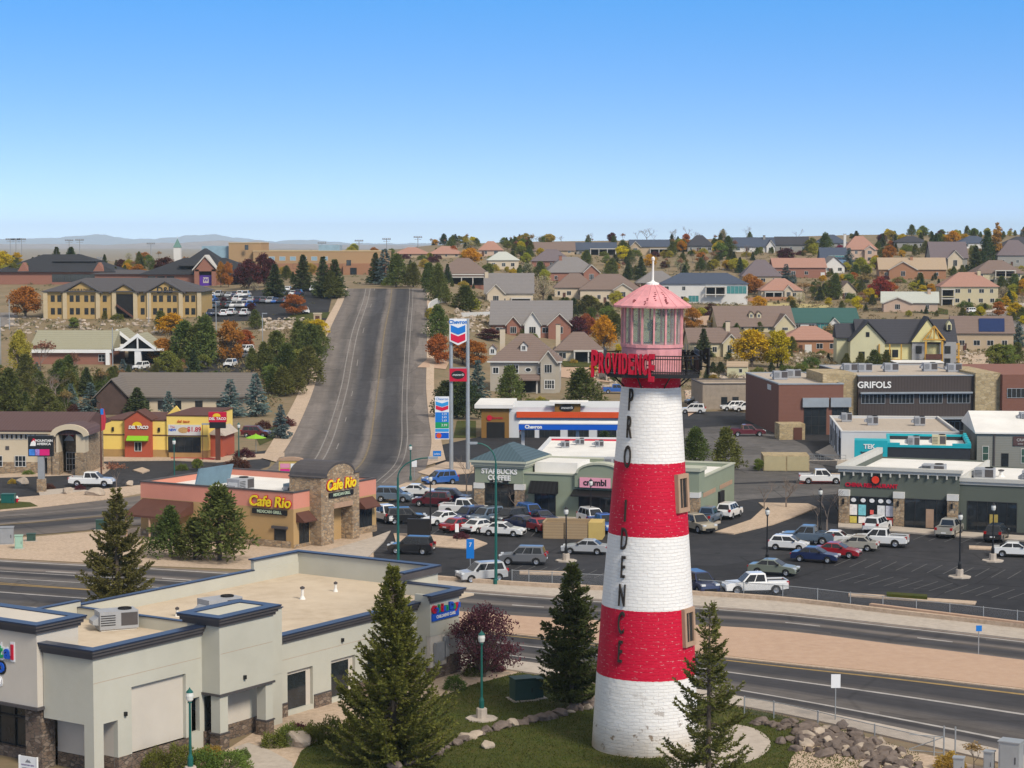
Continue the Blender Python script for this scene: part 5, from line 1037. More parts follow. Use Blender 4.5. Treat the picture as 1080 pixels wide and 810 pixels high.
def house(pl, pr, yb, ye, yr, style, wall, roof, label, lm, n=4, st=1, rot=0.0, dep=None, ex=(), name='house', cat='house', gm=None, ov=.5, group='houses on the hillside'):
    """house standing where the photo shows it; pl..pr and yb, ye, yr give its width, base, eave and ridge"""
    global HN; HN += 1
    p = G((pl+pr)/2, yb); s = sc_at(p); w = (pr-pl)*s/max(.6, math.cos(R(rot))); h = (yb-ye)*s; r = max(.8, (ye-yr)*s*1.22); d = dep or max(7, min(14, w*.75))
    rz = R(rot); a, b = G(pl, yb), G(pr, yb); lo = Vector((p.x-w/2*math.cos(rz), p.y-w/2*math.sin(rz), p.z))
    t = thing(name, label, cat, lo, rz, group); wm = WM[wall]
    if lm: land((pl+pr)/2, (yb+yr)/2, lm)
    m = MB().box(0, w, 0, d, -3, h)
    if style == 'gy': m.extr([(0, h), (w, h), (w/2, h+r-.3)], 0, d)
    if style == 'gx': m.extrx([(0, h), (d, h), (d/2, h+r-.3)], 0, w)
    m.build('wall', wm, t); ro = roof_mesh(w, d, h, r, style, ov).build('roof', RM[roof], t)
    rn = random.Random(HN*7+1); sh = h/st
    busy = [e for e in ex if e[0] in ('garage', 'porch', 'glass')]
    for k in range(st):
        z0 = k*sh+sh*.3; z1 = min(z0+1.45, (k+1)*sh-.25)
        for i in range(n):
            c = w*(i+.5)/n+rn.uniform(-.1, .1)*w/n
            if any(e[1]*w-.8 < c < e[2]*w+.8 and (k == 0 or e[0] != 'garage') for e in busy): continue
            ww = rn.choice((.9, 1.2, 1.5, 1.8))
            if ww > w/n*.8: ww = w/n*.6
            win(t, c, z0, z1, ww, nx=2 if ww > 1 else 1, fm=m_wwhite, gm=gm)
    if d > 6:
        for y in (d*.3, d*.7):
            win(t, y, h-sh+sh*.3, h-sh*.15, 1.2, 'L', 0, nx=2, fm=m_wwhite, gm=gm); win(t, y, h-sh+sh*.3, h-sh*.15, 1.2, 'R', w, nx=2, fm=m_wwhite, gm=gm)
    if not any(e[0] == 'porch' for e in ex): win(t, w*(.12+.3*rn.random()), 0, 2.05, .95, at=-.03, name='door', gm=m_brown)
    for e in ex:
        if e[0] == 'chimney':
            x = e[1]*w; f = MB().box(x-.55, x+.55, d*.4-.4, d*.4+.4, h-.5, h+r+e[2]).build('chimney', WM[e[3]] if len(e) > 3 else wm, ro); MB().box(x-.65, x+.65, d*.4-.5, d*.4+.5, h+r+e[2], h+r+e[2]+.15).build('chimney_cap', m_corn, f)
        elif e[0] == 'gable':      # projecting front gable: centre, width, rise, wall
            x, gw, gr = e[1]*w, e[2]*w, e[3]; out = e[5] if len(e) > 5 else 1.0
            MB().extr([(x-gw/2, -3), (x+gw/2, -3), (x+gw/2, h), (x, h+gr), (x-gw/2, h)], -out, .3).build('front_gable', WM[e[4]], t)
            g = MB().extr([(x-gw/2-.4, h-.35), (x, h+gr+.1), (x+gw/2+.4, h-.35), (x+gw/2+.4, h-.15), (x, h+gr+.35), (x-gw/2-.4, h-.15)], -out-.4, d*.45).build('gable_roof', RM[roof], ro)
            MB().extr([(x-gw/2-.42, h-.5), (x, h+gr-.05), (x+gw/2+.42, h-.5), (x+gw/2+.42, h-.2), (x, h+gr+.25), (x-gw/2-.42, h-.2)], -out-.5, -out-.41).build('barge_board', m_post, ro)
            for k in range(st): win(t, x, k*sh+sh*.28, k*sh+sh*.82, min(1.8, gw*.5), at=-out-.01, nx=3, fm=m_wwhite, gm=gm)
        elif e[0] == 'dormer':
            x, z = e[1]*w, h+r*e[2]; y = d*.5*e[2]-.6
            MB().extr([(x-.7, z-.4), (x+.7, z-.4), (x+.7, z+.9), (x, z+1.6), (x-.7, z+.9)], y, y+2.5).build('dormer', WM[e[3]], t)
            MB().extr([(x-.95, z+.75), (x, z+1.7), (x+.95, z+.75), (x+.95, z+.9), (x, z+1.88), (x-.95, z+.9)], y-.25, y+3).build('dormer_roof', RM[roof], ro); win(t, x, z-.1, z+.85, .8, at=y-.01, nx=2, fm=m_wwhite)
        elif e[0] == 'garage': panel(t, 'garage_door', m_wwhite, (e[1]+e[2])/2*w, 0, 2.2, (e[2]-e[1])*w, at=0, th=.06)
        elif e[0] == 'porch':
            x0, x1 = e[1]*w, e[2]*w; q = e[3] if len(e) > 3 else 2.6; zf = e[4] if len(e) > 4 else 0
            panel(t, 'porch_shade_sheet', m_dark, (x0+x1)/2, zf+.1, zf+q, x1-x0-.2, at=0, th=.02)  # flat black sheet on the wall stands in for the porch shade
            MB().box(x0-.2, x1+.2, -2.2, 0, zf+q, zf+q+.35).build('porch_beam', m_post, t)
            k_ = max(2, int((x1-x0)/3)+1)
            for i in range(k_): x = x0+(x1-x0)*i/(k_-1); MB().box(x-.16, x+.16, -2.1, -1.8, zf-1, zf+q).build('post', m_post, t)
            if zf > 0: MB().box(x0-.2, x1+.2, -2.2, -.01, zf-.15, zf+.1).build('balcony', wm, t)
        elif e[0] == 'glass': win(t, (e[1]+e[2])/2*w, e[3], e[4], (e[2]-e[1])*w, nx=max(2, int((e[2]-e[1])*w/1.2)), gm=m_tealg, fm=m_wwhite, at=-.02)
        elif e[0] == 'band': MB().box(-.3, w+.3, -.6, 0, e[1], e[1]+.4).build('eave_band', m_post, t)
        elif e[0] == 'solar': o = MB().quad((e[1]*w, -.1, h+.35), (e[2]*w, -.1, h+.35), (e[2]*w+.6, d*.38, h+.25+r*.8), (e[1]*w+.6, d*.38, h+.25+r*.8)).build('solar_panel', M('solar_blue', (.01,.025,.09), .15, .1), ro)
    return t
HOUSES = [
 # far ridge, left to right
 (416,452,272,267.5,262,'hip','tan','rust','low rust roofed house, left of two behind the hill road crest','low rust roofed house',3,1,0),
 (453,488,272,267.5,261,'hip','tan','rust','low rust roofed house, right of two behind the hill road crest','right low rust roofed house',3,1,3),
 (505,530,270,263.5,256,'hip','pink','rust','small rust roofed house on the ridge right of the yellow tree','ridge house with rust roof',2,1,0),
 (515,547,284,274,267,'hip','beige','pale','pale roofed beige house above the tan gabled house','pale roofed beige house',3,1,4),
 (561,606,268,264,257,'gx','tan','brown','long brown roofed house on the ridge beside the bare poplar','long brown ridge house',4,1,0),
 (608,650,269,263.5,257,'gx','grey','navy','navy roofed grey house on the ridge with a long porch','grey ridge house with porch',4,1,0),
 (665,706,269,260,254,'gx','tan','navy','tan ridge house with navy roof and front gable','tan ridge house',3,1,0),
 (725,752,266,259,250,'hip','grey','dark','dark roofed grey house among bare ridge trees','grey house among bare trees',3,1,0),
 (773,817,266,260,252,'gx','white','navy','white ridge house with navy roof above the brown slope','white ridge house',4,1,0),
 (818,852,266,258,251,'gx','grey','dark','dark grey roofed house right of the white ridge house','dark ridge house',3,1,-6),
 (862,893,262,256,249,'hip','grey','navy','navy roofed house behind the pink two storey house','navy roofed ridge house',2,1,0),
 (561,603,283,275,265,'hip','brick','plum','plum grey roofed brick house below the ridge','plum roofed brick house',3,1,0),
 (946,978,262,255,250,'hip','grey','dark','dark roofed house on the right skyline between spruces','dark skyline house',2,1,0),
 (1012,1046,262,256,250,'hip','white','navy','navy roofed white house on the skyline left of the tall yellow poplar','navy skyline house',2,1,0),
 (1060,1100,264,258,251,'hip','grey','dark','dark roofed house on the skyline at the right edge','right edge skyline house',2,1,0),
 # second tier
 (463,512,301,288,275,'hip','brick','brown','brown roofed brick house with dark covered porch by the hill road','brown porch house',3,1,-2),
 (577,632,298,287,274,'hip','brick','grey','grey roofed house with red brick gable end','grey house with brick gable',3,1,8),
 (585,628,315,303,291,'hip','beige','brown','beige house with brown hip roof behind the dark hedge','beige hedge house',4,1,0),
 (612,676,320,305,292,'hip','beige','brown','wide brown roofed beige house left of the lantern room','wide brown hip house',5,1,0),
 (672,716,304,298,288,'hip','tan','grey','grey roofed tan house right of the lighthouse spire','grey house by the spire',3,1,0),
 (697,788,320,299,290,'hip','white','navy','modern white two storey house with navy roof and green glass','modern white house',6,2,-4),
 (783,824,300,291,277,'hip','tan','plum','plum grey roofed house behind blue spruces','plum roofed house',3,1,0),
 (816,871,293,282,274,'gx','brick','rust','rust roofed brick house with white side door','rust roofed brick house',4,1,0),
 (866,893,281,272,263,'gx','blue','navy','pale blue two storey house below the skyline','pale blue house',3,2,0),
 (868,891,288,281,272,'gy','white','grey','small white gabled house in front of the blue house','small white gabled house',2,1,10),
 (891,925,277,263,251.5,'hip','pink','rust','pink two storey house with rust hip roof','pink two storey house',4,2,0),
 (928,997,294,284,274,'gx','orange','tan','orange brick house with tan roof and white framed gable','orange gabled house',4,1,-5),
 (982,1020,284,272,258,'gx','grey','plum','grey house with plum roof and pale gable','grey gabled house',3,1,0),
 (1052,1092,281,269,256,'hip','grey','plum','large grey roofed house right of the tall yellow poplar','grey house by the poplar',3,1,0),
 (1028,1080,300,288,277,'hip','cream','brown','cream house with brown hip roof above the green hedge','cream hedge house',4,2,0),
 (993,1052,322,302,290,'hip','cream','rust','cream two storey house with stacked balconies and square chimney','cream balcony house',5,2,-4),
 (931,988,329,319,310,'gx','pink','pale','pink brick house with pale ribbed roof','pink house with pale roof',3,1,-10),
 (803,846,316,306,296,'hip','beige','rust','beige house with rust hip roof and long porch below the modern house','beige porch house',3,1,0),
 (885,903,315,307,298,'gy','beige','brown','small brown roofed beige house beside the dark pine','small brown roofed house',1,1,8),
 # third tier
 (512,562,324,309,292,'gx','beige','grey','beige house with tall green arched windows and grey roof','beige house with green windows',4,1,0),
 (518,602,355,342,322,'gx','brick','grey','grey roofed brick house with white centre gable','brick house with white gable',5,1,-2),
 (586,635,382,369,354,'hip','beige','brown','low beige house with brown hip roof and open porch posts','low beige porch house',3,1,0),
 (757,838,350,344,327,'gx','cream','brown','brown roofed house with two dormers and cream gable end','brown dormer house',5,1,6),
 (727,781,376,361,349,'gx','cream','brown','cream house with tall capped chimney tower beside yellow trees','cream chimney house',3,1,4),
 (836,906,350,340,328,'gx','white','teal','white house with teal metal roof','teal roofed house',5,1,2),
 (826,886,372,358,347,'hip','orange','rust','orange brick house with rust hip roof below the teal roofed house','low orange brick house',4,1,0),
 (1006,1068,370,351,337,'gx','tan','brown','tan house with blue solar panels on a brown roof','solar panel house',4,1,-5),
]
EX = {'beige house with green windows': (('gable', .22, .36, 2.6, 'beige', 1.2), ('glass', .13, .31, .7, 2.6), ('chimney', .02, .5), ('porch', .55, .95)),
 'brick house with white gable': (('gable', .52, .2, 3.2, 'white', 1.0), ('gable', .86, .28, 2.8, 'brick', 1.4), ('gable', .28, .16, 2.0, 'brick', 1.2)),
 'low beige porch house': (('porch', .4, 1.0), ('chimney', .06, 1.8, 'beige')), 'brown porch house': (('porch', .25, .98), ('band', 3.4)),
 'modern white house': (('glass', .76, .99, 3.4, 6.2), ('glass', .32, .44, .5, 2.8), ('porch', .52, .74, 2.5, 3.2)), 'brown dormer house': (('dormer', .46, .45, 'cream'), ('dormer', .56, .45, 'cream'), ('gable', .86, .26, 3.4, 'cream', 2.0), ('garage', .78, .94)),
 'cream chimney house': (('chimney', .8, 1.6, 'beige'), ('gable', .8, .3, 2.0, 'cream', 1.0)), 'teal roofed house': (('glass', .35, .75, .6, 2.6), ('gable', .62, .12, 1.2, 'white', .8)),
 'cream balcony house': (('porch', .0, .22, 2.3, 3.2), ('porch', .0, .2, 2.2), ('chimney', .7, .6)), 'solar panel house': (('solar', .42, .85),), 'pink two storey house': (('chimney', .04, .8, 'white'), ('gable', .75, .3, 1.5, 'pink', 1.5)),
 'orange gabled house': (('gable', .35, .42, 3.0, 'orange', 1.5), ('glass', .2, .48, .6, 1.8), ('chimney', .5, .4)), 'grey gabled house': (('gable', .65, .4, 3.0, 'beige', 1.2),), 'grey house with brick gable': (('gable', .84, .3, 2.6, 'brick', 1.5), ('chimney', .3, .4)),
 'pink house with pale roof': (('gable', .28, .5, 1.6, 'pink', 1.0), ('chimney', .85, .9)), 'tan ridge house': (('gable', .12, .26, 2.2, 'tan', 1.0), ('porch', .5, .95)), 'grey ridge house with porch': (('porch', .35, .98),), 'white ridge house': (('gable', .9, .2, 2.8, 'white', 1.0), ('chimney', .78, .8, 'grey')),
 'beige porch house': (('porch', .08, .5), ('gable', .66, .2, 1.6, 'beige', .8)), 'rust roofed brick house': (('garage', .9, .98),), 'cream hedge house': (('porch', .4, .8, 2.3, 3.0),), 'wide brown hip house': (('glass', .62, .76, .6, 2.8), ('gable', .7, .3, 1.8, 'beige', 1.0)), 'pale blue house': (('glass', .3, .9, 3.2, 4.8),),
 'low orange brick house': (('garage', .38, .5),)}
for h in HOUSES:
    house(*h[:8], h[8], h[9], n=h[10], st=h[11], rot=h[12], ex=EX.get(h[9], ()))
# shingled two storey house with dormers and white trim
vt = house(517, 590, 414, 381, 358, 'hip', 'shingle', 'brown', 'large shingled two storey house with white trim, dormers and an oval window', 'white trimmed shingle house', n=0, st=2, rot=-3, dep=12,
  ex=(('gable', .84, .22, 2.2, 'shingle', 1.2), ('dormer', .48, .42, 'white'), ('dormer', .03, .3, 'white'), ('chimney', .16, 1.0, 'beige'), ('porch', .35, .68, 2.6)))
w_ = 73*sc_at(G(553, 414)); 
win(vt, w_*.32, 4.0, 5.9, 2.8, nx=4, nz=2, fm=m_wwhite, t=.16); win(vt, w_*.86, .8, 2.8, 2.2, at=-1.22, nx=3, nz=2, fm=m_wwhite, t=.16); win(vt, w_*.72, 3.9, 5.4, 1.0, nx=2, fm=m_wwhite, t=.16); win(vt, w_*.08, 3.9, 5.4, 1.4, nx=2, fm=m_wwhite, t=.16)
o = MB().lathe([(0, -.05), (.75, -.05), (.75, .05), (0, .05)], 20).build('oval_window', m_wwhite, vt); o.location = (w_*.55, -.02, 4.8); o.rotation_euler = (R(90), 0, 0); o.scale = (1, .7, 1)
MB().lathe([(0, -.06), (.55, -.06), (.55, .06), (0, .06)], 20).build('pane', m_glass, o)
panel(vt, 'eave_trim', m_wwhite, w_*.5, 6.35, 6.62, w_+1.2, at=-.6, th=.1); MB().extrx([(-3.0, 2.7), (-3.0, 2.9), (0, 3.9), (0, 2.7)], w_*.25, w_*.72).build('porch_roof', RM['brown'], vt)
# house under construction
cp = G(946, 386); s = sc_at(cp); W_ = 122*s
nh = thing('house', 'large unfinished house with black roof, yellow sheathing and timber framed gable', 'house', (cp.x-W_/2, cp.y, cp.z), R(-3), 'houses on the hillside'); land(946, 358, 'unfinished yellow house')
X = lambda px: (px-882)*s; H = 9.6
MB().box(X(893), X(929), -1, 11, -3, H-3.4).extr([(X(893), H-3.4), (X(929), H-3.4), (X(911), H+1.2)], -1, 11).build('side_wing', WM['yellow'], nh)
MB().extr([(X(891.5), H-3.5), (X(911), H+1.5), (X(931), H-3.5), (X(931), H-3.2), (X(911), H+1.9), (X(891.5), H-3.2)], -1.6, 12).build('wing_roof', RM['dark'], nh)
MB().box(X(922), X(1003), 1, 13, -3, H-3.6).build('wall', WM['lime'], nh); MB().extrx([(.2, H-4.0), (.2, H-3.7), (7, H+2.0), (13.8, H-3.7), (13.8, H-4.0), (7, H+1.5)], X(900), X(1006)).build('roof', RM['dark'], nh)
MB().box(X(881), X(897), 4, 12, -3, H-2.6).build('garage_wing', WM['yellow'], nh); MB().extrx([(3.4, H-2.8), (3.4, H-2.5), (8, H+.8), (12.6, H-2.5), (12.6, H-2.8)], X(880), X(905)).build('garage_roof', RM['dark'], nh)
mb_ = M('house_wrap_grey', (.3,.3,.3), .8, .1, .6); m_lum = M('yellow_lumber', (.5,.28,.05), .8, .15)
MB().box(X(958), X(971), 0, 1, -3, H-3.5).box(X(987), X(1004), 0, 1, -3, H-3.5).build('wrapped_wall', mb_, nh); MB().box(X(971), X(987), 1, 3.4, -3, .2).build('wrapped_wall', mb_, nh)
MB().extr([(X(957), H-3.5), (X(990), H-3.5), (X(974), H+2.2)], -.4, 4).build('front_gable', WM['lime'], nh); MB().extr([(X(955), H-3.8), (X(974), H+2.5), (X(993), H-3.8), (X(993), H-3.5), (X(974), H+2.9), (X(955), H-3.5)], -.9, 7).build('gable_roof', RM['dark'], nh)
t_ = MB()
for x in (X(971), X(988)): t_.box(x-.25, x+.25, -2.4, -1.9, -3, H-3.2)
t_.tube((X(968), -2.2, H-3.0), (X(979.5), -2.2, H+.6), .2).tube((X(991), -2.2, H-3.0), (X(979.5), -2.2, H+.6), .2).tube((X(968), -2.2, H-2.8), (X(991), -2.2, H-2.8), .2).tube((X(979.5), -2.2, H-2.8), (X(979.5), -2.2, H+.5), .16).tube((X(974), -2.2, H-2.8), (X(977), -2.2, H-.6), .14).tube((X(985), -2.2, H-2.8), (X(982), -2.2, H-.6), .14)
t_.build('timber_frame', m_lum, nh); MB().box(X(971), X(988), -2.6, 1, 1.9, 2.3).box(X(971), X(988), -2.5, -2.4, 2.3, 3.2).build('balcony', m_brown, nh); MB().box(X(923), X(946), -1.5, 1, 1.2, 1.7).build('deck', m_lum, nh)
m = MB(); [m.box(x-.15, x+.15, -1.5, -1.2, -3, 5.6) for x in (X(923), X(934), X(946))]; m.build('deck_post', m_lum, nh); m = MB(); [m.box(x-.2, x+.2, .2, .6, -3, 5.6) for x in (X(1003), X(1007))]; m.box(X(1002), X(1008), .1, 3, 5.4, 5.8).box(X(1002), X(1008), .1, 3, 2.0, 2.4); m.build('corner_frame', m_lum, nh)
for c, z, at in ((927, 2.2, .98), (933.5, 2.2, .98), (941, 2.2, .98), (965, 3.2, -.02), (965, -.2, -.02), (995, 3.2, -.02), (995, .1, -.02), (905, 1.8, -1.02), (951, -.3, .98)): win(nh, X(c), z, z+1.9, 1.5, at=at)
win(nh, X(911), 7.4, 8.6, .9, at=-1.02); MB().extr([(X(996), H-.6), (X(1001), H-.6), (X(1001), H+.8), (X(998.5), H+1.7), (X(996), H+.8)], 3, 6).build('dormer', WM['yellow'], nh); win(nh, X(998.5), H-.5, H+.7, .7, at=2.98)
# concrete outbuilding below it
cb2 = thing('garage', 'grey concrete garage block below the unfinished house', 'garage', G(944, 396), R(-4), None); s = sc_at(cb2.location); MB().box(0, 50*s, 0, 8, -3, 3.0).build('wall', m_conc, cb2); MB().box(-.2, 50*s+.2, -.2, 8.2, 3.0, 3.2).build('roof_slab', m_stucco_w, cb2); win(cb2, 1.0, .2, 1.4, 1.1)
sh_ = thing('garden_shed', 'small pale yellow garden shed with tan gable roof', 'shed', G(767, 397), R(-8)); s = sc_at(sh_.location); MB().box(0, 21*s, 0, 5, -1, 2.4).build('wall', WM['yellow'], sh_); roof_mesh(21*s, 5, 2.4, 1.0, 'gx', .2).build('roof', RM['tan'], sh_); win(sh_, 14*s, .9, 1.8, .8, fm=m_wwhite)
bw = thing('office_building', 'low flat brown office with two dark doors at the upper car park', 'building', G(741, 432), R(4)); s = sc_at(bw.location); shell(bw, 68*s, 14, 27*s, WM['stone'], MATS['gravel_roof'], None, m_corn)
for px in (764, 776): win(bw, (px-741)*s, .2, 2.4, 1.2, name='door')
land(770, 418, 'flat brown office')
# ---------------- offices on the left hill
op = G(48, 336); s = sc_at(op); X = lambda px: (px-48)*s
of = thing('office_building', 'ochre two storey office with gabled bays, cream pilasters and slate roof', 'building', op, R(-1)); land(130, 310, 'ochre two storey office')
m_och = M('ochre_block', (.42,.28,.11), .9, .1, .8); m_pil = M('cream_pilaster', (.5,.4,.25), .9, .07)
H = 30*s*.97; W_ = X(213)
MB().box(0, W_, 0, 18, -4, H).build('wall', m_och, of); roof_mesh(W_, 18, H, 3.4, 'hip', .8).build('roof', MROWS('slate_roof', (.075,.07,.075), (.10,.095,.10), .4, 'Z', .9, .15), of)
for px in (48.5, 69, 104, 121, 143.5, 158, 191.5, 211): MB().box(X(px)-.55, X(px)+.55, -.5, 0, -4, H).build('pilaster', m_pil, of)
for c, wd in ((87, 38), (175, 38), (132, 26)):
    x, g = X(c), wd*s/2; hh = 2.3 if wd > 30 else 1.6
    MB().extr([(x-g, H-.6), (x+g, H-.6), (x, H+hh)], -.45, 3).build('gabled_bay', m_och, of); MB().extr([(x-g-.8, H-.7), (x, H+hh+.1), (x+g+.8, H-.7), (x+g+.8, H-.4), (x, H+hh+.45), (x-g-.8, H-.4)], -1.0, 7).build('bay_roof', MATS['slate_roof'], of)
for c in (56, 63, 76, 82.5, 91.5, 98, 111, 164, 170.5, 179, 185, 198, 204.5, 151):
    for z0 in (1.1, H*.5+.8): win(of, X(c), z0, z0+1.75, 4.2*s, nz=2)
panel(of, 'stair_shade_sheet', m_dark, X(132), .2, H-.9, 19*s, at=-.02, th=.03); MB().extr([(X(124), 3.4), (X(141), .2), (X(141), .7), (X(124), 3.9)], -1.2, -.2).build('staircase', m_brown, of)  # stairwell shade is a flat black sheet on the facade
lettering('D&B', 2.3, m_wframe, of, (X(175), -.52, H+.2), ext=.05, bold=.05); lettering('DOOR & PANEL', .85, m_wframe, of, (X(87), -.5, H+.3), ext=.05)
m_drk = MROWS('charcoal_roof', (.028,.03,.035), (.04,.042,.05), .4, 'Z', .85, .15)
bl = G(40, 300); s = sc_at(bl); X = lambda px: (px-40)*s
a = thing('school_hall', 'long red brick hall with charcoal hip roof behind the ochre office', 'building', (bl.x-8, bl.y, bl.z), 0); land(85, 275, 'left brick hall')
W_ = X(132)+4; H = 22*s*.62; MB().box(-6, W_, 0, 26, -4, H).build('wall', WM['brick'], a)
o = roof_mesh(W_+6, 26, H, 5.6, 'hip', .9).build('roof', m_drk, a); o.location = (-6, 0, 0)
o = roof_mesh(14, 14, 0, 2.4, 'hip', .3).build('ridge_block', m_drk, a); o.location = (W_*.36, 6, H+3.4)
for k, x in enumerate((W_*.1, W_*.86)): MB().extr([(x-2.2, H-.5), (x+2.2, H-.5), (x, H+3)], -.6, 4).build('brick_gable', WM['brick'], a)
for i in range(9): win(a, W_*(.42+.062*i), .8, H-.9, 2.2, nx=2)
bl = G(150, 303); s = sc_at(bl); X = lambda px: (px-150)*s
a = thing('school_hall', 'red brick hall with charcoal roof and purple glazed arch entrance', 'building', bl, 0); land(215, 285, 'purple arched hall')
W_ = X(272); H = 14*s; MB().box(0, W_, 0, 24, -4, H).build('wall', WM['brick'], a); roof_mesh(W_, 24, H, 5.2, 'hip', .9).build('roof', m_drk, a)
o = roof_mesh(X(235)-X(188), 20, 0, 5.5, 'hip', .3).build('centre_roof', m_drk, a); o.location = (X(188), 2, H+2.8)
m_pur = M('purple_glass', (.10,.03,.30), .25, .3, .5, spec=.5)
x, g = X(218), 11.5*s; HG = 33*s*.8-1.3
MB().box(x-g, x-g*.58, -3, 3, -4, HG-1).box(x+g*.58, x+g, -3, 3, -4, HG-1).extr([(x-g, HG-1.6), (x+g, HG-1.6), (x, HG+3)], -3, 3).build('entrance_gable', WM['brick'], a)
MB().extr([(x-g-.6, HG-1.5), (x, HG+3.1), (x+g+.6, HG-1.5), (x+g+.6, HG-1.0), (x, HG+3.7), (x-g-.6, HG-1.0)], -3.5, 6).build('gable_trim', m_post, a); panel(a, 'purple_window', m_pur, x, -2, HG-2.8, g*1.16, at=-1.5); panel(a, 'arch_shade_sheet', m_dark, x, HG-2.8, HG-1.3, g*1.16, at=-1.4)  # black sheet above the purple window paints the shade of the arch
panel(a, 'wall_crest', m_post, x, HG-5.4, HG-3.6, 1.8, at=-1.6, th=.05); lettering('W', 1.5, m_pur, a, (x, -1.7, HG-4.5), ext=.02, bold=.05)
for px in (160, 170, 180, 240, 250, 262): win(a, X(px), .8, H-.7, 2.4, nx=2)
lk = thing('connecting_wing', 'low wing with flat charcoal roof between the two brick halls', 'building', G(142, 299), 0); s = sc_at(lk.location); MB().box(-12, 8, -6, 6, -3, 3.4).build('wall', WM['brick'], lk); o = roof_mesh(20, 12, 3.4, 1.2, 'hip', .8).build('roof', MATS['slate_roof'], lk); o.location = (-12, -6, 0)
# long tan school behind the crest
sp = G(272, 291); s = sc_at(sp); X = lambda px: (px-272)*s
sl = thing('school', 'long tan brick school with flat roof across the top of the hill road', 'school', (sp.x, sp.y+14, sp.z), 0); land(390, 278, 'long tan school'); H = 8.6
m_tb = MROWS('tan_brick', (.36,.23,.12), (.42,.28,.155), .3, 'Z', .9, .15); m_rb = MROWS('rust_brick', (.30,.15,.085), (.36,.19,.11), .3, 'Z', .9, .15)
MB().box(X(262), X(405), 0, 30, H*.5, H).build('upper_wall', m_tb, sl); MB().box(X(262), X(405), -.05, 30, -4, H*.5).build('lower_wall', m_rb, sl); MB().box(X(360), X(400), -6, 0, -4, H*.48).build('entrance_wing', m_rb, sl)
ring(MB(), X(262), X(405), 0, 30, H, H+.35, .15, .4).build('parapet_cap', M('tan_cap', (.48,.36,.2), .8, .1), sl); MB().box(X(262)+.4, X(405)-.4, .4, 29.6, H-.6, H-.4).build('roof', MATS['gravel_roof'], sl)
MB().box(X(235), X(270), 2, 26, -4, H+3.0).build('hall_block', m_tb, sl); ring(MB(), X(235), X(270), 2, 26, H+3.0, H+3.3, .15, .4).build('hall_cap', MATS['tan_cap'], sl)
MB().box(X(330), X(353), 8, 20, H, H+2.4).build('glass_lantern', M('pale_blue_glazing', (.25,.36,.42), .3, .15), sl); MB().box(X(205), X(235), 4, 24, -4, H+2.0).build('glazed_wing', MATS['pale_blue_glazing'], sl)
win(sl, X(255), H+.6, H+2.4, 4*s)
for i in range(6): win(sl, X(282+11.4*i), H*.62, H*.62+1.5, 6.5*s, gm=MATS['pale_blue_glazing'], fm=m_wwhite)
for px in (286, 307, 330, 345): win(sl, X(px), 2.4, 4.2, 5*s)
win(sl, X(371), 0, 2.8, 7*s, at=-6.02, name='door'); win(sl, X(366), 3.6, 5.6, 5*s, at=-6.02)
ch_ = thing('church_tower', 'white church tower with a green pointed spire behind the purple arched hall', 'tower', Vector((-.1612*820, 820, T(-.1612*820, 820))), 0); s = sc_at(ch_.location)
MB().box(-3.6*s, 3.6*s, -3.6*s, 3.6*s, -4, 8.2).build('belfry', WM['white'], ch_); MB().add([(-1.5,-1.5,8.2),(1.5,-1.5,8.2),(1.5,1.5,8.2),(-1.5,1.5,8.2),(0,0,11.8)], [(0,1,4),(1,2,4),(2,3,4),(3,0,4)]).build('spire', M('copper_green', (.12,.22,.19), .7, .1), ch_); MB().tube((0,0,11.6), (0,0,13), .06).build('spike', m_white, ch_)
# church like hall with olive roofs
cp = G(34, 384); s = sc_at(cp); X = lambda px: (px-34)*s
hl = thing('meeting_hall', 'long brick hall with olive roof and white gabled entrance canopies', 'hall', cp, R(-2)); land(80, 365, 'olive roofed hall')
MB().box(0, X(118), 0, 14, -2, 3.3).build('wall', WM['brick'], hl); MB().extrx([(-.8, 3.3), (-.8, 3.5), (7, 7.4), (14.8, 3.5), (14.8, 3.3)], -.5, X(120)).build('roof', RM['olive'], hl); panel(hl, 'white_fascia', m_white, X(76), 2.6, 3.35, 86*s, at=-.02, th=.85)
win(hl, X(108), .6, 2.2, 7*s, nx=2, nz=2, at=-.02, fm=m_wwhite); MB().box(X(113), X(117), -.9, -.05, -1, 2.6).build('white_pier', m_white, hl)
for px, y, e, nm in ((117, 8, 4.2, 'a'), (148, -1, 3.6, 'b')):
    x = X(px); g = 16*s
    MB().extr([(x-g, e), (x+g, e), (x, e+2.7)], y, y+9).build('gable_glazing', m_glass, hl)
    MB().extr([(x-g-.7, e-.3), (x, e+2.8), (x+g+.7, e-.3), (x+g+.7, e+.2), (x, e+3.4), (x-g-.7, e+.2)], y-.8, y+10).build('canopy_roof', RM['olive'], hl)
    MB().extr([(x-g-.75, e-.5), (x, e+2.6), (x+g+.75, e-.5), (x+g+.75, e+.25), (x, e+3.45), (x-g-.75, e+.25)], y-1.1, y-.82).build('barge_board', m_white, hl); MB().box(x-g-.6, x+g+.6, y-1, y-.5, e-.5, e).box(x-.15, x+.15, y-1, y-.5, e, e+2.6).build('white_beam', m_white, hl)
    if nm == 'b':
        MB().box(x-.7, x+.7, y-.9, y+.3, -2, e).build('white_pier', m_white, hl); MB().box(X(132), X(165), 4, 12, -2, 3).build('porch_shade_block', m_dark, hl); MB().box(X(132)-2, X(165)+2, -1, 12, e-.5, e).build('canopy_slab', m_white, hl)  # solid black block stands in for the shade under the canopy
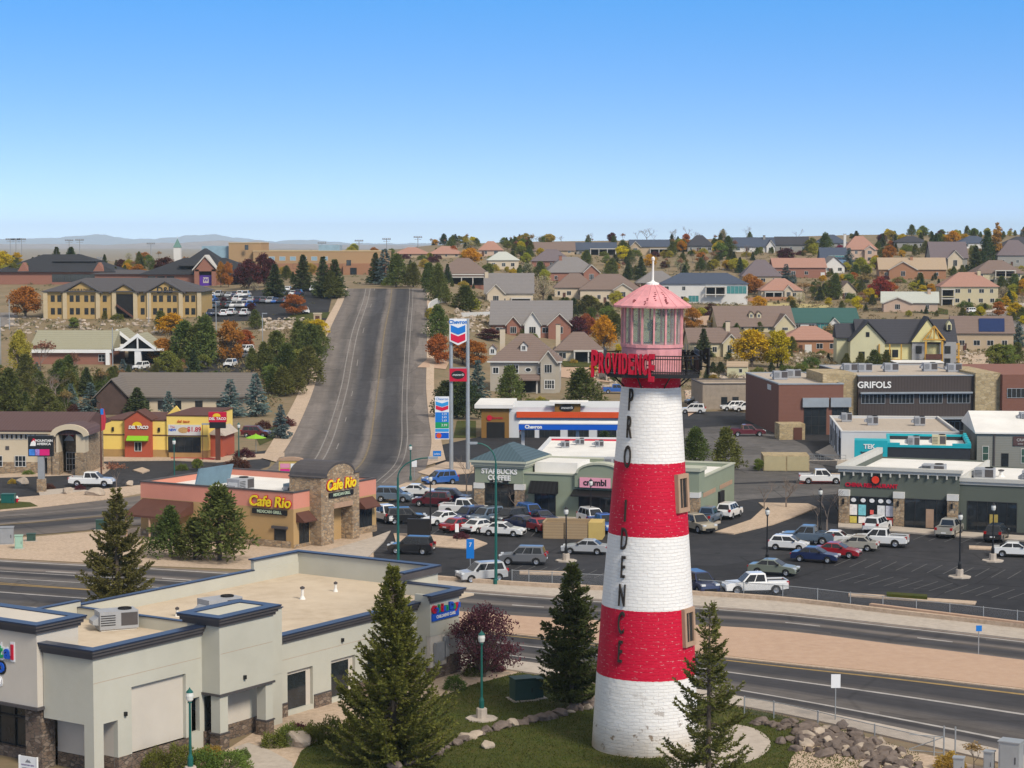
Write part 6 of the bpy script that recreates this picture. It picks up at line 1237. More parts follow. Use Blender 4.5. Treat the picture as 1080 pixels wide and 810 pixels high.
# walls of the hillside gardens
def wall(label, pts, h, mat, name='garden_wall', cat='wall', th=.3):
    P = [G(*p) for p in cr_(pts, 4)]; m = MB()
    for a, b in zip(P, P[1:]):
        d = (b-a).normalized(); n = Vector((-d.y, d.x, 0))*th/2
        m.add([a-n-Vector((0,0,1)), a+n-Vector((0,0,1)), b+n-Vector((0,0,1)), b-n-Vector((0,0,1)), a-n+Vector((0,0,h)), a+n+Vector((0,0,h)), b+n+Vector((0,0,h)), b-n+Vector((0,0,h))], [(4,5,6,7),(0,4,7,3),(1,2,6,5),(0,1,5,4),(3,7,6,2)])
    return tag(m.build(name, mat), label, cat)
wall('long tan retaining wall below the modern white house', [(722,346),(745,344),(775,342),(805,340)], 3.2, WM['pink']); wall('beige retaining wall right of the modern white house', [(746,346),(775,345),(806,344),(830,339)], 2.4, WM['beige'])
wall('white garden wall below the beige house with green windows', [(487,334),(510,333),(535,332),(550,331)], 1.1, m_wwhite); wall('white wall beside the right kerb of the hill road', [(452,334),(453,326),(460,321),(470,318)], 1.6, m_wwhite); wall('white wall right of the brick house with white gable', [(580,330),(592,330),(604,331)], 1.2, m_wwhite)
wall('rust garden wall below the beige porch house', [(786,318),(805,317),(830,317)], 1.3, WM['orange']); wall('pale garden wall right of the low beige porch house', [(632,398),(640,402)], 3, m_conc)
# streets and lots on the hill
def patch(name, px, mat, dz=.12, n=5):
    """four-cornered sheet following the slope"""
    a, b, c, d = [G(*p) for p in px]; m = MB(); k = 10
    for i in range(k+1):
        for j in range(k+1):
            p = a.lerp(b, i/k).lerp(d.lerp(c, i/k), j/k); m.v.append((p.x, p.y, T(p.x, p.y)+dz))
    m.f = [(i*(k+1)+j, (i+1)*(k+1)+j, (i+1)*(k+1)+j+1, i*(k+1)+j+1) for i in range(k) for j in range(k)]
    return struct(m.build(name, mat))
patch('parking_lot', [(214,340),(345,338),(352,306),(225,308)], m_asph); patch('parking_lot', [(130,392),(262,398),(285,372),(132,378)], m_asph)
patch('street', [(998,342),(1100,352),(1100,326),(1035,331)], m_roadl); patch('driveway', [(1035,330),(1100,328),(1100,318),(1050,322)], m_conc); patch('parking_lot', [(0,345),(20,344),(18,330),(0,330)], m_roadl)
patch('lawn', [(938,328),(1000,332),(1000,327),(988,325)], m_grass, .14); patch('lawn', [(595,387),(642,388),(640,382),(590,381)], m_grass, .14); patch('bare_soil', [(590,398),(645,404),(645,388),(590,388)], m_gravel, .14); patch('bare_soil', [(726,440),(745,428),(745,412),(722,412)], m_gravel, .14)
patch('lawn', [(300,338),(345,336),(348,330),(310,331)], m_grass, .2); patch('bare_soil', [(440,388),(470,390),(475,380),(452,378)], m_gravel, .14); patch('lawn', [(478,462),(502,462),(502,444),(482,444)], m_grass, .06); patch('bare_soil', [(1018,400),(1080,405),(1080,372),(1010,375)], m_bed, .14)
patch('dry_grass', [(783,330),(850,332),(880,322),(800,319)], MBLEND('straw_grass', [(.40,.33,.15), (.3,.25,.12), (.46,.38,.18)], (.1, .8)), .14)
# ------------------------------------------------------------------ trees
def card(m, p, d, ln, wd, rn, roll=None):
    """one leaf or needle spray: a narrow four-cornered face along d"""
    d = Vector(d).normalized(); up = Vector((rn.uniform(-1, 1), rn.uniform(-1, 1), rn.uniform(-1, 1))); s = d.cross(up)
    if s.length < 1e-3: s = d.cross(Vector((1, .3, .2)))
    s = s.normalized()*wd/2; a = Vector(p); b = a+d*ln*.55; c = a+d*ln
    o = len(m.v); m.v += [a.to_tuple(), (b-s).to_tuple(), c.to_tuple(), (b+s).to_tuple()]; m.f.append((o, o+1, o+2, o+3))
def rdir(rn, zb=0.0):
    a = rn.uniform(0, 6.283); z = rn.uniform(-1, 1); r = math.sqrt(max(0, 1-z*z)); return Vector((r*math.cos(a), r*math.sin(a), z+zb))
def conifer(h, w, seed, lev=22, per=8, card_l=.5, card_w=.22, base=.08, droop=-.15, gap=.12, taper=.9, dens=6):
    rn = random.Random(seed); m = MB()
    for i in range(lev):
        f = i/lev; z = h*(base+(1-base)*f)
        for b in range(per):
            if rn.random() < gap: continue
            a = rn.uniform(0, 6.283); r = w/2*((1-f)**taper+.03)*rn.uniform(.72, 1.12); d = Vector((math.cos(a), math.sin(a), droop+.35*f))
            k = max(2, int(dens*r/(w/2))+1)
            for q in range(k):
                s = (q+.4)/k; p = Vector((0, 0, z+rn.uniform(-.5, .5)*h/lev))+d*r*s+Vector((0, 0, .12*r*s*s))
                for e in (-1, 1, 0): card(m, p, d+Vector((-d.y, d.x, 0))*e*rn.uniform(.4, 1.1)+Vector((0, 0, rn.uniform(-.5, .25))), card_l*rn.uniform(.7, 1.25)*(1-.35*f), card_w, rn)
    for q in range(6): card(m, (0, 0, h*.93), Vector((rn.uniform(-.2, .2), rn.uniform(-.2, .2), 1)), h*.08, card_w*.5, rn)
    t = MB().tube((0, 0, -.3), (0, 0, h*.5), w*.03, w*.018, 7).tube((0, 0, h*.5), (0, 0, h*.96), w*.018, .01, 6); return t, m
def fine_spruce(h, w, seed, whorls=26, per=7, shape=None, gap=.1, droop=.0, step=.16, nl=.2, nw=.075, base=.04, up=.45, dens=2):
    """near spruce: branches in whorls with side twigs set with needles"""
    rn = random.Random(seed); m = MB(); t = MB(); shape = shape or (lambda f: (1-f)**.85)
    t.tube((0, 0, -.3), (0, 0, h*.5), w*.03, w*.018, 9).tube((0, 0, h*.5), (0, 0, h*.985), w*.018, .012, 7)
    for i in range(whorls):
        f = i/whorls; zz = h*(base+(1-base)*f)
        for b in range(per):
            if rn.random() < gap: continue
            a = rn.uniform(0, 6.283); L_ = w/2*shape(f)*rn.uniform(.62, 1.15)+.12; c, s = math.cos(a), math.sin(a); z = zz+rn.uniform(-.5, .5)*h/whorls
            pts = []; n = max(3, int(L_/.3))
            for k in range(n+1):
                q = k/n; pts.append(Vector((c*L_*q, s*L_*q, z+L_*(droop*q+up*q*q*(.5+f)-.12*math.sin(q*3.1)))))
            for k in range(0, n, 2): t.tube(pts[k], pts[min(k+2, n)], .012+.02*(1-k/n)*(L_/3), .01+.015*(1-(k+2)/n)*(L_/3), 4, False)
            ln = 0.0
            for p0, p1 in zip(pts, pts[1:]):
                d = (p1-p0); sl = d.length; d = d/sl; k = max(1, int(sl/step))
                for j in range(k):
                    q = (ln+sl*j/k)/L_
                    if q < .12: continue
                    p = p0+d*(sl*j/k); sd = Vector((-d.y, d.x, 0))
                    for e in (-1, 1):
                        tl = (.16+.5*(1-q)*min(1, L_/2.2))*rn.uniform(.6, 1.2); td = (d*.75+sd*e*rn.uniform(.5, .95)+Vector((0, 0, rn.uniform(-.35, .1)))).normalized()
                        r = 0.0
                        while r < tl:
                            for g in range(dens): card(m, p+td*r, td+rdir(rn)*.55, nl*rn.uniform(.7, 1.2), nw, rn)
                            r += .13
                    card(m, p, d+rdir(rn)*.5, nl, nw, rn)
                ln += sl
    return t, m
def pine(h, w, seed, nc=70, cl=16, card_l=.5, card_w=.2, base=.1, top=.75):
    """bushy pine: tufts of needles at the ends of many boughs"""
    rn = random.Random(seed); m = MB(); t = MB().tube((0, 0, -.3), (0, 0, h*.45), w*.04, w*.025, 7).tube((0, 0, h*.45), (0, 0, h*.92), w*.025, .02, 6)
    for i in range(nc):
        f = (i+.5)/nc; z = h*(base+(.97-base)*f); r = w/2*min(1.0, (1-f)**top*1.15+.05)*(.75+.3*math.sin(i*2.4+seed)); a = i*2.399+rn.uniform(-.5, .5); rr = r*rn.uniform(.55, 1.08)
        c = Vector((math.cos(a)*rr, math.sin(a)*rr, z+rn.uniform(-.04, .04)*h)); R_ = w*.125*rn.uniform(.8, 1.35)*(1-.35*f)
        if i % 3 == 0: t.tube((0, 0, z-.05*h), c, w*.012, w*.006, 4, False)
        for k in range(cl): 
            d = rdir(rn, .35); card(m, c+d*R_*rn.uniform(.1, .9), d, card_l*rn.uniform(.7, 1.2), card_w, rn)
    return t, m
def broad(h, w, seed, nc=26, cl=70, card_l=.4, card_w=.26, trunk=.22, top=1.0, sparse=1.0, up=0.0):
    """leafy crown: uneven clumps of leaves round limbs, gaps between"""
    rn = random.Random(seed); m = MB(); t = MB(); tz = h*trunk; t.tube((0, 0, -.3), (0, 0, tz+.1*h), w*.035, w*.026, 8)
    for i in range(nc):
        f = (i+.5)/nc; a = i*2.399+rn.uniform(-.4, .4); zf = rn.random()**.85; z = tz+(h*.93-tz)*zf
        prof = math.sin(math.pi*min(1, (zf*.86+.14))**.9)**.6*top; rr = w/2*prof*math.sqrt(rn.uniform(.15, 1.0))*.86
        c = Vector((math.cos(a)*rr, math.sin(a)*rr, z)); R_ = w*.15*rn.uniform(.7, 1.35)
        t.tube((0, 0, tz*rn.uniform(.75, 1.3)), c, w*.012, w*.004, 4, False)
        for k in range(int(cl*sparse)):
            d = rdir(rn); p = c+Vector((d.x*R_*1.1, d.y*R_*1.1, d.z*R_*.85))*rn.uniform(.35, 1.05); card(m, p, rdir(rn, -.2+up), card_l*rn.uniform(.6, 1.2), card_w, rn)
    return t, m
def bare(h, w, seed, depth_=5, leaf=0, upw=.7):
    rn = random.Random(seed); t = MB(); tips = []
    def grow(p, d, L_, r, k):
        e = p+d*L_; t.tube(p, e, r, r*.7, 4 if k < 3 else 3, False)
        if k == 0: tips.append(e); return
        for i in range(rn.choice((2, 3, 3))):
            nd = (d+rdir(rn, .25)*rn.uniform(.45, .85)).normalized(); nd.z = nd.z*upw+.3; grow(e, nd.normalized(), L_*rn.uniform(.62, .82), r*.58, k-1)
    grow(Vector((0, 0, -.2)), Vector((0, 0, 1)), h*.27, w*.022, depth_)
    m = MB()
    for e in tips:
        for k in range(leaf): card(m, e+rdir(rn)*.25, rdir(rn), .3, .2, rn)
    zs = max(v[2] for v in t.v); k = h/zs; xs = max(abs(v[0]) for v in t.v); kx = (w/2)/xs
    for q in (t, m): q.v = [(v[0]*kx, v[1]*kx, v[2]*k) for v in q.v]
    return t, m
def shrub(h, w, seed, n=2200, card_l=.17, card_w=.09):
    rn = random.Random(seed); m = MB(); t = MB()
    for i in range(7): a = i*.9; t.tube((0, 0, -.1), (math.cos(a)*w*.3, math.sin(a)*w*.3, h*.6), .025, .01, 4, False)
    for i in range(n):
        d = rdir(rn); d.z = abs(d.z); k = rn.uniform(.35, 1.0)**.5+.12*math.sin(d.x*7+seed)+.1*math.sin(d.y*9)
        card(m, (d.x*w/2*k, d.y*w/2*k, d.z*h*.92*k+.03), d+rdir(rn)*.8, card_l, card_w, rn)
    return t, m
PROTO = {}
def proto(code, gens, leafm, name, words_, cat, trunkm=None):
    vs = []
    for (t, m) in gens:
        zs = max([v[2] for v in (m.v or t.v)]); ws = 2*sorted(math.hypot(v[0], v[1]) for v in (m.v or t.v))[int(len(m.v or t.v)*.93)]
        vs.append((t.mesh('trunk', trunkm or m_bark), m.mesh('crown', leafm) if m.v else None, zs, ws))
    PROTO[code] = (vs, name, words_, cat)
gS = [conifer(8, 4.2, s, 30, 12, .55, .24, gap=.06) for s in (1, 2)]
gP = [pine(7, 5.2, s, 110, 34, .46, .19) for s in (3, 4, 5)]
gD = [broad(7, 5.6, s, 46, 110, .36, .25, .16) for s in (6, 7, 8)]
gT = [broad(12, 2.8, 9, 60, 70, .36, .24, .06, .8)]
lf = lambda n, c, r=.3: MLEAF('leaf_'+n, c, r)
proto('S', gS, lf('spruce', (0.081,0.105,0.041)), 'spruce_tree', 'dark green spruce', 'tree'); proto('B', [conifer(7, 4.0, 11, 20, 9, .55, .24), conifer(7, 4.4, 12, 18, 9, .6, .26)], lf('blue_spruce', (0.128,0.182,0.176)), 'spruce_tree', 'blue grey spruce', 'tree')
proto('P', gP, lf('pine', (0.121,0.138,0.035)), 'pine_tree', 'bushy green pine', 'tree'); proto('D', gP[:2], lf('dark_pine', (0.057,0.078,0.030)), 'pine_tree', 'dark dense pine', 'tree')
proto('G', gD, lf('green', (0.169,0.196,0.041)), 'leafy_tree', 'leafy green tree', 'tree'); proto('O', gD, lf('orange', (.40,.145,.03), .14), 'maple_tree', 'orange autumn tree', 'tree')
proto('R', gD[:2], lf('burgundy', (0.086,0.021,0.025)), 'plum_tree', 'burgundy leaved tree', 'tree'); proto('C', gD[1:], lf('crimson', (0.310,0.040,0.034)), 'maple_tree', 'crimson autumn tree', 'tree')
proto('Y', gD, lf('yellow', (0.540,0.345,0.014)), 'aspen_tree', 'golden yellow tree', 'tree'); proto('L', gD[1:], lf('olive', (0.405,0.351,0.047)), 'leafy_tree', 'yellow green tree', 'tree')
proto('K', [broad(7, 6, 14, 26, 46, .3, .16)], lf('pale', (0.414,0.368,0.230)), 'leafy_tree', 'pale straw coloured tree', 'tree'); proto('T', gT, lf('poplar', (0.483,0.345,0.069)), 'poplar_tree', 'tall narrow yellow poplar', 'tree')
proto('W', [bare(7, 5, 15, 5), bare(7, 5.5, 16, 5)], None, 'bare_tree', 'bare brown tree', 'tree', m_twig); proto('V', [bare(7, 3.2, 17, 5, 2, 1.0)], lf('russet', (0.299,0.172,0.081)), 'leafy_tree', 'thinning russet tree', 'tree', m_twig)
proto('H', [shrub(1.6, 2.4, 18), shrub(1.5, 2.6, 19)], lf('shrub', (0.135,0.169,0.034)), 'shrub', 'round green shrub', 'shrub'); proto('N', [shrub(1.4, 2.2, 20)], lf('redshrub', (0.115,0.034,0.034)), 'shrub', 'dark red shrub', 'shrub'); proto('Z', [shrub(1.4, 2.2, 21)], lf('goldshrub', (0.414,0.310,0.057)), 'shrub', 'golden shrub', 'shrub')
TN = 0
def tree(code, px, py, hp, wp=None, label=None, group='trees of the town'):
    """tree standing at a surveyed spot, hp (and wp) high and wide as measured there"""
    global TN; TN += 1
    vs, name, words_, cat = PROTO[code]; tm, cm, zs, ws = vs[TN % len(vs)]; p = G(px, py); s = sc_at(p); k = hp*s/zs; kw = (wp*s/ws) if wp else k*(1.12+.35*((TN*37) % 10)/10)
    r = thing(name, label, cat, p, TN*2.4, group); r.scale = (kw, kw, k)
    for nm, me in (('trunk', tm), ('crown', cm)):
        if me: o = bpy.data.objects.new(nm, me); COL.objects.link(o); o.parent = r
    if not label: AUTO.append((r, px, py, words_))
    return r
TREES = """
Y 3 286 22;G 14 299 22;G 25 299 22;G 34 297 18;C 48 298 15 24;S 60 291 31;S 75 292 32;O 27 335 34 33;L 136 286 13;P 111 337 10;H 124 337 7;G 78 346 12;W 86 346 11;R 174 297 27 23;O 197 297 27 14;O 205 298 10;O 233 303 28 9;O 241 303 28 10;R 262 305 33 25;R 236 322 9;R 265 328 9;K 268 309 12;K 136 271 10;G 156 271 8;R 253 300 18;R 166 298 16
P 169 346 19;P 195 384 48;P 217 385 56;P 205 386 44;Y 181 353 24 27;O 172 383 27 29;O 243 384 48 27;O 258 367 20;P 269 347 22;O 310 333 24 23;P 292 389 42;P 315 373 38;P 328 386 46;P 310 416 36;P 297 418 34;P 325 406 42;P 278 391 32;P 302 400 40;P 335 372 30;P 287 415 30;Y 335 359 23;Z 325 345 10;B 243 441 42;B 270 439 46 26;P 256 420 24;P 228 412 22
L 21 395 48 22;V 43 393 35 26;P 10 438 52 42;P 46 442 38 36;P 42 411 20;P 71 411 30;P 90 416 28;P 118 410 24;B 75 434 30 17;B 96 437 34 24;S 145 438 30 24;B 178 440 28;W 59 426 34;W 108 421 13;N 78 437 12;P 28 420 28;P 0 414 30;P 60 412 20;P 106 412 16;V 128 408 20;P 160 412 20;P 185 410 20;P 205 412 22;W 150 408 14
R 279 303 37 23;S 290 314 36;S 320 307 39;S 341 314 44;S 353 314 41;P 349 315 30;S 396 300 34;B 406 300 38;P 418 303 37;P 436 303 28 20;P 452 308 32 22;P 462 320 44 24;P 470 320 21;S 472 299 21;H 411 301 9;Y 496 280 19 22;P 491 328 28 30;L 496 329 17 20;P 462 358 39 27;L 454 338 14;O 462 384 33 24;O 488 384 30 26;O 502 388 30 24;B 504 426 47 23;P 482 441 52 26;D 470 440 40;D 492 442 44;R 516 359 13 23;P 537 425 41 31;P 612 429 43 43;H 560 427 8;H 548 430 8;H 575 428 8;Z 570 424 7
K 557 317 31;K 573 317 28;P 556 292 17;P 570 294 19;G 515 291 14;S 477 271 9;P 541 276 12;Y 541 293 10;Y 570 271 10;V 561 263 17 8;W 568 262 14;D 580 325 14;D 594 326 13;D 605 326 12;H 550 354 8;H 560 354 9;P 520 262 7;Y 535 262 6;P 440 270 10;P 460 268 7
P 646 294 23;S 662 295 19;S 676 296 26;P 657 269 17;P 619 279 16;L 650 324 18;P 620 331 21 31;P 598 327 14;R 608 359 26 24;C 619 358 28 18;R 602 357 20;Y 637 368 37 23;P 650 357 28;S 722 298 19;P 768 266 18;W 672 256 14;W 682 256 16;W 690 257 12;W 712 256 15;W 725 255 17;W 735 256 12;W 787 256 18;V 717 291 20;V 705 290 16;V 745 287 18;G 760 273 18;L 775 286 14;V 752 282 18;O 730 348 25 19;O 790 309 21;B 805 298 15;S 742 377 31;L 727 371 20;Y 793 387 41 39;Y 820 388 41 27;P 764 350 10;P 777 350 10;P 801 350 11;P 835 372 18;R 700 336 14;R 748 342 14;V 738 340 12
D 752 394 13;D 760 394 13;D 769 381 12;H 800 395 9;H 830 392 8;H 846 390 9;S 806 298 16;P 815 290 10;B 829 299 21;B 838 299 10;R 829 276 15 18;O 796 311 20;P 870 267 23;L 858 270 14;C 886 268 10;B 895 286 25;V 850 315 18 22;V 862 315 17;P 881 316 29 19;G 895 301 13;L 908 289 18;V 914 314 27 22;P 836 334 18;W 841 257 16;W 787 272 14;L 784 285 12;G 802 268 8
S 931 263 17;P 926 269 14;Y 952 258 12;Y 936 252 11;S 971 259 14;S 987 261 15;Y 1005 258 15 15;Y 1017 257 11;S 1027 255 11;O 938 275 17;P 965 270 13;S 1029 288 29 16;D 1041 281 39 17;D 1035 286 22;T 1051 280 46 10;P 1006 292 12;P 1015 292 13;P 971 301 14;C 929 317 26;O 938 316 20;V 948 314 23;L 963 308 11;W 990 308 15;P 1015 338 14 12;P 1056 309 19;P 1070 309 21;P 1079 308 18;V 1078 325 18;B 1064 366 24;B 1074 366 26;G 1052 388 26 24;G 1062 388 26 22;P 1073 384 24
P 908 392 21;P 922 391 23;P 935 391 22;P 915 394 16;H 869 394 10;V 877 369 28 22;V 865 368 20;P 893 388 16;P 860 335 10;P 940 328 9;H 1030 334 7;H 900 377 9;H 855 385 10;H 998 372 8
D 637 488 35 30;P 733 489 41 31;P 765 496 47 33;G 800 497 14;D 655 488 30;W 492 523 42;W 548 546 30;W 806 538 31;W 829 536 33;W 872 561 50;W 884 548 30;W 862 556 26;P 180 588 57 43;P 232 591 86 62;P 205 590 46 36;V 123 514 28 22;B 296 463 37 21;N 300 450 12;N 278 452 10;H 86 500 6;H 30 501 6;N 52 516 7;N 84 517 7;Z 13 510 6;N 250 494 14;G 208 496 13;H 192 496 8;N 230 481 10;N 258 483 12;H 20 498 6;N 486 569 9;G 986 440 20 12;G 1020 446 14;H 905 443 8;N 152 482 7
H 479 727 17 24;N 525 708 10;H 500 712 14;H 305 785 26 30;H 330 783 24 28;N 315 778 18;H 290 787 18;H 350 780 28 34;H 372 772 18;H 165 812 26 30;H 190 812 32 34;H 215 814 30 32;Z 222 800 16;H 240 812 24;H 256 800 12;Z 1002 812 22 32;V 1027 812 30 26
"""
land(490, 415, 'sign pylon'); land(620, 400, 'shingle house pines') if False else None
land(350, 400, 'hill road'); land(815, 545, 'triangular island'); land(735, 470, 'lighthouse'); land(310, 320, 'hillside car park'); land(40, 510, 'bank car park'); land(400, 770, 'clinic lawn'); land(200, 790, 'clinic front'); land(290, 445, 'foot of the hill road'); land(1020, 800, 'rock bed'); land(1050, 360, 'right edge road'); land(900, 395, 'brick office roof')
for ln in TREES.split('\n'):
    for e in ln.split(';'):
        q = e.split()
        if len(q) >= 4: tree(q[0], float(q[1]), float(q[2]), float(q[3]), float(q[4]) if len(q) > 4 else None)
# further small trees along the skyline and between the houses
rn = random.Random(77)
TAKEN = [(h[0]-1, h[1]+1, h[4]-1, h[2]+1) for h in HOUSES]+[(515,592,356,415),(878,1008,328,388),(693,792,286,320)]
def clear(px, py, hp):      # keep house fronts in sight: a tree may stand before a house only at its ends
    for a, b, t, q in TAKEN:
        if a+4 < px < b-4 and q-1 < py < q+hp*.8: return False
        if a < px < b and t+2 < py < q: return False
    return True
n = 0
while n < 500:
    q = rn.random()
    if q < .26: px = rn.uniform(455, 1085); py = rn.uniform(252, 262)+(4 if px < 760 else 0)-(3 if px > 950 else 0); hp = rn.uniform(6, 13)
    elif q < .62: px, py, hp = rn.uniform(470, 1085), rn.uniform(264, 310), rn.uniform(8, 17)
    elif q < .8: px, py, hp = rn.uniform(590, 1085), rn.uniform(310, 345), rn.uniform(8, 18)
    elif q < .9: px, py, hp = rn.uniform(620, 900), rn.uniform(345, 405), rn.uniform(7, 15)
    else: px, py, hp = rn.uniform(0, 330), rn.uniform(282, 300), rn.uniform(8, 17)
    if 655 < px < 725 and py > 320: continue
    if not clear(px, py, hp): continue
    tree(rn.choice('PPPPPSSSDDGGLLYYOVVVVWRK'), px, py, hp); n += 1
for i in range(46):
    px = rn.choice((rn.uniform(-5, 22), rn.uniform(132, 160), rn.uniform(270, 500), rn.uniform(0, 480))); tree(rn.choice('PGGSLVSYO'), px, rn.uniform(274, 284) if px < 262 else rn.uniform(268, 275) if px < 400 else rn.uniform(266, 290), rn.uniform(7, 13))
for i in range(26):
    px, py = rn.uniform(0, 330), rn.uniform(388, 440)
    if px > 300-(py-388)*.4 and py > 420 or 108 < px < 262 and py > 404: continue
    tree(rn.choice('PPPSBVG'), px, py, rn.uniform(16, 30))
# the four near spruces and the purple plum
def near(label, px, py, gen, mat, name='spruce_tree', rz=0):
    p = G(px, py); t = thing(name, label, 'tree', p, rz, 'trees of the town'); a, b = gen; a.build('trunk', m_bark, t); b.build('crown', mat, t); return t
near('tall wide spruce beside the sage clinic, largest of the near trees', 415, 804, fine_spruce(12.2, 8.2, 31, 44, 10, lambda f: .9*(1-f)**.9 if f > .42 else .52+.46*(1-f/.42)**.35, .1, -.02, .2, .26, .1, .02, .5, 3), lf('spruce_a', (0.155,0.159,0.032), 0))
near('airy young spruce standing right of the lighthouse base', 747, 833, fine_spruce(11.2, 6.4, 32, 24, 7, lambda f: (1-f)**.85, .16, .05, .17, .24, .09, .02, .35, 3), lf('spruce_b', (0.135,0.142,0.035), 0))
near('dense dark spruce with bronze top left of the lighthouse', 603, 746, fine_spruce(10.0, 5.9, 33, 34, 10, lambda f: (1-f)**.75*min(1, .6+f*3), .16, -.06, .2, .28, .11, .09, .3, 3), lf('spruce_c', (0.070,0.086,0.024), 0))
near('brownish spruce between highway and the clinic roof', 124, 652, fine_spruce(11.2, 7.6, 34, 30, 9, lambda f: (1-f)**.9, .1, .02, .2, .28, .11, .05, .35, 3), lf('spruce_d', (0.155,0.142,0.041), 0))
a, b = broad(5.3, 5.8, 35, 60, 110, .2, .12, .06, 1.0, 1.0, .9); near('purple leaved plum tree at the far end of the sage clinic', 510, 714, (a, b), lf('plum', (0.115,0.038,0.051), 0), 'plum_tree')
# low planting along the house fronts
n = 0
for h in HOUSES*4:
    px = rn.uniform(h[0]-3, h[1]+3); tree(rn.choice('HHHPPNZGSDWL'), px, h[2]+rn.uniform(.6, 5), rn.uniform(3.5, 8))
for i in range(34):
    px, py = rn.uniform(-4, 112) if i < 20 else rn.uniform(112, 300), rn.uniform(398, 442)
    if i >= 20: py = rn.uniform(392, 408)
    tree(rn.choice('PPPSBDVGP'), px, py, rn.uniform(20, 36) if i < 20 else rn.uniform(12, 20))
# blades of grass on the lawn
def in_poly(p, poly):
    c = False; j = len(poly)-1
    for i in range(len(poly)):
        if (poly[i][1] > p[1]) != (poly[j][1] > p[1]) and p[0] < (poly[j][0]-poly[i][0])*(p[1]-poly[i][1])/(poly[j][1]-poly[i][1])+poly[i][0]: c = not c
        j = i
    return c
LAWN = [(318,792),(345,776),(400,752),(470,733),(500,722),(548,709.5),(640,724),(735,739),(810,752),(900,773),(968,794),(985,840),(300,840)]
PAD = [(700,798),(725,770),(760,764),(795,769),(813,784),(800,800),(760,812),(715,815)]
rn = random.Random(70); gm = MB(); n = 0
while n < 26000:
    q = (rn.uniform(300, 985), rn.uniform(709, 830))
    if not in_poly(q, LAWN) or in_poly(q, PAD) or 626 < q[0] < 735 and q[1] < 798: continue
    p = G(*q); n += 1; tall = .5+.5*math.sin(p.x*1.3)*math.sin(p.y*.9+p.x*.4); card(gm, (p.x, p.y, .03), (rn.uniform(-.7, .7), rn.uniform(-.7, .7), .8), .1+.1*tall*rn.random(), .07, rn)
tag(gm.build('lawn_grass', MLEAF('grass_blade', (.085,.10,.02), 0)), kind='stuff')
# ground cover of the hillside: uncountable brush and stones
def scatter(name, mat, seed, n, regs, kind):
    rn = random.Random(seed); m = MB()
    for px0, px1, py0, py1, dn in regs:
        for i in range(dn):
            p = G(rn.uniform(px0, px1), rn.uniform(py0, py1))
            if kind == 'rock': r = rn.uniform(.2, .75); m.blob(p+Vector((0, 0, r*.2)), (r*rn.uniform(.8, 1.4), r, r*.7), 6, rn.random(), .3)
            else:
                r = rn.uniform(.4, 1.1)
                for k in range(16):
                    d = rdir(rn); d.z = abs(d.z); card(m, p+Vector((d.x*r*.7, d.y*r*.7, d.z*r*.4)), d+rdir(rn)*.5, r*.7, r*.35, rn)
    return tag(m.build(name, mat), kind='stuff')
m_brush = MLEAF('sage_brush', (.16,.15,.075), 0); m_brush2 = MLEAF('dry_brush', (.25,.19,.10), 0); m_rock = M('pale_rock', (.40,.33,.26), .95, .35, .5, bump=.4); m_lava = M('lava_rock', (.15,.118,.10), .95, .5, 1.1, bump=.5)
scatter('sage_brush', m_brush, 51, 0, [(500,1080,300,350,700),(480,1080,258,300,500),(0,480,272,300,300),(0,300,338,360,120),(0,170,388,436,200),(620,900,392,412,110),(700,900,330,346,120),(830,960,368,396,120),(460,560,330,352,60),(500,1080,262,330,420),(0,330,290,336,120),(1010,1080,340,400,90),(220,322,372,400,90),(220,296,400,432,70),(740,800,405,416,30)], 'brush')
scatter('dry_brush', m_brush2, 52, 0, [(500,1080,300,350,600),(600,1080,345,400,350),(0,300,338,360,90),(0,170,388,436,160),(620,900,392,412,90),(700,900,318,346,160),(830,960,368,396,100),(500,1080,262,330,420),(220,322,372,400,80),(220,296,400,432,60),(1010,1080,340,400,90),(460,560,330,352,50),(300,336,342,372,60)], 'brush')
scatter('hillside_rocks', m_rock, 53, 0, [(0,180,335,352,150),(480,530,325,352,120),(740,790,388,402,70),(725,760,412,425,50),(830,880,372,392,60),(1005,1075,368,400,120),(270,320,335,350,90),(625,650,396,412,30)], 'rock')
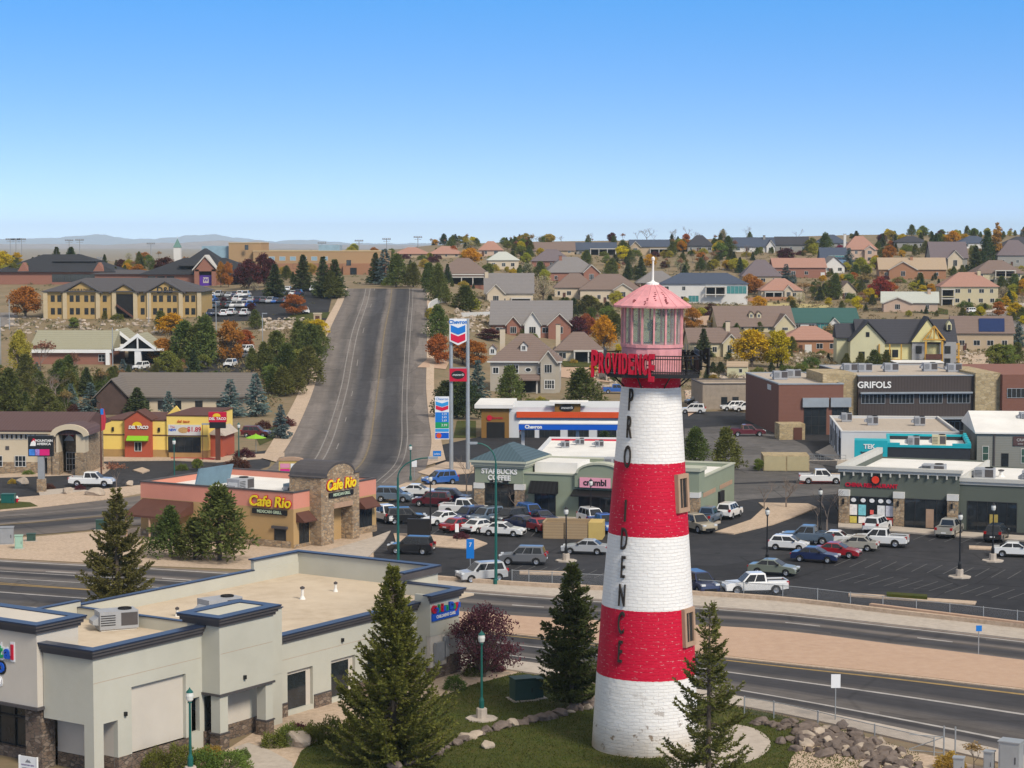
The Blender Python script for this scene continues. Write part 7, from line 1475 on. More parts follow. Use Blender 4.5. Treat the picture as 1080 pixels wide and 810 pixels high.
# ------------------------------------------------------------------ vehicles
def car_paint(n, c): return M('paint_'+n, c, .3, .05, .5, spec=.5, coat=.8)
PAINT = {n: car_paint(n, c) for n, c in dict(white=(.72,.72,.71), silver=(.38,.39,.40), grey=(.13,.135,.145), black=(.012,.012,.014), navy=(.012,.022,.075), blue=(.02,.10,.36), red=(.30,.012,.02), maroon=(.10,.012,.022), green=(.17,.19,.15), slate=(.10,.14,.19), tan=(.33,.28,.2), champagne=(.36,.34,.29)).items()}
KND = {  # length, width, body profile, cabin (base x0,x1, top x0,x1, belt z, top z), wheels x, radius
 'sedan': (4.8, 1.84, [(-2.4,.32),(-2.38,.72),(-2.25,.98),(-1.5,1.02),(1.0,.98),(1.9,.88),(2.3,.72),(2.4,.5),(2.36,.28)], (-1.75,1.05,-1.0,.2,.98,1.45), (-1.42,1.42), .33),
 'hatch': (4.1, 1.76, [(-2.05,.32),(-2.05,.8),(-1.95,1.0),(1.0,.98),(1.7,.86),(2.0,.7),(2.05,.5),(2.02,.28)], (-1.95,1.15,-1.55,.25,.98,1.5), (-1.25,1.25), .32),
 'suv': (4.75, 1.92, [(-2.37,.4),(-2.36,.9),(-2.28,1.12),(1.0,1.1),(1.9,1.02),(2.3,.86),(2.37,.6),(2.33,.36)], (-2.2,1.2,-1.95,.45,1.1,1.8), (-1.4,1.42), .37),
 'pickup': (5.9, 2.0, [(-2.95,.5),(-2.95,1.12),(-.9,1.14),(1.4,1.16),(2.5,1.1),(2.85,.95),(2.95,.7),(2.92,.42)], (-.95,1.45,-.8,.65,1.14,1.9), (-1.75,1.9), .42),
 'van': (5.3, 2.0, [(-2.65,.4),(-2.65,1.1),(1.5,1.1),(2.2,1.0),(2.55,.8),(2.65,.55),(2.6,.36)], (-2.62,1.75,-2.5,.9,1.1,2.1), (-1.6,1.7), .36)}
CARM = {}
def car_meshes(k):
    if k in CARM: return CARM[k]
    L_, W, prof, (b0, b1, t0, t1, zb, zt), wx, wr = KND[k]; hw = W/2; out = []
    # body: profile with wheel openings, rounded shoulders
    zlo = min(z for x, z in prof); front = prof[::-1]; pts = list(prof)
    arch = []
    for cx in sorted(wx, reverse=True):
        arch += [(cx+(wr+.07)*math.cos(a*math.pi/8), max(zlo, wr+(wr+.07)*math.sin(a*math.pi/8))) for a in range(9)]
    poly = pts+[(x, z) for x, z in arch]
    cx_, cz_ = 0, .7; m = MB(); n = len(poly); sec = []
    for y, kx, kz in ((-hw, .975, .93), (-hw+.12, 1, 1), (hw-.12, 1, 1), (hw, .975, .93)):
        sec.append([(x*kx, y, cz_+(z-cz_)*kz) for x, z in poly])
    for q in sec: m.v += q
    for s_ in range(3):
        for i in range(n): m.f.append((s_*n+i, s_*n+(i+1) % n, (s_+1)*n+(i+1) % n, (s_+1)*n+i))
    m.f.append(tuple(range(n-1, -1, -1))); m.f.append(tuple(range(3*n, 4*n)))
    th = .17*(zt-zb)/.5
    def cab(i0, i1, j0, j1, za, zc, e): return [(i0,-hw+.06+e,za),(i1,-hw+.06+e,za),(i1,hw-.06-e,za),(i0,hw-.06-e,za),(j0,-hw+.06+th+e,zc),(j1,-hw+.06+th+e,zc),(j1,hw-.06-th-e,zc),(j0,hw-.06-th-e,zc)]
    bx = [(0,3,2,1),(4,5,6,7),(0,1,5,4),(1,2,6,5),(2,3,7,6),(3,0,4,7)]
    m.add(cab(b0, b1, t0, t1, zb-.03, zt, 0), bx); m.add([(x, y*.93, zt+.045) if False else (x, y, z) for x, y, z in [(t0+.1,-hw+.16+th,zt+.05),(t1-.1,-hw+.16+th,zt+.05),(t1-.1,hw-.16-th,zt+.05),(t0+.1,hw-.16-th,zt+.05)]]+cab(b0, b1, t0, t1, zb, zt, 0)[4:], [(0,1,2,3),(4,5,1,0),(5,6,2,1),(6,7,3,2),(7,4,0,3)])
    if k == 'pickup':
        m.box(-2.9, -1.0, -hw+.1, -hw+.2, 1.12, 1.28).box(-2.9, -1.0, hw-.2, hw-.1, 1.12, 1.28).box(-2.93, -2.83, -hw+.1, hw-.1, 1.12, 1.28)
    out.append(('body', m, 'paint'))
    g = MB(); e = .012
    lerp = lambda a, b, t: tuple(a[i]+(b[i]-a[i])*t for i in range(3))
    c = cab(b0, b1, t0, t1, zb, zt, -e); 
    def pane(A, B, C, D, u0, u1, v0, v1):
        f = lambda u, v: lerp(lerp(A, B, u), lerp(D, C, u), v); g.quad(f(u0, v0), f(u1, v0), f(u1, v1), f(u0, v1))
    for A, B, C, D in ((c[0], c[1], c[5], c[4]), (c[2], c[3], c[7], c[6])):
        if k == 'van': pane(A, B, C, D, .62, .95, .12, .86) if A is c[0] else pane(A, B, C, D, .05, .38, .12, .86)
        else:
            for u0, u1 in ((.06, .33), (.36, .62), (.65, .93)) if k in ('suv',) else ((.08, .47), (.51, .92)): pane(A, B, C, D, u0, u1, .1, .88)
    f1 = [(x+e, y, z) for x, y, z in (c[1], c[2], c[6], c[5])]; pane(*f1, .06, .94, .06, .94)
    f0 = [(x-e, y, z) for x, y, z in (c[3], c[0], c[4], c[7])]; pane(*f0, .1, .9, .12, .88)
    out.append(('window', g, m_cglass))
    hl = MB(); xf = max(x for x, z in prof)
    tl = [MB(), MB()]; hd = [MB(), MB()]
    zl = .66 if k in ('sedan', 'hatch') else .85
    for i, s_ in enumerate((-1, 1)):
        y0, y1 = sorted((s_*(hw-.06), s_*(hw-.46))); hd[i].box(xf-.3, xf-.02, y0, y1, zl, zl+.16); y0, y1 = sorted((s_*(hw-.035), s_*(hw-.3)))
        tl[i].box(-L_/2-.015, -L_/2+.2, y0, y1, zl+.08, zl+(.22 if k in ('sedan',) else .36))
    for i in (0, 1): out.append(('headlight', hd[i], m_head)); out.append(('tail_light', tl[i], m_red_l))
    bm_ = MB().box(xf-.12, xf+.012, -hw*.62, hw*.62, .36, .6).box(-L_/2-.012, -L_/2+.1, -hw*.8, hw*.8, .34, .5); out.append(('bumper', bm_, m_black))
    if k == 'pickup': out.append(('bed_shade_slab', MB().box(-2.82, -1.02, -hw+.2, hw-.2, 1.10, 1.16), m_black))  # black slab at body height paints the shaded depth of the open bed
    out.append(('number_plate', MB().box(-L_/2-.025, -L_/2-.014, -.26, .26, .58, .72), m_white))
    for s_ in (-1, 1): out.append(('mirror', MB().box(b1-.55, b1-.35, s_*(hw+.02)-.1, s_*(hw+.02)+.1, zb+.02, zb+.18), m_black))
    ty = MB().lathe([(wr*.62, -.12), (wr*.95, -.12), (wr, -.07), (wr, .07), (wr*.95, .12), (wr*.62, .12)], 18, cap=False)
    ri = MB().lathe([(.0, .09), (wr*.2, .1), (wr*.3, .07), (wr*.64, .1), (wr*.66, -.1), (0, -.1)], 14)
    res = [(n_, q.mesh(n_, None), mt) for n_, q, mt in out]
    for n_, me, mt in res:
        me.materials.append(mt if mt != 'paint' else PAINT['white'])
        b = bmesh.new(); b.from_mesh(me)
        if n_ == 'body': bmesh.ops.recalc_face_normals(b, faces=b.faces)
        b.to_mesh(me); b.free()
    tm = ty.mesh('wheel', m_rubber, True); rm = ri.mesh('rim', m_rim)
    CARM[k] = (res, tm, rm, wx, wr, hw); return CARM[k]
def car(kind, color, px, py, hd, label=None, parts=True, group='cars in the shop car parks', z=0.0, sc=1.0):
    res, tm, rm, wx, wr, hw = car_meshes(kind); p = G(px, py); p.z += .03+z
    t = thing('pickup_truck' if kind == 'pickup' else 'van' if kind == 'van' else 'parked_car', label, 'truck' if kind == 'pickup' else 'van' if kind == 'van' else 'car', p, R(hd), group); t.scale = (sc,)*3
    for n_, me, mt in res:
        if not parts and n_ in ('mirror', 'number_plate', 'bumper'): continue
        o = bpy.data.objects.new(n_, me); COL.objects.link(o); o.parent = t
        if mt == 'paint': o.material_slots[0].link = 'OBJECT'; o.material_slots[0].material = PAINT[color]
    for x in wx:
        for s_ in (-1, 1):
            o = bpy.data.objects.new('wheel', tm); COL.objects.link(o); o.parent = t; o.location = (x, s_*(hw-.11), wr); o.rotation_euler = (R(-90*s_), 0, 0)
            if parts: r = bpy.data.objects.new('rim', rm); COL.objects.link(r); r.parent = o
    if not label: AUTO.append((t, px, py, color+' '+{'pickup': 'pickup', 'suv': 'sport utility', 'van': 'van'}.get(kind, 'car')))
    return t
CARS = [
 ('sedan','green',816,606,-22,'grey green sedan alone in the second row of the right car park'), ('pickup','white',796,626,188,'white pickup parked nose left beside the lot fence'), ('sedan','navy',860,592.5,-22,'dark blue sedan parked in front of the red one'), ('sedan','red',883,587.5,-22,'dark red sedan parked behind the dark blue one'),
 ('hatch','white',832,580,-20,'white hatchback left of the dark red sedan'), ('pickup','slate',852,573,160,'blue grey pickup behind the white hatchback'), ('sedan','white',876,574,162,'white sedan behind the blue grey pickup tailgate'), ('sedan','champagne',902,580,160,'champagne sedan in front of the big white pickup'),
 ('pickup','white',928,576,160,'big white pickup right of the champagne sedan'), ('suv','white',925,561,62,'white sport utility car nosed in to the poster window'), ('pickup','champagne',1001,565,66,'champagne pickup nosed in beside the last stone pillar'), ('suv','black',1051,570,66,'black sport utility car near the right edge storefront'),
 ('sedan','white',1072,587,-14,'white sedan leaving the frame at the right edge of the lot'), ('pickup','white',866,510,-4,'white pickup with bed cap on the side street'), ('sedan','silver',617,584,168,'silver sedan beside the lamp post left of the lighthouse'), ('suv','grey',552,595,172,'grey sport utility car in the lane right of the tall teal pole'),
 ('sedan','navy',572,552,-60,'navy car nosed in below the striped awning'), ('sedan','red',566,560,120,'red car half hidden behind the bin enclosure'), ('suv','blue',560,548,-62,'blue sport utility car below the striped awning'), ('pickup','blue',637,560,-70,'blue pickup behind the bin enclosure near the lighthouse'), ('suv','white',625,553,-66,'white sport utility car under the pink sign'),
 ('pickup','slate',747,552,70,'slate pickup beside the green side wall'), ('suv','white',769,546,66,'white sport utility car behind the slate pickup by the side wall'), ('pickup','tan',733,560,-60,'tan pickup half hidden behind the lighthouse window'), ('suv','navy',738,624,-70,'dark blue car peeping out right of the lighthouse at the lot edge'),
 ('suv','blue',464,511,-150,'bright blue car under the bare tree by the pylon'), ('suv','maroon',456,534,165,'maroon car behind the white pickup near the coffee shop'), ('suv','navy',476,531,-15,'navy car behind the white pickup near the coffee shop'), ('pickup','white',490,543,-18,'white pickup in the back row by the coffee shop corner'),
 ('sedan','white',466,553,-140,'white sedan at the left end of the coffee shop row'), ('suv','navy',494,551,-132,'navy sport utility car between white sedan and red sedan'), ('sedan','red',484,560,50,'red sedan in front of the navy sport utility car'), ('suv','slate',513,552,-135,'slate sport utility car below the coffee sign'), ('sedan','white',507,561,48,'white car seen from behind left of the white sedan'),
 ('sedan','white',531,565,-18,'white sedan parked broadside before the coffee shop'), ('suv','black',538,553,-135,'black car below the stone pillar of the coffee shop'), ('sedan','navy',553,558,-40,'navy sedan nose right behind the white broadside sedan'), ('suv','black',434,584,168,'black wagon passing the end of the cafe island'),
 ('suv','silver',508,613,-158,'silver sport utility car at the lot fence left of the tall teal pole'), ('suv','slate',415,529,-10,'slate car left of the tall curved lamp pole'), ('pickup','white',407,550,-60,'white pickup behind the cafe patio'), ('suv','black',428,552,10,'black car behind the black menu panel'), ('sedan','white',441,523,-12,'white car on the lane behind the coffee row'), ('pickup','white',97,513,-4,'white pickup beside the bank sign'), ('suv','maroon',270,461,-10,'maroon car at the foot of the hill road'),
 ('suv','white',745,429,-160,'first white car at the upper office'), ('suv','silver',757,431,-160,'silver car between two white cars at the upper office'), ('suv','white',773,433,-172,'white car below the dark office door'), ('suv','white',786,434,-175,'long white car at the corner of the big brick office'), ('suv','black',735,427,-160,'black car at the left end of the upper office row'), ('suv','white',731,436,170,'white car in front of the upper office row'), ('pickup','maroon',788,460,4,'maroon pickup near the beige storage shed'),
 ('sedan','navy',905,452,0,'navy car behind the long white office'), ('sedan','red',1012,450,0,'red car at the walkway of the big brick office'), ('sedan','navy',1024,451,0,'navy car right of the red car at the brick office walkway'), ('pickup','grey',566,461,6,'grey pickup at the pumps under the blue canopy'), ('pickup','blue',650,415,0,'blue car behind the filling station roof'),
 ('suv','white',149,390,-110,'white car under the white gabled canopy'), ('sedan','white',210,388,-100,'white car below the green pines on the hill lane'), ('suv','white',243,387,-100,'white sport utility car below the orange tree'), ('suv','grey',252,378,-120,'grey car behind the orange tree on the hill lane'), ('suv','white',259,372,-120,'white car at the bend of the hill lane'), ('suv','white',290,389,-100,'white car half hidden in the pines by the hill road'), ('suv','slate',299,388,-100,'slate car half hidden in the pines by the hill road'),
 ('suv','white',322,331,-80,'white car beside the stone monument sign'), ('suv','white',1026,330,20,'white car on the right edge street') ]
for c in CARS: car(*c)
rn = random.Random(12)
for row, (y, x0, x1, n) in enumerate(((313, 222, 268, 8), (318.5, 216, 268, 10), (324.5, 214, 266, 10), (333, 219, 262, 6), (320, 270, 306, 6), (312, 290, 318, 5), (307, 300, 335, 4))):
    for i in range(n):
        if rn.random() < .9: car(rn.choice(('suv', 'suv', 'sedan', 'pickup')), rn.choice(('white', 'white', 'white', 'silver', 'grey', 'black', 'navy', 'blue', 'slate')), x0+(x1-x0)*(i+.5)/n+rn.uniform(-.6, .6), y+rn.uniform(-.6, .6), rn.choice((-95, 85)), None, False, 'cars in the hillside car park')

# ------------------------------------------------------------------ lamps, poles, signs
m_lens = M('lamp_lens', (.62,.62,.58), .35, .05)
def street_lamp(px, py, h, label, armx):
    t = thing('street_lamp', label, 'street lamp', G(px, py), 0, 'tall teal street lamps'); k = 1 if armx > 0 else -1
    MB().lathe([(.26, 0), (.26, .5), (.17, .6)], 10).build('base', m_teal, t); MB().tube((0, 0, .5), (0, 0, h-2.0), .15, .1, 10).build('pole', m_teal, t)
    pts = [Vector((0, 0, h-2.0))]+[Vector((k*abs(armx)*(1-math.cos(a*math.pi/16)), 0, h-2.0+1.9*math.sin(a*math.pi/16))) for a in range(1, 9)]
    MB().path(pts, .065, 8).build('arm', m_teal, t); e = pts[-1]
    hd = MB().box(min(0, k*.95), max(0, k*.95), -.2, .2, -.06, .12).build('lamp_head', m_steel, t); hd.location = e; MB().box(min(k*.1, k*.9), max(k*.1, k*.9), -.16, .16, -.1, -.062).build('lens', m_lens, hd)
street_lamp(420, 606, 11.4, 'tall teal street lamp curving right over the cafe car park', 2.9); street_lamp(523, 617, 13.4, 'tall teal street lamp curving left in front of the coffee shop', -1.7)
def globe_lamp(px, py, h, label, mat, base=True, group='short lamp posts', two=False):
    t = thing('lamp_post', label, 'lamp post', G(px, py), 0, group)
    z0 = 0
    if base: MB().lathe([(.38, 0), (.36, .75), (.33, .8)], 8).build('concrete_base', m_conc, t); MB().lathe([(1.1, .012), (1.1, .13), (.95, .14)], 8).build('kerb_ring', m_conc, t); z0 = .8
    MB().lathe([(.17, z0), (.17, z0+.5), (.09, z0+.75), (.065, h-.6), (.13, h-.58), (.13, h-.5)], 10).build('post', mat, t)
    for x in ((0,) if not two else (-.45, .45)):
        MB().lathe([(.1, h-.5), (.2, h-.4), (.24, h-.15), (.2, h+.05)], 12, (x, 0)).build('globe', m_lens, t); MB().lathe([(.22, h+.05), (.2, h+.12), (.06, h+.26), (.02, h+.36)], 12, (x, 0)).build('cap', mat if not two else m_steel, t)
globe_lamp(508, 759, 5.7, 'teal lamp post standing on the lawn left of the lighthouse', m_teal); globe_lamp(201, 822, 5.2, 'teal lamp post among shrubs in front of the sage clinic', m_teal)
globe_lamp(1012, 609, 6.0, 'black lamp post in the middle of the right car park', m_black); globe_lamp(1047, 592, 5.6, 'black lamp post near the right edge storefronts', m_black); globe_lamp(865, 561, 4.6, 'black lamp post behind the blue grey pickup', m_black, False); globe_lamp(809, 590, 5.0, 'black lamp post left of the white hatchback', m_black, False)
globe_lamp(597, 592, 5.2, 'black lamp post beside the silver sedan', m_black); globe_lamp(454, 560, 6.0, 'black lamp post left of the coffee shop cars', m_black, False); globe_lamp(623, 552, 4.8, 'black lamp post in front of the pink sign', m_black, False); globe_lamp(433, 507, 4.6, 'green lamp post at the bend of the hill road', m_teal, False); globe_lamp(252, 487, 5.4, 'green lamp post right of the taco restaurant', m_teal, False); globe_lamp(184, 513, 6, 'green lamp post in front of the coral restaurant roof', m_teal, False); globe_lamp(860, 441, 5, 'lamp post beside the flat brown office', m_black, False)
def pole(px, py, h, r, label, mat, name='light_pole', cat='pole', head=None, group=None, at=None):
    t = thing(name, label, cat, at if at is not None else G(px, py), 0, group); MB().tube((0, 0, -.5), (0, 0, h), r, r*.7, 8).build('post', mat, t)
    if head == 'shoebox': MB().box(-.1, 1.1, -.2, .2, h-.1, h+.12).build('lamp_head', m_steel, t)
    if head == 'stadium':
        MB().box(-2.0, 2.0, -.1, .1, h-.2, h+.0).box(-1.6, 1.6, -.1, .1, h-1.0, h-.8).build('crossarm', m_steel, t)
        m = MB(); [m.box(x-.28, x+.28, -.3, .3, h+.0, h+.55) for x in (-1.6, -.8, 0, .8, 1.6)]; m.build('floodlight', m_grey, t)
    return t
pole(228, 352, 8, .12, 'grey car park light below the ochre office', m_steel, head='shoebox'); pole(277, 366, 8, .12, 'grey car park light above the orange tree', m_steel, head='shoebox'); pole(119, 388, 9, .12, 'grey light pole in front of the olive roofed hall', m_steel); pole(10, 348, 8, .12, 'grey light pole left of the crimson tree', m_steel); pole(157, 341, 8, .1, 'thin grey light pole in front of the ochre office', m_steel); pole(1, 392, 12, .12, 'grey pole at the left edge of the hillside', m_steel); pole(214, 486, 5.4, .06, 'brown light pole beside the taco banner', m_brown, head='shoebox')
for i, (px, h, d) in enumerate(((12, 15, 900), (18, 17, 900), (24, 14, 900), (74, 17, 960), (85, 16, 940), (79, 9, 960), (107, 9, 960), (160, 17, 960), (340, 13, 940), (379, 13, 940), (408, 13, 940), (441, 13, 940))):
    u = (px-540)/FPX; x = u*d; AUTO.append((pole(0, 0, min(h, 12 if px < 100 else 10.5)-(5 if h == 9 else 0), .22, None, m_grey, 'floodlight_mast', 'floodlight', 'stadium', 'floodlight masts of the sports field', at=Vector((x, d, T(x, d)-2))), px, 255, 'tall floodlight mast'))
# pylon sign of the filling station
p0 = G(476, 496); s = sc_at(p0); py_ = thing('pylon_sign', 'tall twin pole filling station sign with blue and red chevron panel', 'sign', p0, 0); X = lambda px: (px-476)*s
Zy = lambda y: CH-p0.y*math.tan(PITCH+math.atan((y-405)/FPX))
for x in (0, X(493.5)): MB().tube((x, 0, -.3), (x, 0, Zy(336)), .3, .24, 12).build('pole', m_steel, py_)
m_wp = M('panel_white', (.72,.73,.74), .45, .04); m_lb = M('chevron_blue', (.01,.17,.55), .4, .04); m_lr = M('chevron_red', (.6,.01,.05), .4, .04); m_sb = M('sky_blue', (.03,.28,.62), .4, .04)
def chev(par, x0, x1, zt, hh, dip, mat, y):
    xm = (x0+x1)/2; MB().extr([(x0, zt), (xm, zt-dip), (x1, zt), (x1, zt-hh), (xm, zt-hh-dip), (x0, zt-hh)], y-.03, y).build('chevron', mat, par)
xa, xb = X(474.5), X(492.5)
b = MB().extr([(xa, Zy(336)), (xb, Zy(336)), (xb, Zy(359.5)), ((xa+xb)/2, Zy(364)), (xa, Zy(359.5))], -.55, -.32).build('logo_panel', m_wp, py_)
lettering('Chevron', .72, m_lb, b, ((xa+xb)/2, -.58, Zy(339.5)), ext=.02, bold=.02); chev(b, xa+.18, xb-.18, Zy(342.5), .95, .42, m_lb, -.56); chev(b, xa+.18, xb-.18, Zy(351.3), .95, .42, m_lr, -.56)
b = MB().box(xa, xb, -.5, -.3, Zy(402), Zy(388.5)).build('red_panel', m_signred, py_); o = MB().lathe([(0, -.02), (.95, -.02), (.95, .02), (0, .02)], 24).build('oval', m_black, b); o.location = ((xa+xb)/2, -.53, Zy(395)); o.rotation_euler = (R(90), 0, 0); o.scale = (1, .6, 1); lettering('maverik', .5, m_white, b, ((xa+xb)/2, -.57, Zy(395)), ext=.01, shear=.2)
MB().box(xa, xb, -.15, .1, Zy(388.5), Zy(387.5)).build('crossbar', m_steel, py_)
xa, xb = X(459), X(474); b = MB().box(xa, xb, -.45, -.2, Zy(463), Zy(418)).build('price_board', m_wp, py_); xm = (xa+xb)/2
lettering('Chevron', .5, m_lb, b, (xm, -.47, Zy(420.6)), ext=.01); chev(b, xa+.12, xb-.12, Zy(423), .5, .28, m_sb, -.46); chev(b, xa+.12, xb-.12, Zy(427.4), .5, .28, m_lr, -.46)
for z0, z1, mt in ((445, 434.5, m_lb), (451.3, 445, m_sgreen), (455, 452, m_sb), (462, 456, m_cblue)): MB().box(xa+.05, xb-.05, -.48, -.452, Zy(z0), Zy(z1)).build('price_panel', mt, b)
for i, t_ in enumerate(('3.29', '3.49', '3.69')): lettering(t_, .42, m_white, b, (xm+.3, -.49, Zy(436.5+3.4*i)), ext=.005)
lettering('3.99', .5, m_white, b, (xm+.3, -.49, Zy(448.2)), ext=.005); o = MB().lathe([(0, -.01), (.36, -.01), (.36, .01), (0, .01)], 16).build('orange_disc', m_orange, b); o.location = (xm-.45, -.5, Zy(459)); o.rotation_euler = (R(90), 0, 0)
def post_sign(name, label, px, py, h, wd, ht, mat, pmat=None, txt=None, tm=None, rz=0.0, size=.4, back=False):
    t = thing(name, label, 'sign', G(px, py), rz); MB().tube((0, .04, -.2), (0, .04, h), .04, .04, 6).build('post', pmat or m_steel, t); b = MB().box(-wd/2, wd/2, -.03, .0, h-ht, h).build('sign_plate', mat, t)
    if txt:
        for i, q in enumerate(txt.split('|')): lettering(q, size, tm or m_white, b, (0, -.04, h-ht*(i+.6)/len(txt.split('|'))), ext=.004)
    return t
post_sign('road_sign', 'white road sign seen from behind on the lower pavement', 881, 761, 3.2, .62, .92, m_wp); post_sign('road_sign', 'small blue road sign in the gravel median at the right', 1032, 692, 2.4, .45, .45, m_lb)
post_sign('lane_sign', 'blue and white lane sign at the car park entrance', 496, 603, 3.2, .75, 1.9, m_lb, None, '7|', m_white, size=.6); post_sign('road_sign', 'white road sign at the bend of the hill road', 437, 504, 2.4, .7, .9, m_wp); post_sign('road_sign', 'small blue sign below the price board', 461, 487, 1.6, 1.2, .8, m_lb, None, 'OPEN', size=.35); post_sign('road_sign', 'dark sign pole by the coffee row island', 482, 572, 2.0, .4, .9, m_wp, m_black)
es = thing('yard_sign', 'white real estate board on two white posts at the clinic door', 'sign', Vector((-27.8, 117.2, 0)), R(-28)); MB().box(-.62, .62, -.03, .03, 1.5, 2.5).build('board', m_wp, es)
for x in (-.68, .62): MB().box(x, x+.09, -.05, .05, -.2, 2.52).build('post', m_white, es)
lettering('MOUNTAIN VIEW', .12, M('sign_purple', (.12,.05,.2), .6, .05), es, (0, -.04, 2.0), ext=.003); lettering('COMMERCIAL SPACE', .09, M('sign_grey', (.2,.2,.22), .6, .05), es, (0, -.04, 1.82), ext=.003); lettering('435 881 6041', .15, MATS['sign_purple'], es, (0, -.04, 1.64), ext=.003, bold=.004)
MB().add([(-.2, -.035, 2.15), (-.02, -.035, 2.36), (.05, -.035, 2.26), (.1, -.035, 2.32), (.24, -.035, 2.15)], [(0, 1, 2, 3, 4)]).build('peak_emblem', MATS['sign_grey'], es)
# taco pylon, bank board, flag
q = G(230, 486); s = sc_at(q); t = thing('pylon_sign', 'red and black pylon sign with yellow sun right of the taco restaurant', 'sign', q, 0); Zq = lambda y, p=q: CH-p.y*math.tan(PITCH+math.atan((y-405)/FPX))
MB().box(-.35, .35, -.2, .2, -.2, Zq(451)).build('post', m_brown, t); b = MB().box(-9.3*s, 9.3*s, -.3, .3, Zq(445), Zq(434.5)).build('sign_cabinet', m_signred, t); MB().box(-8.5*s, 8.5*s, -.28, .28, Zq(451.5), Zq(445)).build('message_board', m_black, t)
lettering('DEL TACO', .52, m_white, b, (0, -.33, Zq(441.5)), ext=.01, shear=.15, bold=.015); o = MB().add([(math.cos(a*math.pi/10)*.6, -.32, math.sin(a*math.pi/10)*.5) for a in range(11)], [tuple(range(11))]).build('sun_emblem', m_syel, b); o.location = (-.1, 0, Zq(439.3))
q = G(44, 519); s = sc_at(q); t = thing('digital_sign', 'digital bank sign on a grey post with stone foot', 'sign', q, 0); Zq2 = lambda y: CH-q.y*math.tan(PITCH+math.atan((y-405)/FPX))
MB().box(-4.2*s, 4.2*s, -.5, .5, -.2, Zq2(505)).build('stone_foot', m_stone, t); MB().box(-3.3*s, 3.3*s, -.3, .3, Zq2(505), Zq2(480)).build('post', m_grey, t); b = MB().box(-13*s, 13*s, -.35, .35, Zq2(481), Zq2(459.5)).build('screen', m_black, t)
lettering('MOUNTAIN', .42, m_white, b, (.45, -.38, Zq2(464.6)), ext=.01, bold=.01); lettering('AMERICA', .42, m_white, b, (.45, -.38, Zq2(468)), ext=.01, bold=.01)
for x0, x1, mt in ((-12, -6, M('screen_blue', (.05,.2,.6), .4, .5, 2)), (-5.5, -1, M('screen_lilac', (.3,.2,.5), .4, .5, 3)), (-.8, 9.5, M('screen_pink', (.6,.015,.16), .4, .1))): MB().box(x0*s, x1*s, -.375, -.352, Zq2(480), Zq2(473.5)).build('screen_picture', mt, b)
MB().extr([(-11*s, Zq2(470)), (-5*s, Zq2(470)), (-4.6*s, Zq2(466.5)), (-7*s, Zq2(464)), (-9.6*s, Zq2(466))], -.375, -.352).build('mountain_emblem', m_white, b); MB().extr([(-9.5*s, Zq2(466)), (-7*s, Zq2(464)), (-4.6*s, Zq2(466.5)), (-4.8*s, Zq2(463)), (-7.5*s, Zq2(462))], -.38, -.355).build('red_emblem', m_signred, b)
fl = thing('flagpole', 'flagpole with a hanging flag in front of the yellow restaurant', 'flagpole', G(107, 508), 0); MB().tube((0, 0, -.2), (0, 0, 10.5), .13, .07, 8).build('pole', m_brown, fl)
f = MB(); zz = [(0, 9.7), (.55, 9.5), (.7, 8.2), (.5, 7.2), (.1, 7.0)]
f.extr([(.1, 9.9), (.5, 9.7), (.75, 8.4), (.55, 7.0), (.1, 6.8)], -.05, .05); f.build('flag', MROWS('flag_stripes', (.45,.03,.05), (.5,.05,.07), .3, 'X', .8, .2), fl); MB().box(-.02, .4, -.07, .07, 9.0, 9.8).build('flag_canton', m_lb, fl)
q = G(307, 507); s = sc_at(q); t = thing('monument_sign', 'yellow monument sign with pink panel behind the coral restaurant', 'sign', q, 0); h0 = (507-500)*s; MB().box(-12.5*s, 12.5*s, -.4, .4, -.2, 22*s).build('surround', M('monument_yellow', (.5,.36,.12), .8, .08), t)
MB().extr([(-13.5*s, 21.5*s)]+[(-13.5*s*math.cos(a*math.pi/10), 22*s+3.2*s*math.sin(a*math.pi/10)) for a in range(11)]+[(13.5*s, 21.5*s)], -.5, .5).build('arched_top', m_trim, t)
MB().box(-11*s, -1*s, -.43, -.405, 8*s, 13*s).build('pink_panel', M('magenta_panel', (.6,.02,.22), .5, .05), t); MB().box(-11*s, -1*s, -.43, -.405, 14*s, 18.5*s).build('pale_pink_panel', M('pale_pink_panel', (.65,.25,.38), .5, .05), t); MB().box(0, 8*s, -.43, -.405, 8*s, 18.5*s).build('white_panel', m_wp, t)
q = G(335, 341); s = sc_at(q); t = thing('monument_sign', 'stone framed monument sign at the top of the hill road', 'sign', q, 0); MB().box(-4*s, 4*s, -.5, .5, -1, 10*s).build('stone_frame', WM['tan'], t); MB().box(-2.3*s, 2.3*s, -.53, -.505, 2*s, 8*s).build('dark_panel', m_brown, t); MB().box(-4.6*s, 4.6*s, -.6, .6, 10*s, 11*s).build('capstone', WM['beige'], t)
# parasols of the taco restaurant
for px, l in ((235, 'lime parasol nearer the taco restaurant'), (270, 'lime parasol farther right of the taco restaurant')):
    t = thing('parasol', l, 'parasol', G(px, 477), 0, 'lime parasols'); MB().tube((0, 0, 0), (0, 0, 2.5), .05, .05, 6).build('pole', m_steel, t); MB().lathe([(1.6, 2.2), (1.55, 2.25), (.1, 2.75), (.02, 2.9)], 8).build('canopy', m_lime, t)
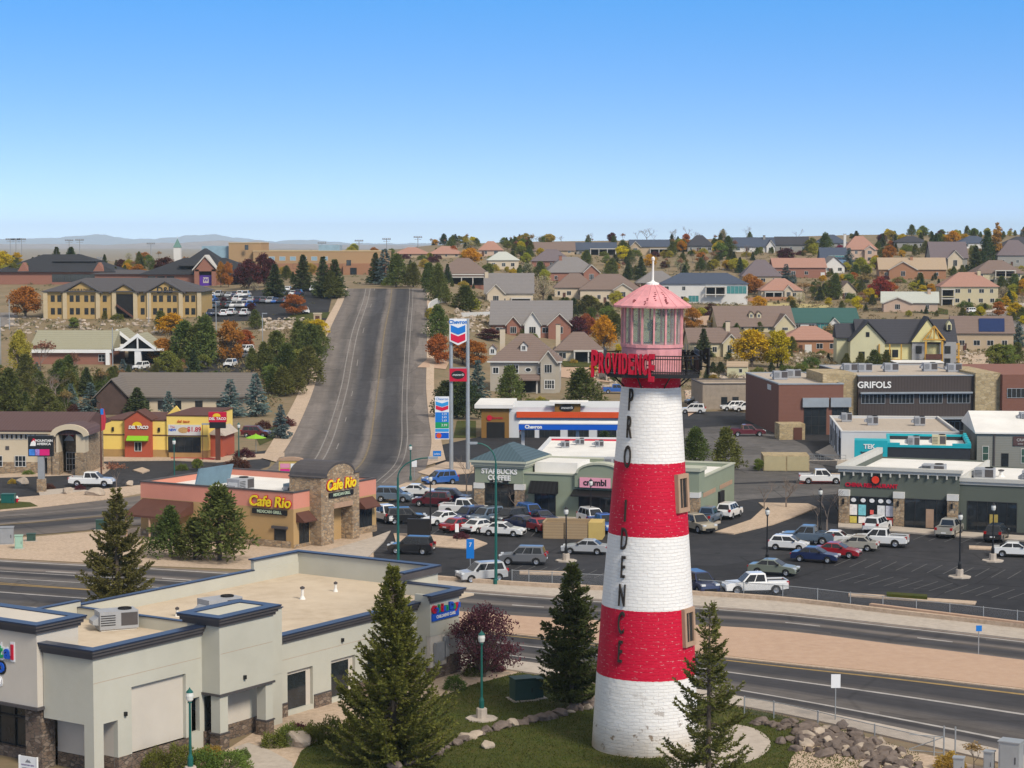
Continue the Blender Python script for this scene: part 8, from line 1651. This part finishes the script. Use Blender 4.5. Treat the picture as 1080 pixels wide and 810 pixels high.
# black panel, enclosures and boxes
t = thing('menu_board', 'black freestanding panel on the island behind the black wagon', 'panel', G(442, 567), R(-6)); MB().box(-1.25, 1.25, -.25, .25, .25, 2.05).build('panel', m_black, t); [MB().box(x-.06, x+.06, -.1, .1, 0, .25).build('leg', m_black, t) for x in (-1, 1)]
q = G(573, 568); t = thing('bin_enclosure', 'tan plank bin enclosure with block end in front of the cookie shop', 'enclosure', q, R(-8)); m_plk = MROWS('tan_planks', (.33,.23,.13), (.40,.29,.175), .3, 'Z', .85, .2)
MB().box(0, 2.2, -.05, .05, 0, 1.75).build('gate', m_plk, t); MB().box(2.35, 4.8, -.05, .05, 0, 1.75).build('gate', m_plk, t); MB().box(4.9, 6.4, -.1, 3, 0, 1.85).build('block_wall', MATS['monument_yellow'], t); MB().box(-.1, .1, .1, 3.4, 0, 1.8).box(.1, 6.2, 3.2, 3.4, 0, 1.8).build('side_wall', m_plk, t); MB().box(.4, 2.1, .6, 2, .1, 1.5).build('bin', m_black, t)
def cabinet(px, py, w_, d, h, mat, label, rz=0, name='utility_cabinet', pad=True):
    t = thing(name, label, 'utility box', G(px, py), R(rz)); MB().box(-w_/2, w_/2, -d/2, d/2, .1, h).build('housing', mat, t); MB().box(-w_/2-.05, w_/2+.05, -d/2-.06, d/2+.05, h, h+.07).build('lid', mat, t); MB().box(-w_*.42, w_*.42, -d/2-.03, -d/2-.004, .2, h-.15).build('door', mat, t)
    MB().box(-w_/2-.2, w_/2+.2, -d/2-.25, d/2+.2, -.2, .1).build('pad', m_conc, t); MB().box(w_*.3, w_*.34, -d/2-.06, -d/2-.032, h*.4, h*.6).build('handle', m_black, t); return t
m_dkg = M('transformer_green', (.035,.075,.06), .55, .12); m_mint = M('mint_green', (.3,.46,.36), .6, .08)
cabinet(551, 738, 1.5, 1.2, 1.55, m_dkg, 'dark green transformer on a concrete pad by the clinic lawn', 20); cabinet(565, 736, .8, 1.0, 1.4, m_dkg, 'narrow dark green box right of the transformer', 20)
cabinet(1066, 818, 1.25, 1.0, 2.1, m_steel, 'tall steel cabinet at the bottom right corner', -30); cabinet(1043, 817, .55, .5, 1.4, m_steel, 'slim steel cabinet left of the tall cabinet', -30); cabinet(1011, 820, .6, .5, 1.2, m_steel, 'low steel cabinet beside the golden shrub', -20)
cabinet(7, 574, 1.5, 1.0, 1.8, m_grey, 'grey cabinet at the left edge of the gravel verge', 10); cabinet(20, 579, .8, .7, 1.4, m_mint, 'mint green box beside the grey cabinet', 10); cabinet(33, 571, .9, .7, .8, m_dkg, 'low dark green box behind the mint green box', 10); cabinet(107, 559, 1.1, .8, 1.1, m_dkg, 'dark green box in the gravel left of the coral restaurant', 0); cabinet(9, 531.5, 1.6, 1.0, 1.2, m_teal, 'green ribbed box on the corner lawn', 0)
t = thing('fire_hydrant', 'red fire hydrant with white cap on the corner lawn', 'hydrant', G(18, 531), 0); MB().lathe([(.2, 0), (.2, .1), (.14, .15), (.14, .65)], 10).build('barrel', m_signred, t); MB().lathe([(.18, .65), (.16, .8), (.05, .95)], 10).build('cap', m_white, t); MB().tube((-.25, 0, .5), (.25, 0, .5), .07).build('outlet', m_signred, t)
# chain link fences
m_link = bpy.data.materials.new('chain_link'); m_link.use_nodes = True; _n = m_link.node_tree; _b = _n.nodes['Principled BSDF']; _b.inputs['Base Color'].default_value = (.28,.29,.3,1); _b.inputs['Metallic'].default_value = .3
_t = _n.nodes.new('ShaderNodeBsdfTransparent'); _x = _n.nodes.new('ShaderNodeMixShader'); _tc = _n.nodes.new('ShaderNodeTexCoord'); _sp = _n.nodes.new('ShaderNodeSeparateXYZ'); _n.links.new(_tc.outputs['Object'], _sp.inputs[0])
_v = []
for sg_ in (1, -1):      # two families of diagonal wires
    a = _n.nodes.new('ShaderNodeMath'); a.operation = 'MULTIPLY_ADD'; a.inputs[1].default_value = sg_; _n.links.new(_sp.outputs[2], a.inputs[0]); _n.links.new(_sp.outputs[0], a.inputs[2])
    b = _n.nodes.new('ShaderNodeMath'); b.operation = 'PINGPONG'; b.inputs[1].default_value = .05; _n.links.new(a.outputs[0], b.inputs[0]); c = _n.nodes.new('ShaderNodeMath'); c.operation = 'LESS_THAN'; c.inputs[1].default_value = .006; _n.links.new(b.outputs[0], c.inputs[0]); _v.append(c)
_o = _n.nodes.new('ShaderNodeMath'); _o.operation = 'MAXIMUM'; _n.links.new(_v[0].outputs[0], _o.inputs[0]); _n.links.new(_v[1].outputs[0], _o.inputs[1]); _n.links.new(_o.outputs[0], _x.inputs[0]); _n.links.new(_t.outputs[0], _x.inputs[1]); _n.links.new(_b.outputs[0], _x.inputs[2]); _n.links.new(_x.outputs[0], _n.nodes['Material Output'].inputs['Surface'])
def fence(label, pts, h, sp, dz=.1):
    P = [G(*p) for p in cr_(pts, 6)]; t = thing('chain_link_fence', label, 'fence', P[0], 0); o = P[0]; acc = 0; W_ = MB(); rl = MB(); post = [P[0]-o]
    for a, b in zip(P, P[1:]):
        L_ = (b-a).length; q = acc
        while q+sp <= acc+L_: pass_ = q+sp-acc; post.append(a.lerp(b, max(0, min(1, pass_/L_)))-o); q += sp; 
        acc = acc+L_-(q-acc) if False else L_-(q+0-acc) if q > acc else acc+L_
        W_.quad((a-o)+Vector((0,0,dz)), (b-o)+Vector((0,0,dz)), (b-o)+Vector((0,0,dz+h)), (a-o)+Vector((0,0,dz+h))); rl.tube((a-o)+Vector((0,0,dz+h)), (b-o)+Vector((0,0,dz+h)), .03, None, 5, False)
    W_.build('wire_mesh', m_link, t); rl.build('top_rail', m_steel, t)
    n = max(2, int(sum((b-a).length for a, b in zip(P, P[1:]))/sp)); pm = MB().tube((0, 0, 0), (0, 0, dz+h+.08), .045, .045, 6).mesh('post', m_steel)
    for i in range(n+1):
        k = i/n*(len(P)-1); j = min(int(k), len(P)-2); p = P[j].lerp(P[j+1], k-j)-o; c = bpy.data.objects.new('post', pm); COL.objects.link(c); c.parent = t; c.location = p
    return t
fence('long chain link fence between car park and highway', [(x, y-1) for x, y in FN[5:]], 1.15, 3.0, .12); fence('chain link fence along the lower pavement right of the lighthouse', [(785,753),(830,761),(900,778),(985,798)], 1.1, 3.4, .05)
gt = thing('fence_gate', 'steel gate leaf at the end of the lower fence', 'gate', G(1003, 798), R(-20)); [MB().tube((x, 0, 0), (x, 0, 1.9), .05, .05, 6).build('post', m_steel, gt) for x in (-.45, .25)]; MB().tube((-2.6, 0, .25), (-.45, 0, 1.2), .03).tube((-2.6, 0, 1.2), (-.45, 0, 1.2), .03).tube((-2.6, 0, .2), (-.45, 0, .2), .03).build('gate_frame', m_steel, gt)
wall('low tan block kerb wall below the car park fence', [(x, y+1.5) for x, y in FN[4:]], .45, m_bed, 'kerb_wall', th=.5)
wall('tan block wall along the car park edge', [(918,643.5),(990,652.5),(1080,663.5),(1200,678)], .6, m_gravel, 'kerb_wall', th=.5)
# boulders: edging across the lawn, the rock bed, pale landscape boulders
def boulder_mesh(seed, mat):
    rn = random.Random(seed); b = bmesh.new(); bmesh.ops.create_icosphere(b, subdivisions=3, radius=.55)
    ax = [(rdir(rn), rn.uniform(.26, .46)) for i in range(9)]; ph = [rn.uniform(0, 6) for i in range(6)]
    for v in b.verts:
        p = v.co.copy()
        for d, h in ax:      # knock flats off the lump
            e = p.dot(d)-h
            if e > 0: p -= d*e*.85
        k = 1+.06*math.sin(p.x*9+ph[0])*math.sin(p.y*8+ph[1])+.05*math.sin(p.z*13+ph[2]+p.x*7)+rn.uniform(-.02, .02); v.co = Vector((p.x*1.15*k, p.y*k, p.z*.85*k+.25))
    me = bpy.data.meshes.new('boulder'); b.to_mesh(me); b.free(); me.materials.append(mat); return me
BM = [[boulder_mesh(i, mt) for i in range(4)] for mt in (m_lava, m_rock)]
def boulders(pts, n, lo, hi, seed, label, group, pale=.25, spread=1.0, name='boulder'):
    rn = random.Random(seed); P = cr_(pts, 5)
    for i in range(n):
        k = rn.random()*(len(P)-1); j = int(k); a, b = P[j], P[min(j+1, len(P)-1)]; q = G(a[0]+(b[0]-a[0])*(k-j)+rn.gauss(0, spread), a[1]+(b[1]-a[1])*(k-j)+rn.gauss(0, spread*.5)); o = bpy.data.objects.new(name, BM[1 if rn.random() < pale else 0][rn.randrange(4)]); COL.objects.link(o)
        o.location = q; o.rotation_euler = (rn.uniform(-.3, .3), rn.uniform(-.3, .3), rn.uniform(0, 6.28)); s_ = rn.uniform(lo, hi); o.scale = (s_*rn.uniform(.8, 1.3), s_, s_*rn.uniform(.7, 1.1)); tag(o, label, 'rock', group)
boulders([(415,812),(455,797),(500,777),(540,766),(580,757),(612,748),(626,742)], 75, .45, .95, 61, 'weathered rock in the stone edging that curves across the lawn', 'edging rocks across the lawn', .2, 1.5)
boulders([(845,778),(880,784),(905,790),(930,800),(950,812)], 230, .3, 1.0, 62, 'angular lava rock in the rock bed right of the lighthouse', 'rocks of the rock bed', .2, 13)
boulders([(796,764),(830,768),(860,774)], 22, .5, .9, 63, 'weathered rock in the edging behind the round concrete pad', 'edging rocks behind the pad', .2, 2)
for px, py, s_, l in ((71,521,1.5,'pale boulder right of the bank sign'), (100,523,1.7,'broad pale boulder below the white pickup'), (24,511,1.6,'pale boulder on the bank island'), (80,500,1.4,'rounded tan boulder at the bank entrance'), (137,513,1.3,'tan boulder right of the russet tree'), (314,786,1.6,'flat pale boulder between the clinic shrubs'), (514,789,.8,'single dark boulder on the lower lawn'), (256,489,1.5,'tan boulder below the maroon shrub')):
    o = bpy.data.objects.new('boulder', BM[1][int(px) % 4]); COL.objects.link(o); o.location = G(px, py); o.scale = (s_*1.3, s_, s_); o.rotation_euler = (0, 0, px); tag(o, l, 'boulder')
# ------------------------------------------------------------------ labels that tell look-alikes apart
def label_all():
    ORD = ['leftmost', 'second', 'third', 'fourth', 'fifth', 'sixth', 'seventh', 'eighth', 'ninth', 'tenth', 'eleventh', 'twelfth', 'thirteenth', 'fourteenth', 'fifteenth']
    used = set(o['label'] for o in COL.objects if o.parent is None and 'label' in o); by = {}
    for o, px, py, w_ in AUTO:
        d, q = min((((lx-px)**2+(1.6*(ly-py))**2), (lx, ly, n)) for lx, ly, n in LAND); dx, dy = px-q[0], py-q[1]
        rel = 'left of' if dx < -10 and abs(dx) > abs(dy) else 'right of' if dx > 10 and abs(dx) > abs(dy) else 'behind' if dy < 2 else 'in front of'
        by.setdefault((w_, rel, q[2]), []).append((px, o))
    for (w_, rel, n), v in by.items():
        v.sort(key=lambda e: e[0])
        for i, (px, o) in enumerate(v):
            if len(v) == 1: l = '%s %s the %s' % (w_, rel, n)
            else: l = '%s%s of the %d %ss %s the %s' % (ORD[i] if i < 15 else str(i+1)+'th', ' from left' if i else '', len(v), w_, rel, n)
            if len(l.split()) > 16: l = l.replace(w_, ' '.join(w_.split()[-2:]))
            o['label'] = ' '.join(l.split()[:16])
label_all()
# ------------------------------------------------------------------ the air between here and the ranges
hz = bpy.data.materials.new('thin_haze'); hz.use_nodes = True; _n = hz.node_tree; _n.nodes.remove(_n.nodes['Principled BSDF'])
_v = _n.nodes.new('ShaderNodeVolumePrincipled'); _v.inputs['Color'].default_value = (.72, .88, 1, 1); _v.inputs['Density'].default_value = 0.00005; _v.inputs['Anisotropy'].default_value = -.3
_n.links.new(_v.outputs[0], _n.nodes['Material Output'].inputs['Volume'])
tag(MB().box(-20000, 20000, -900, 27000, -3.5, 260).build('haze', hz), kind='stuff')
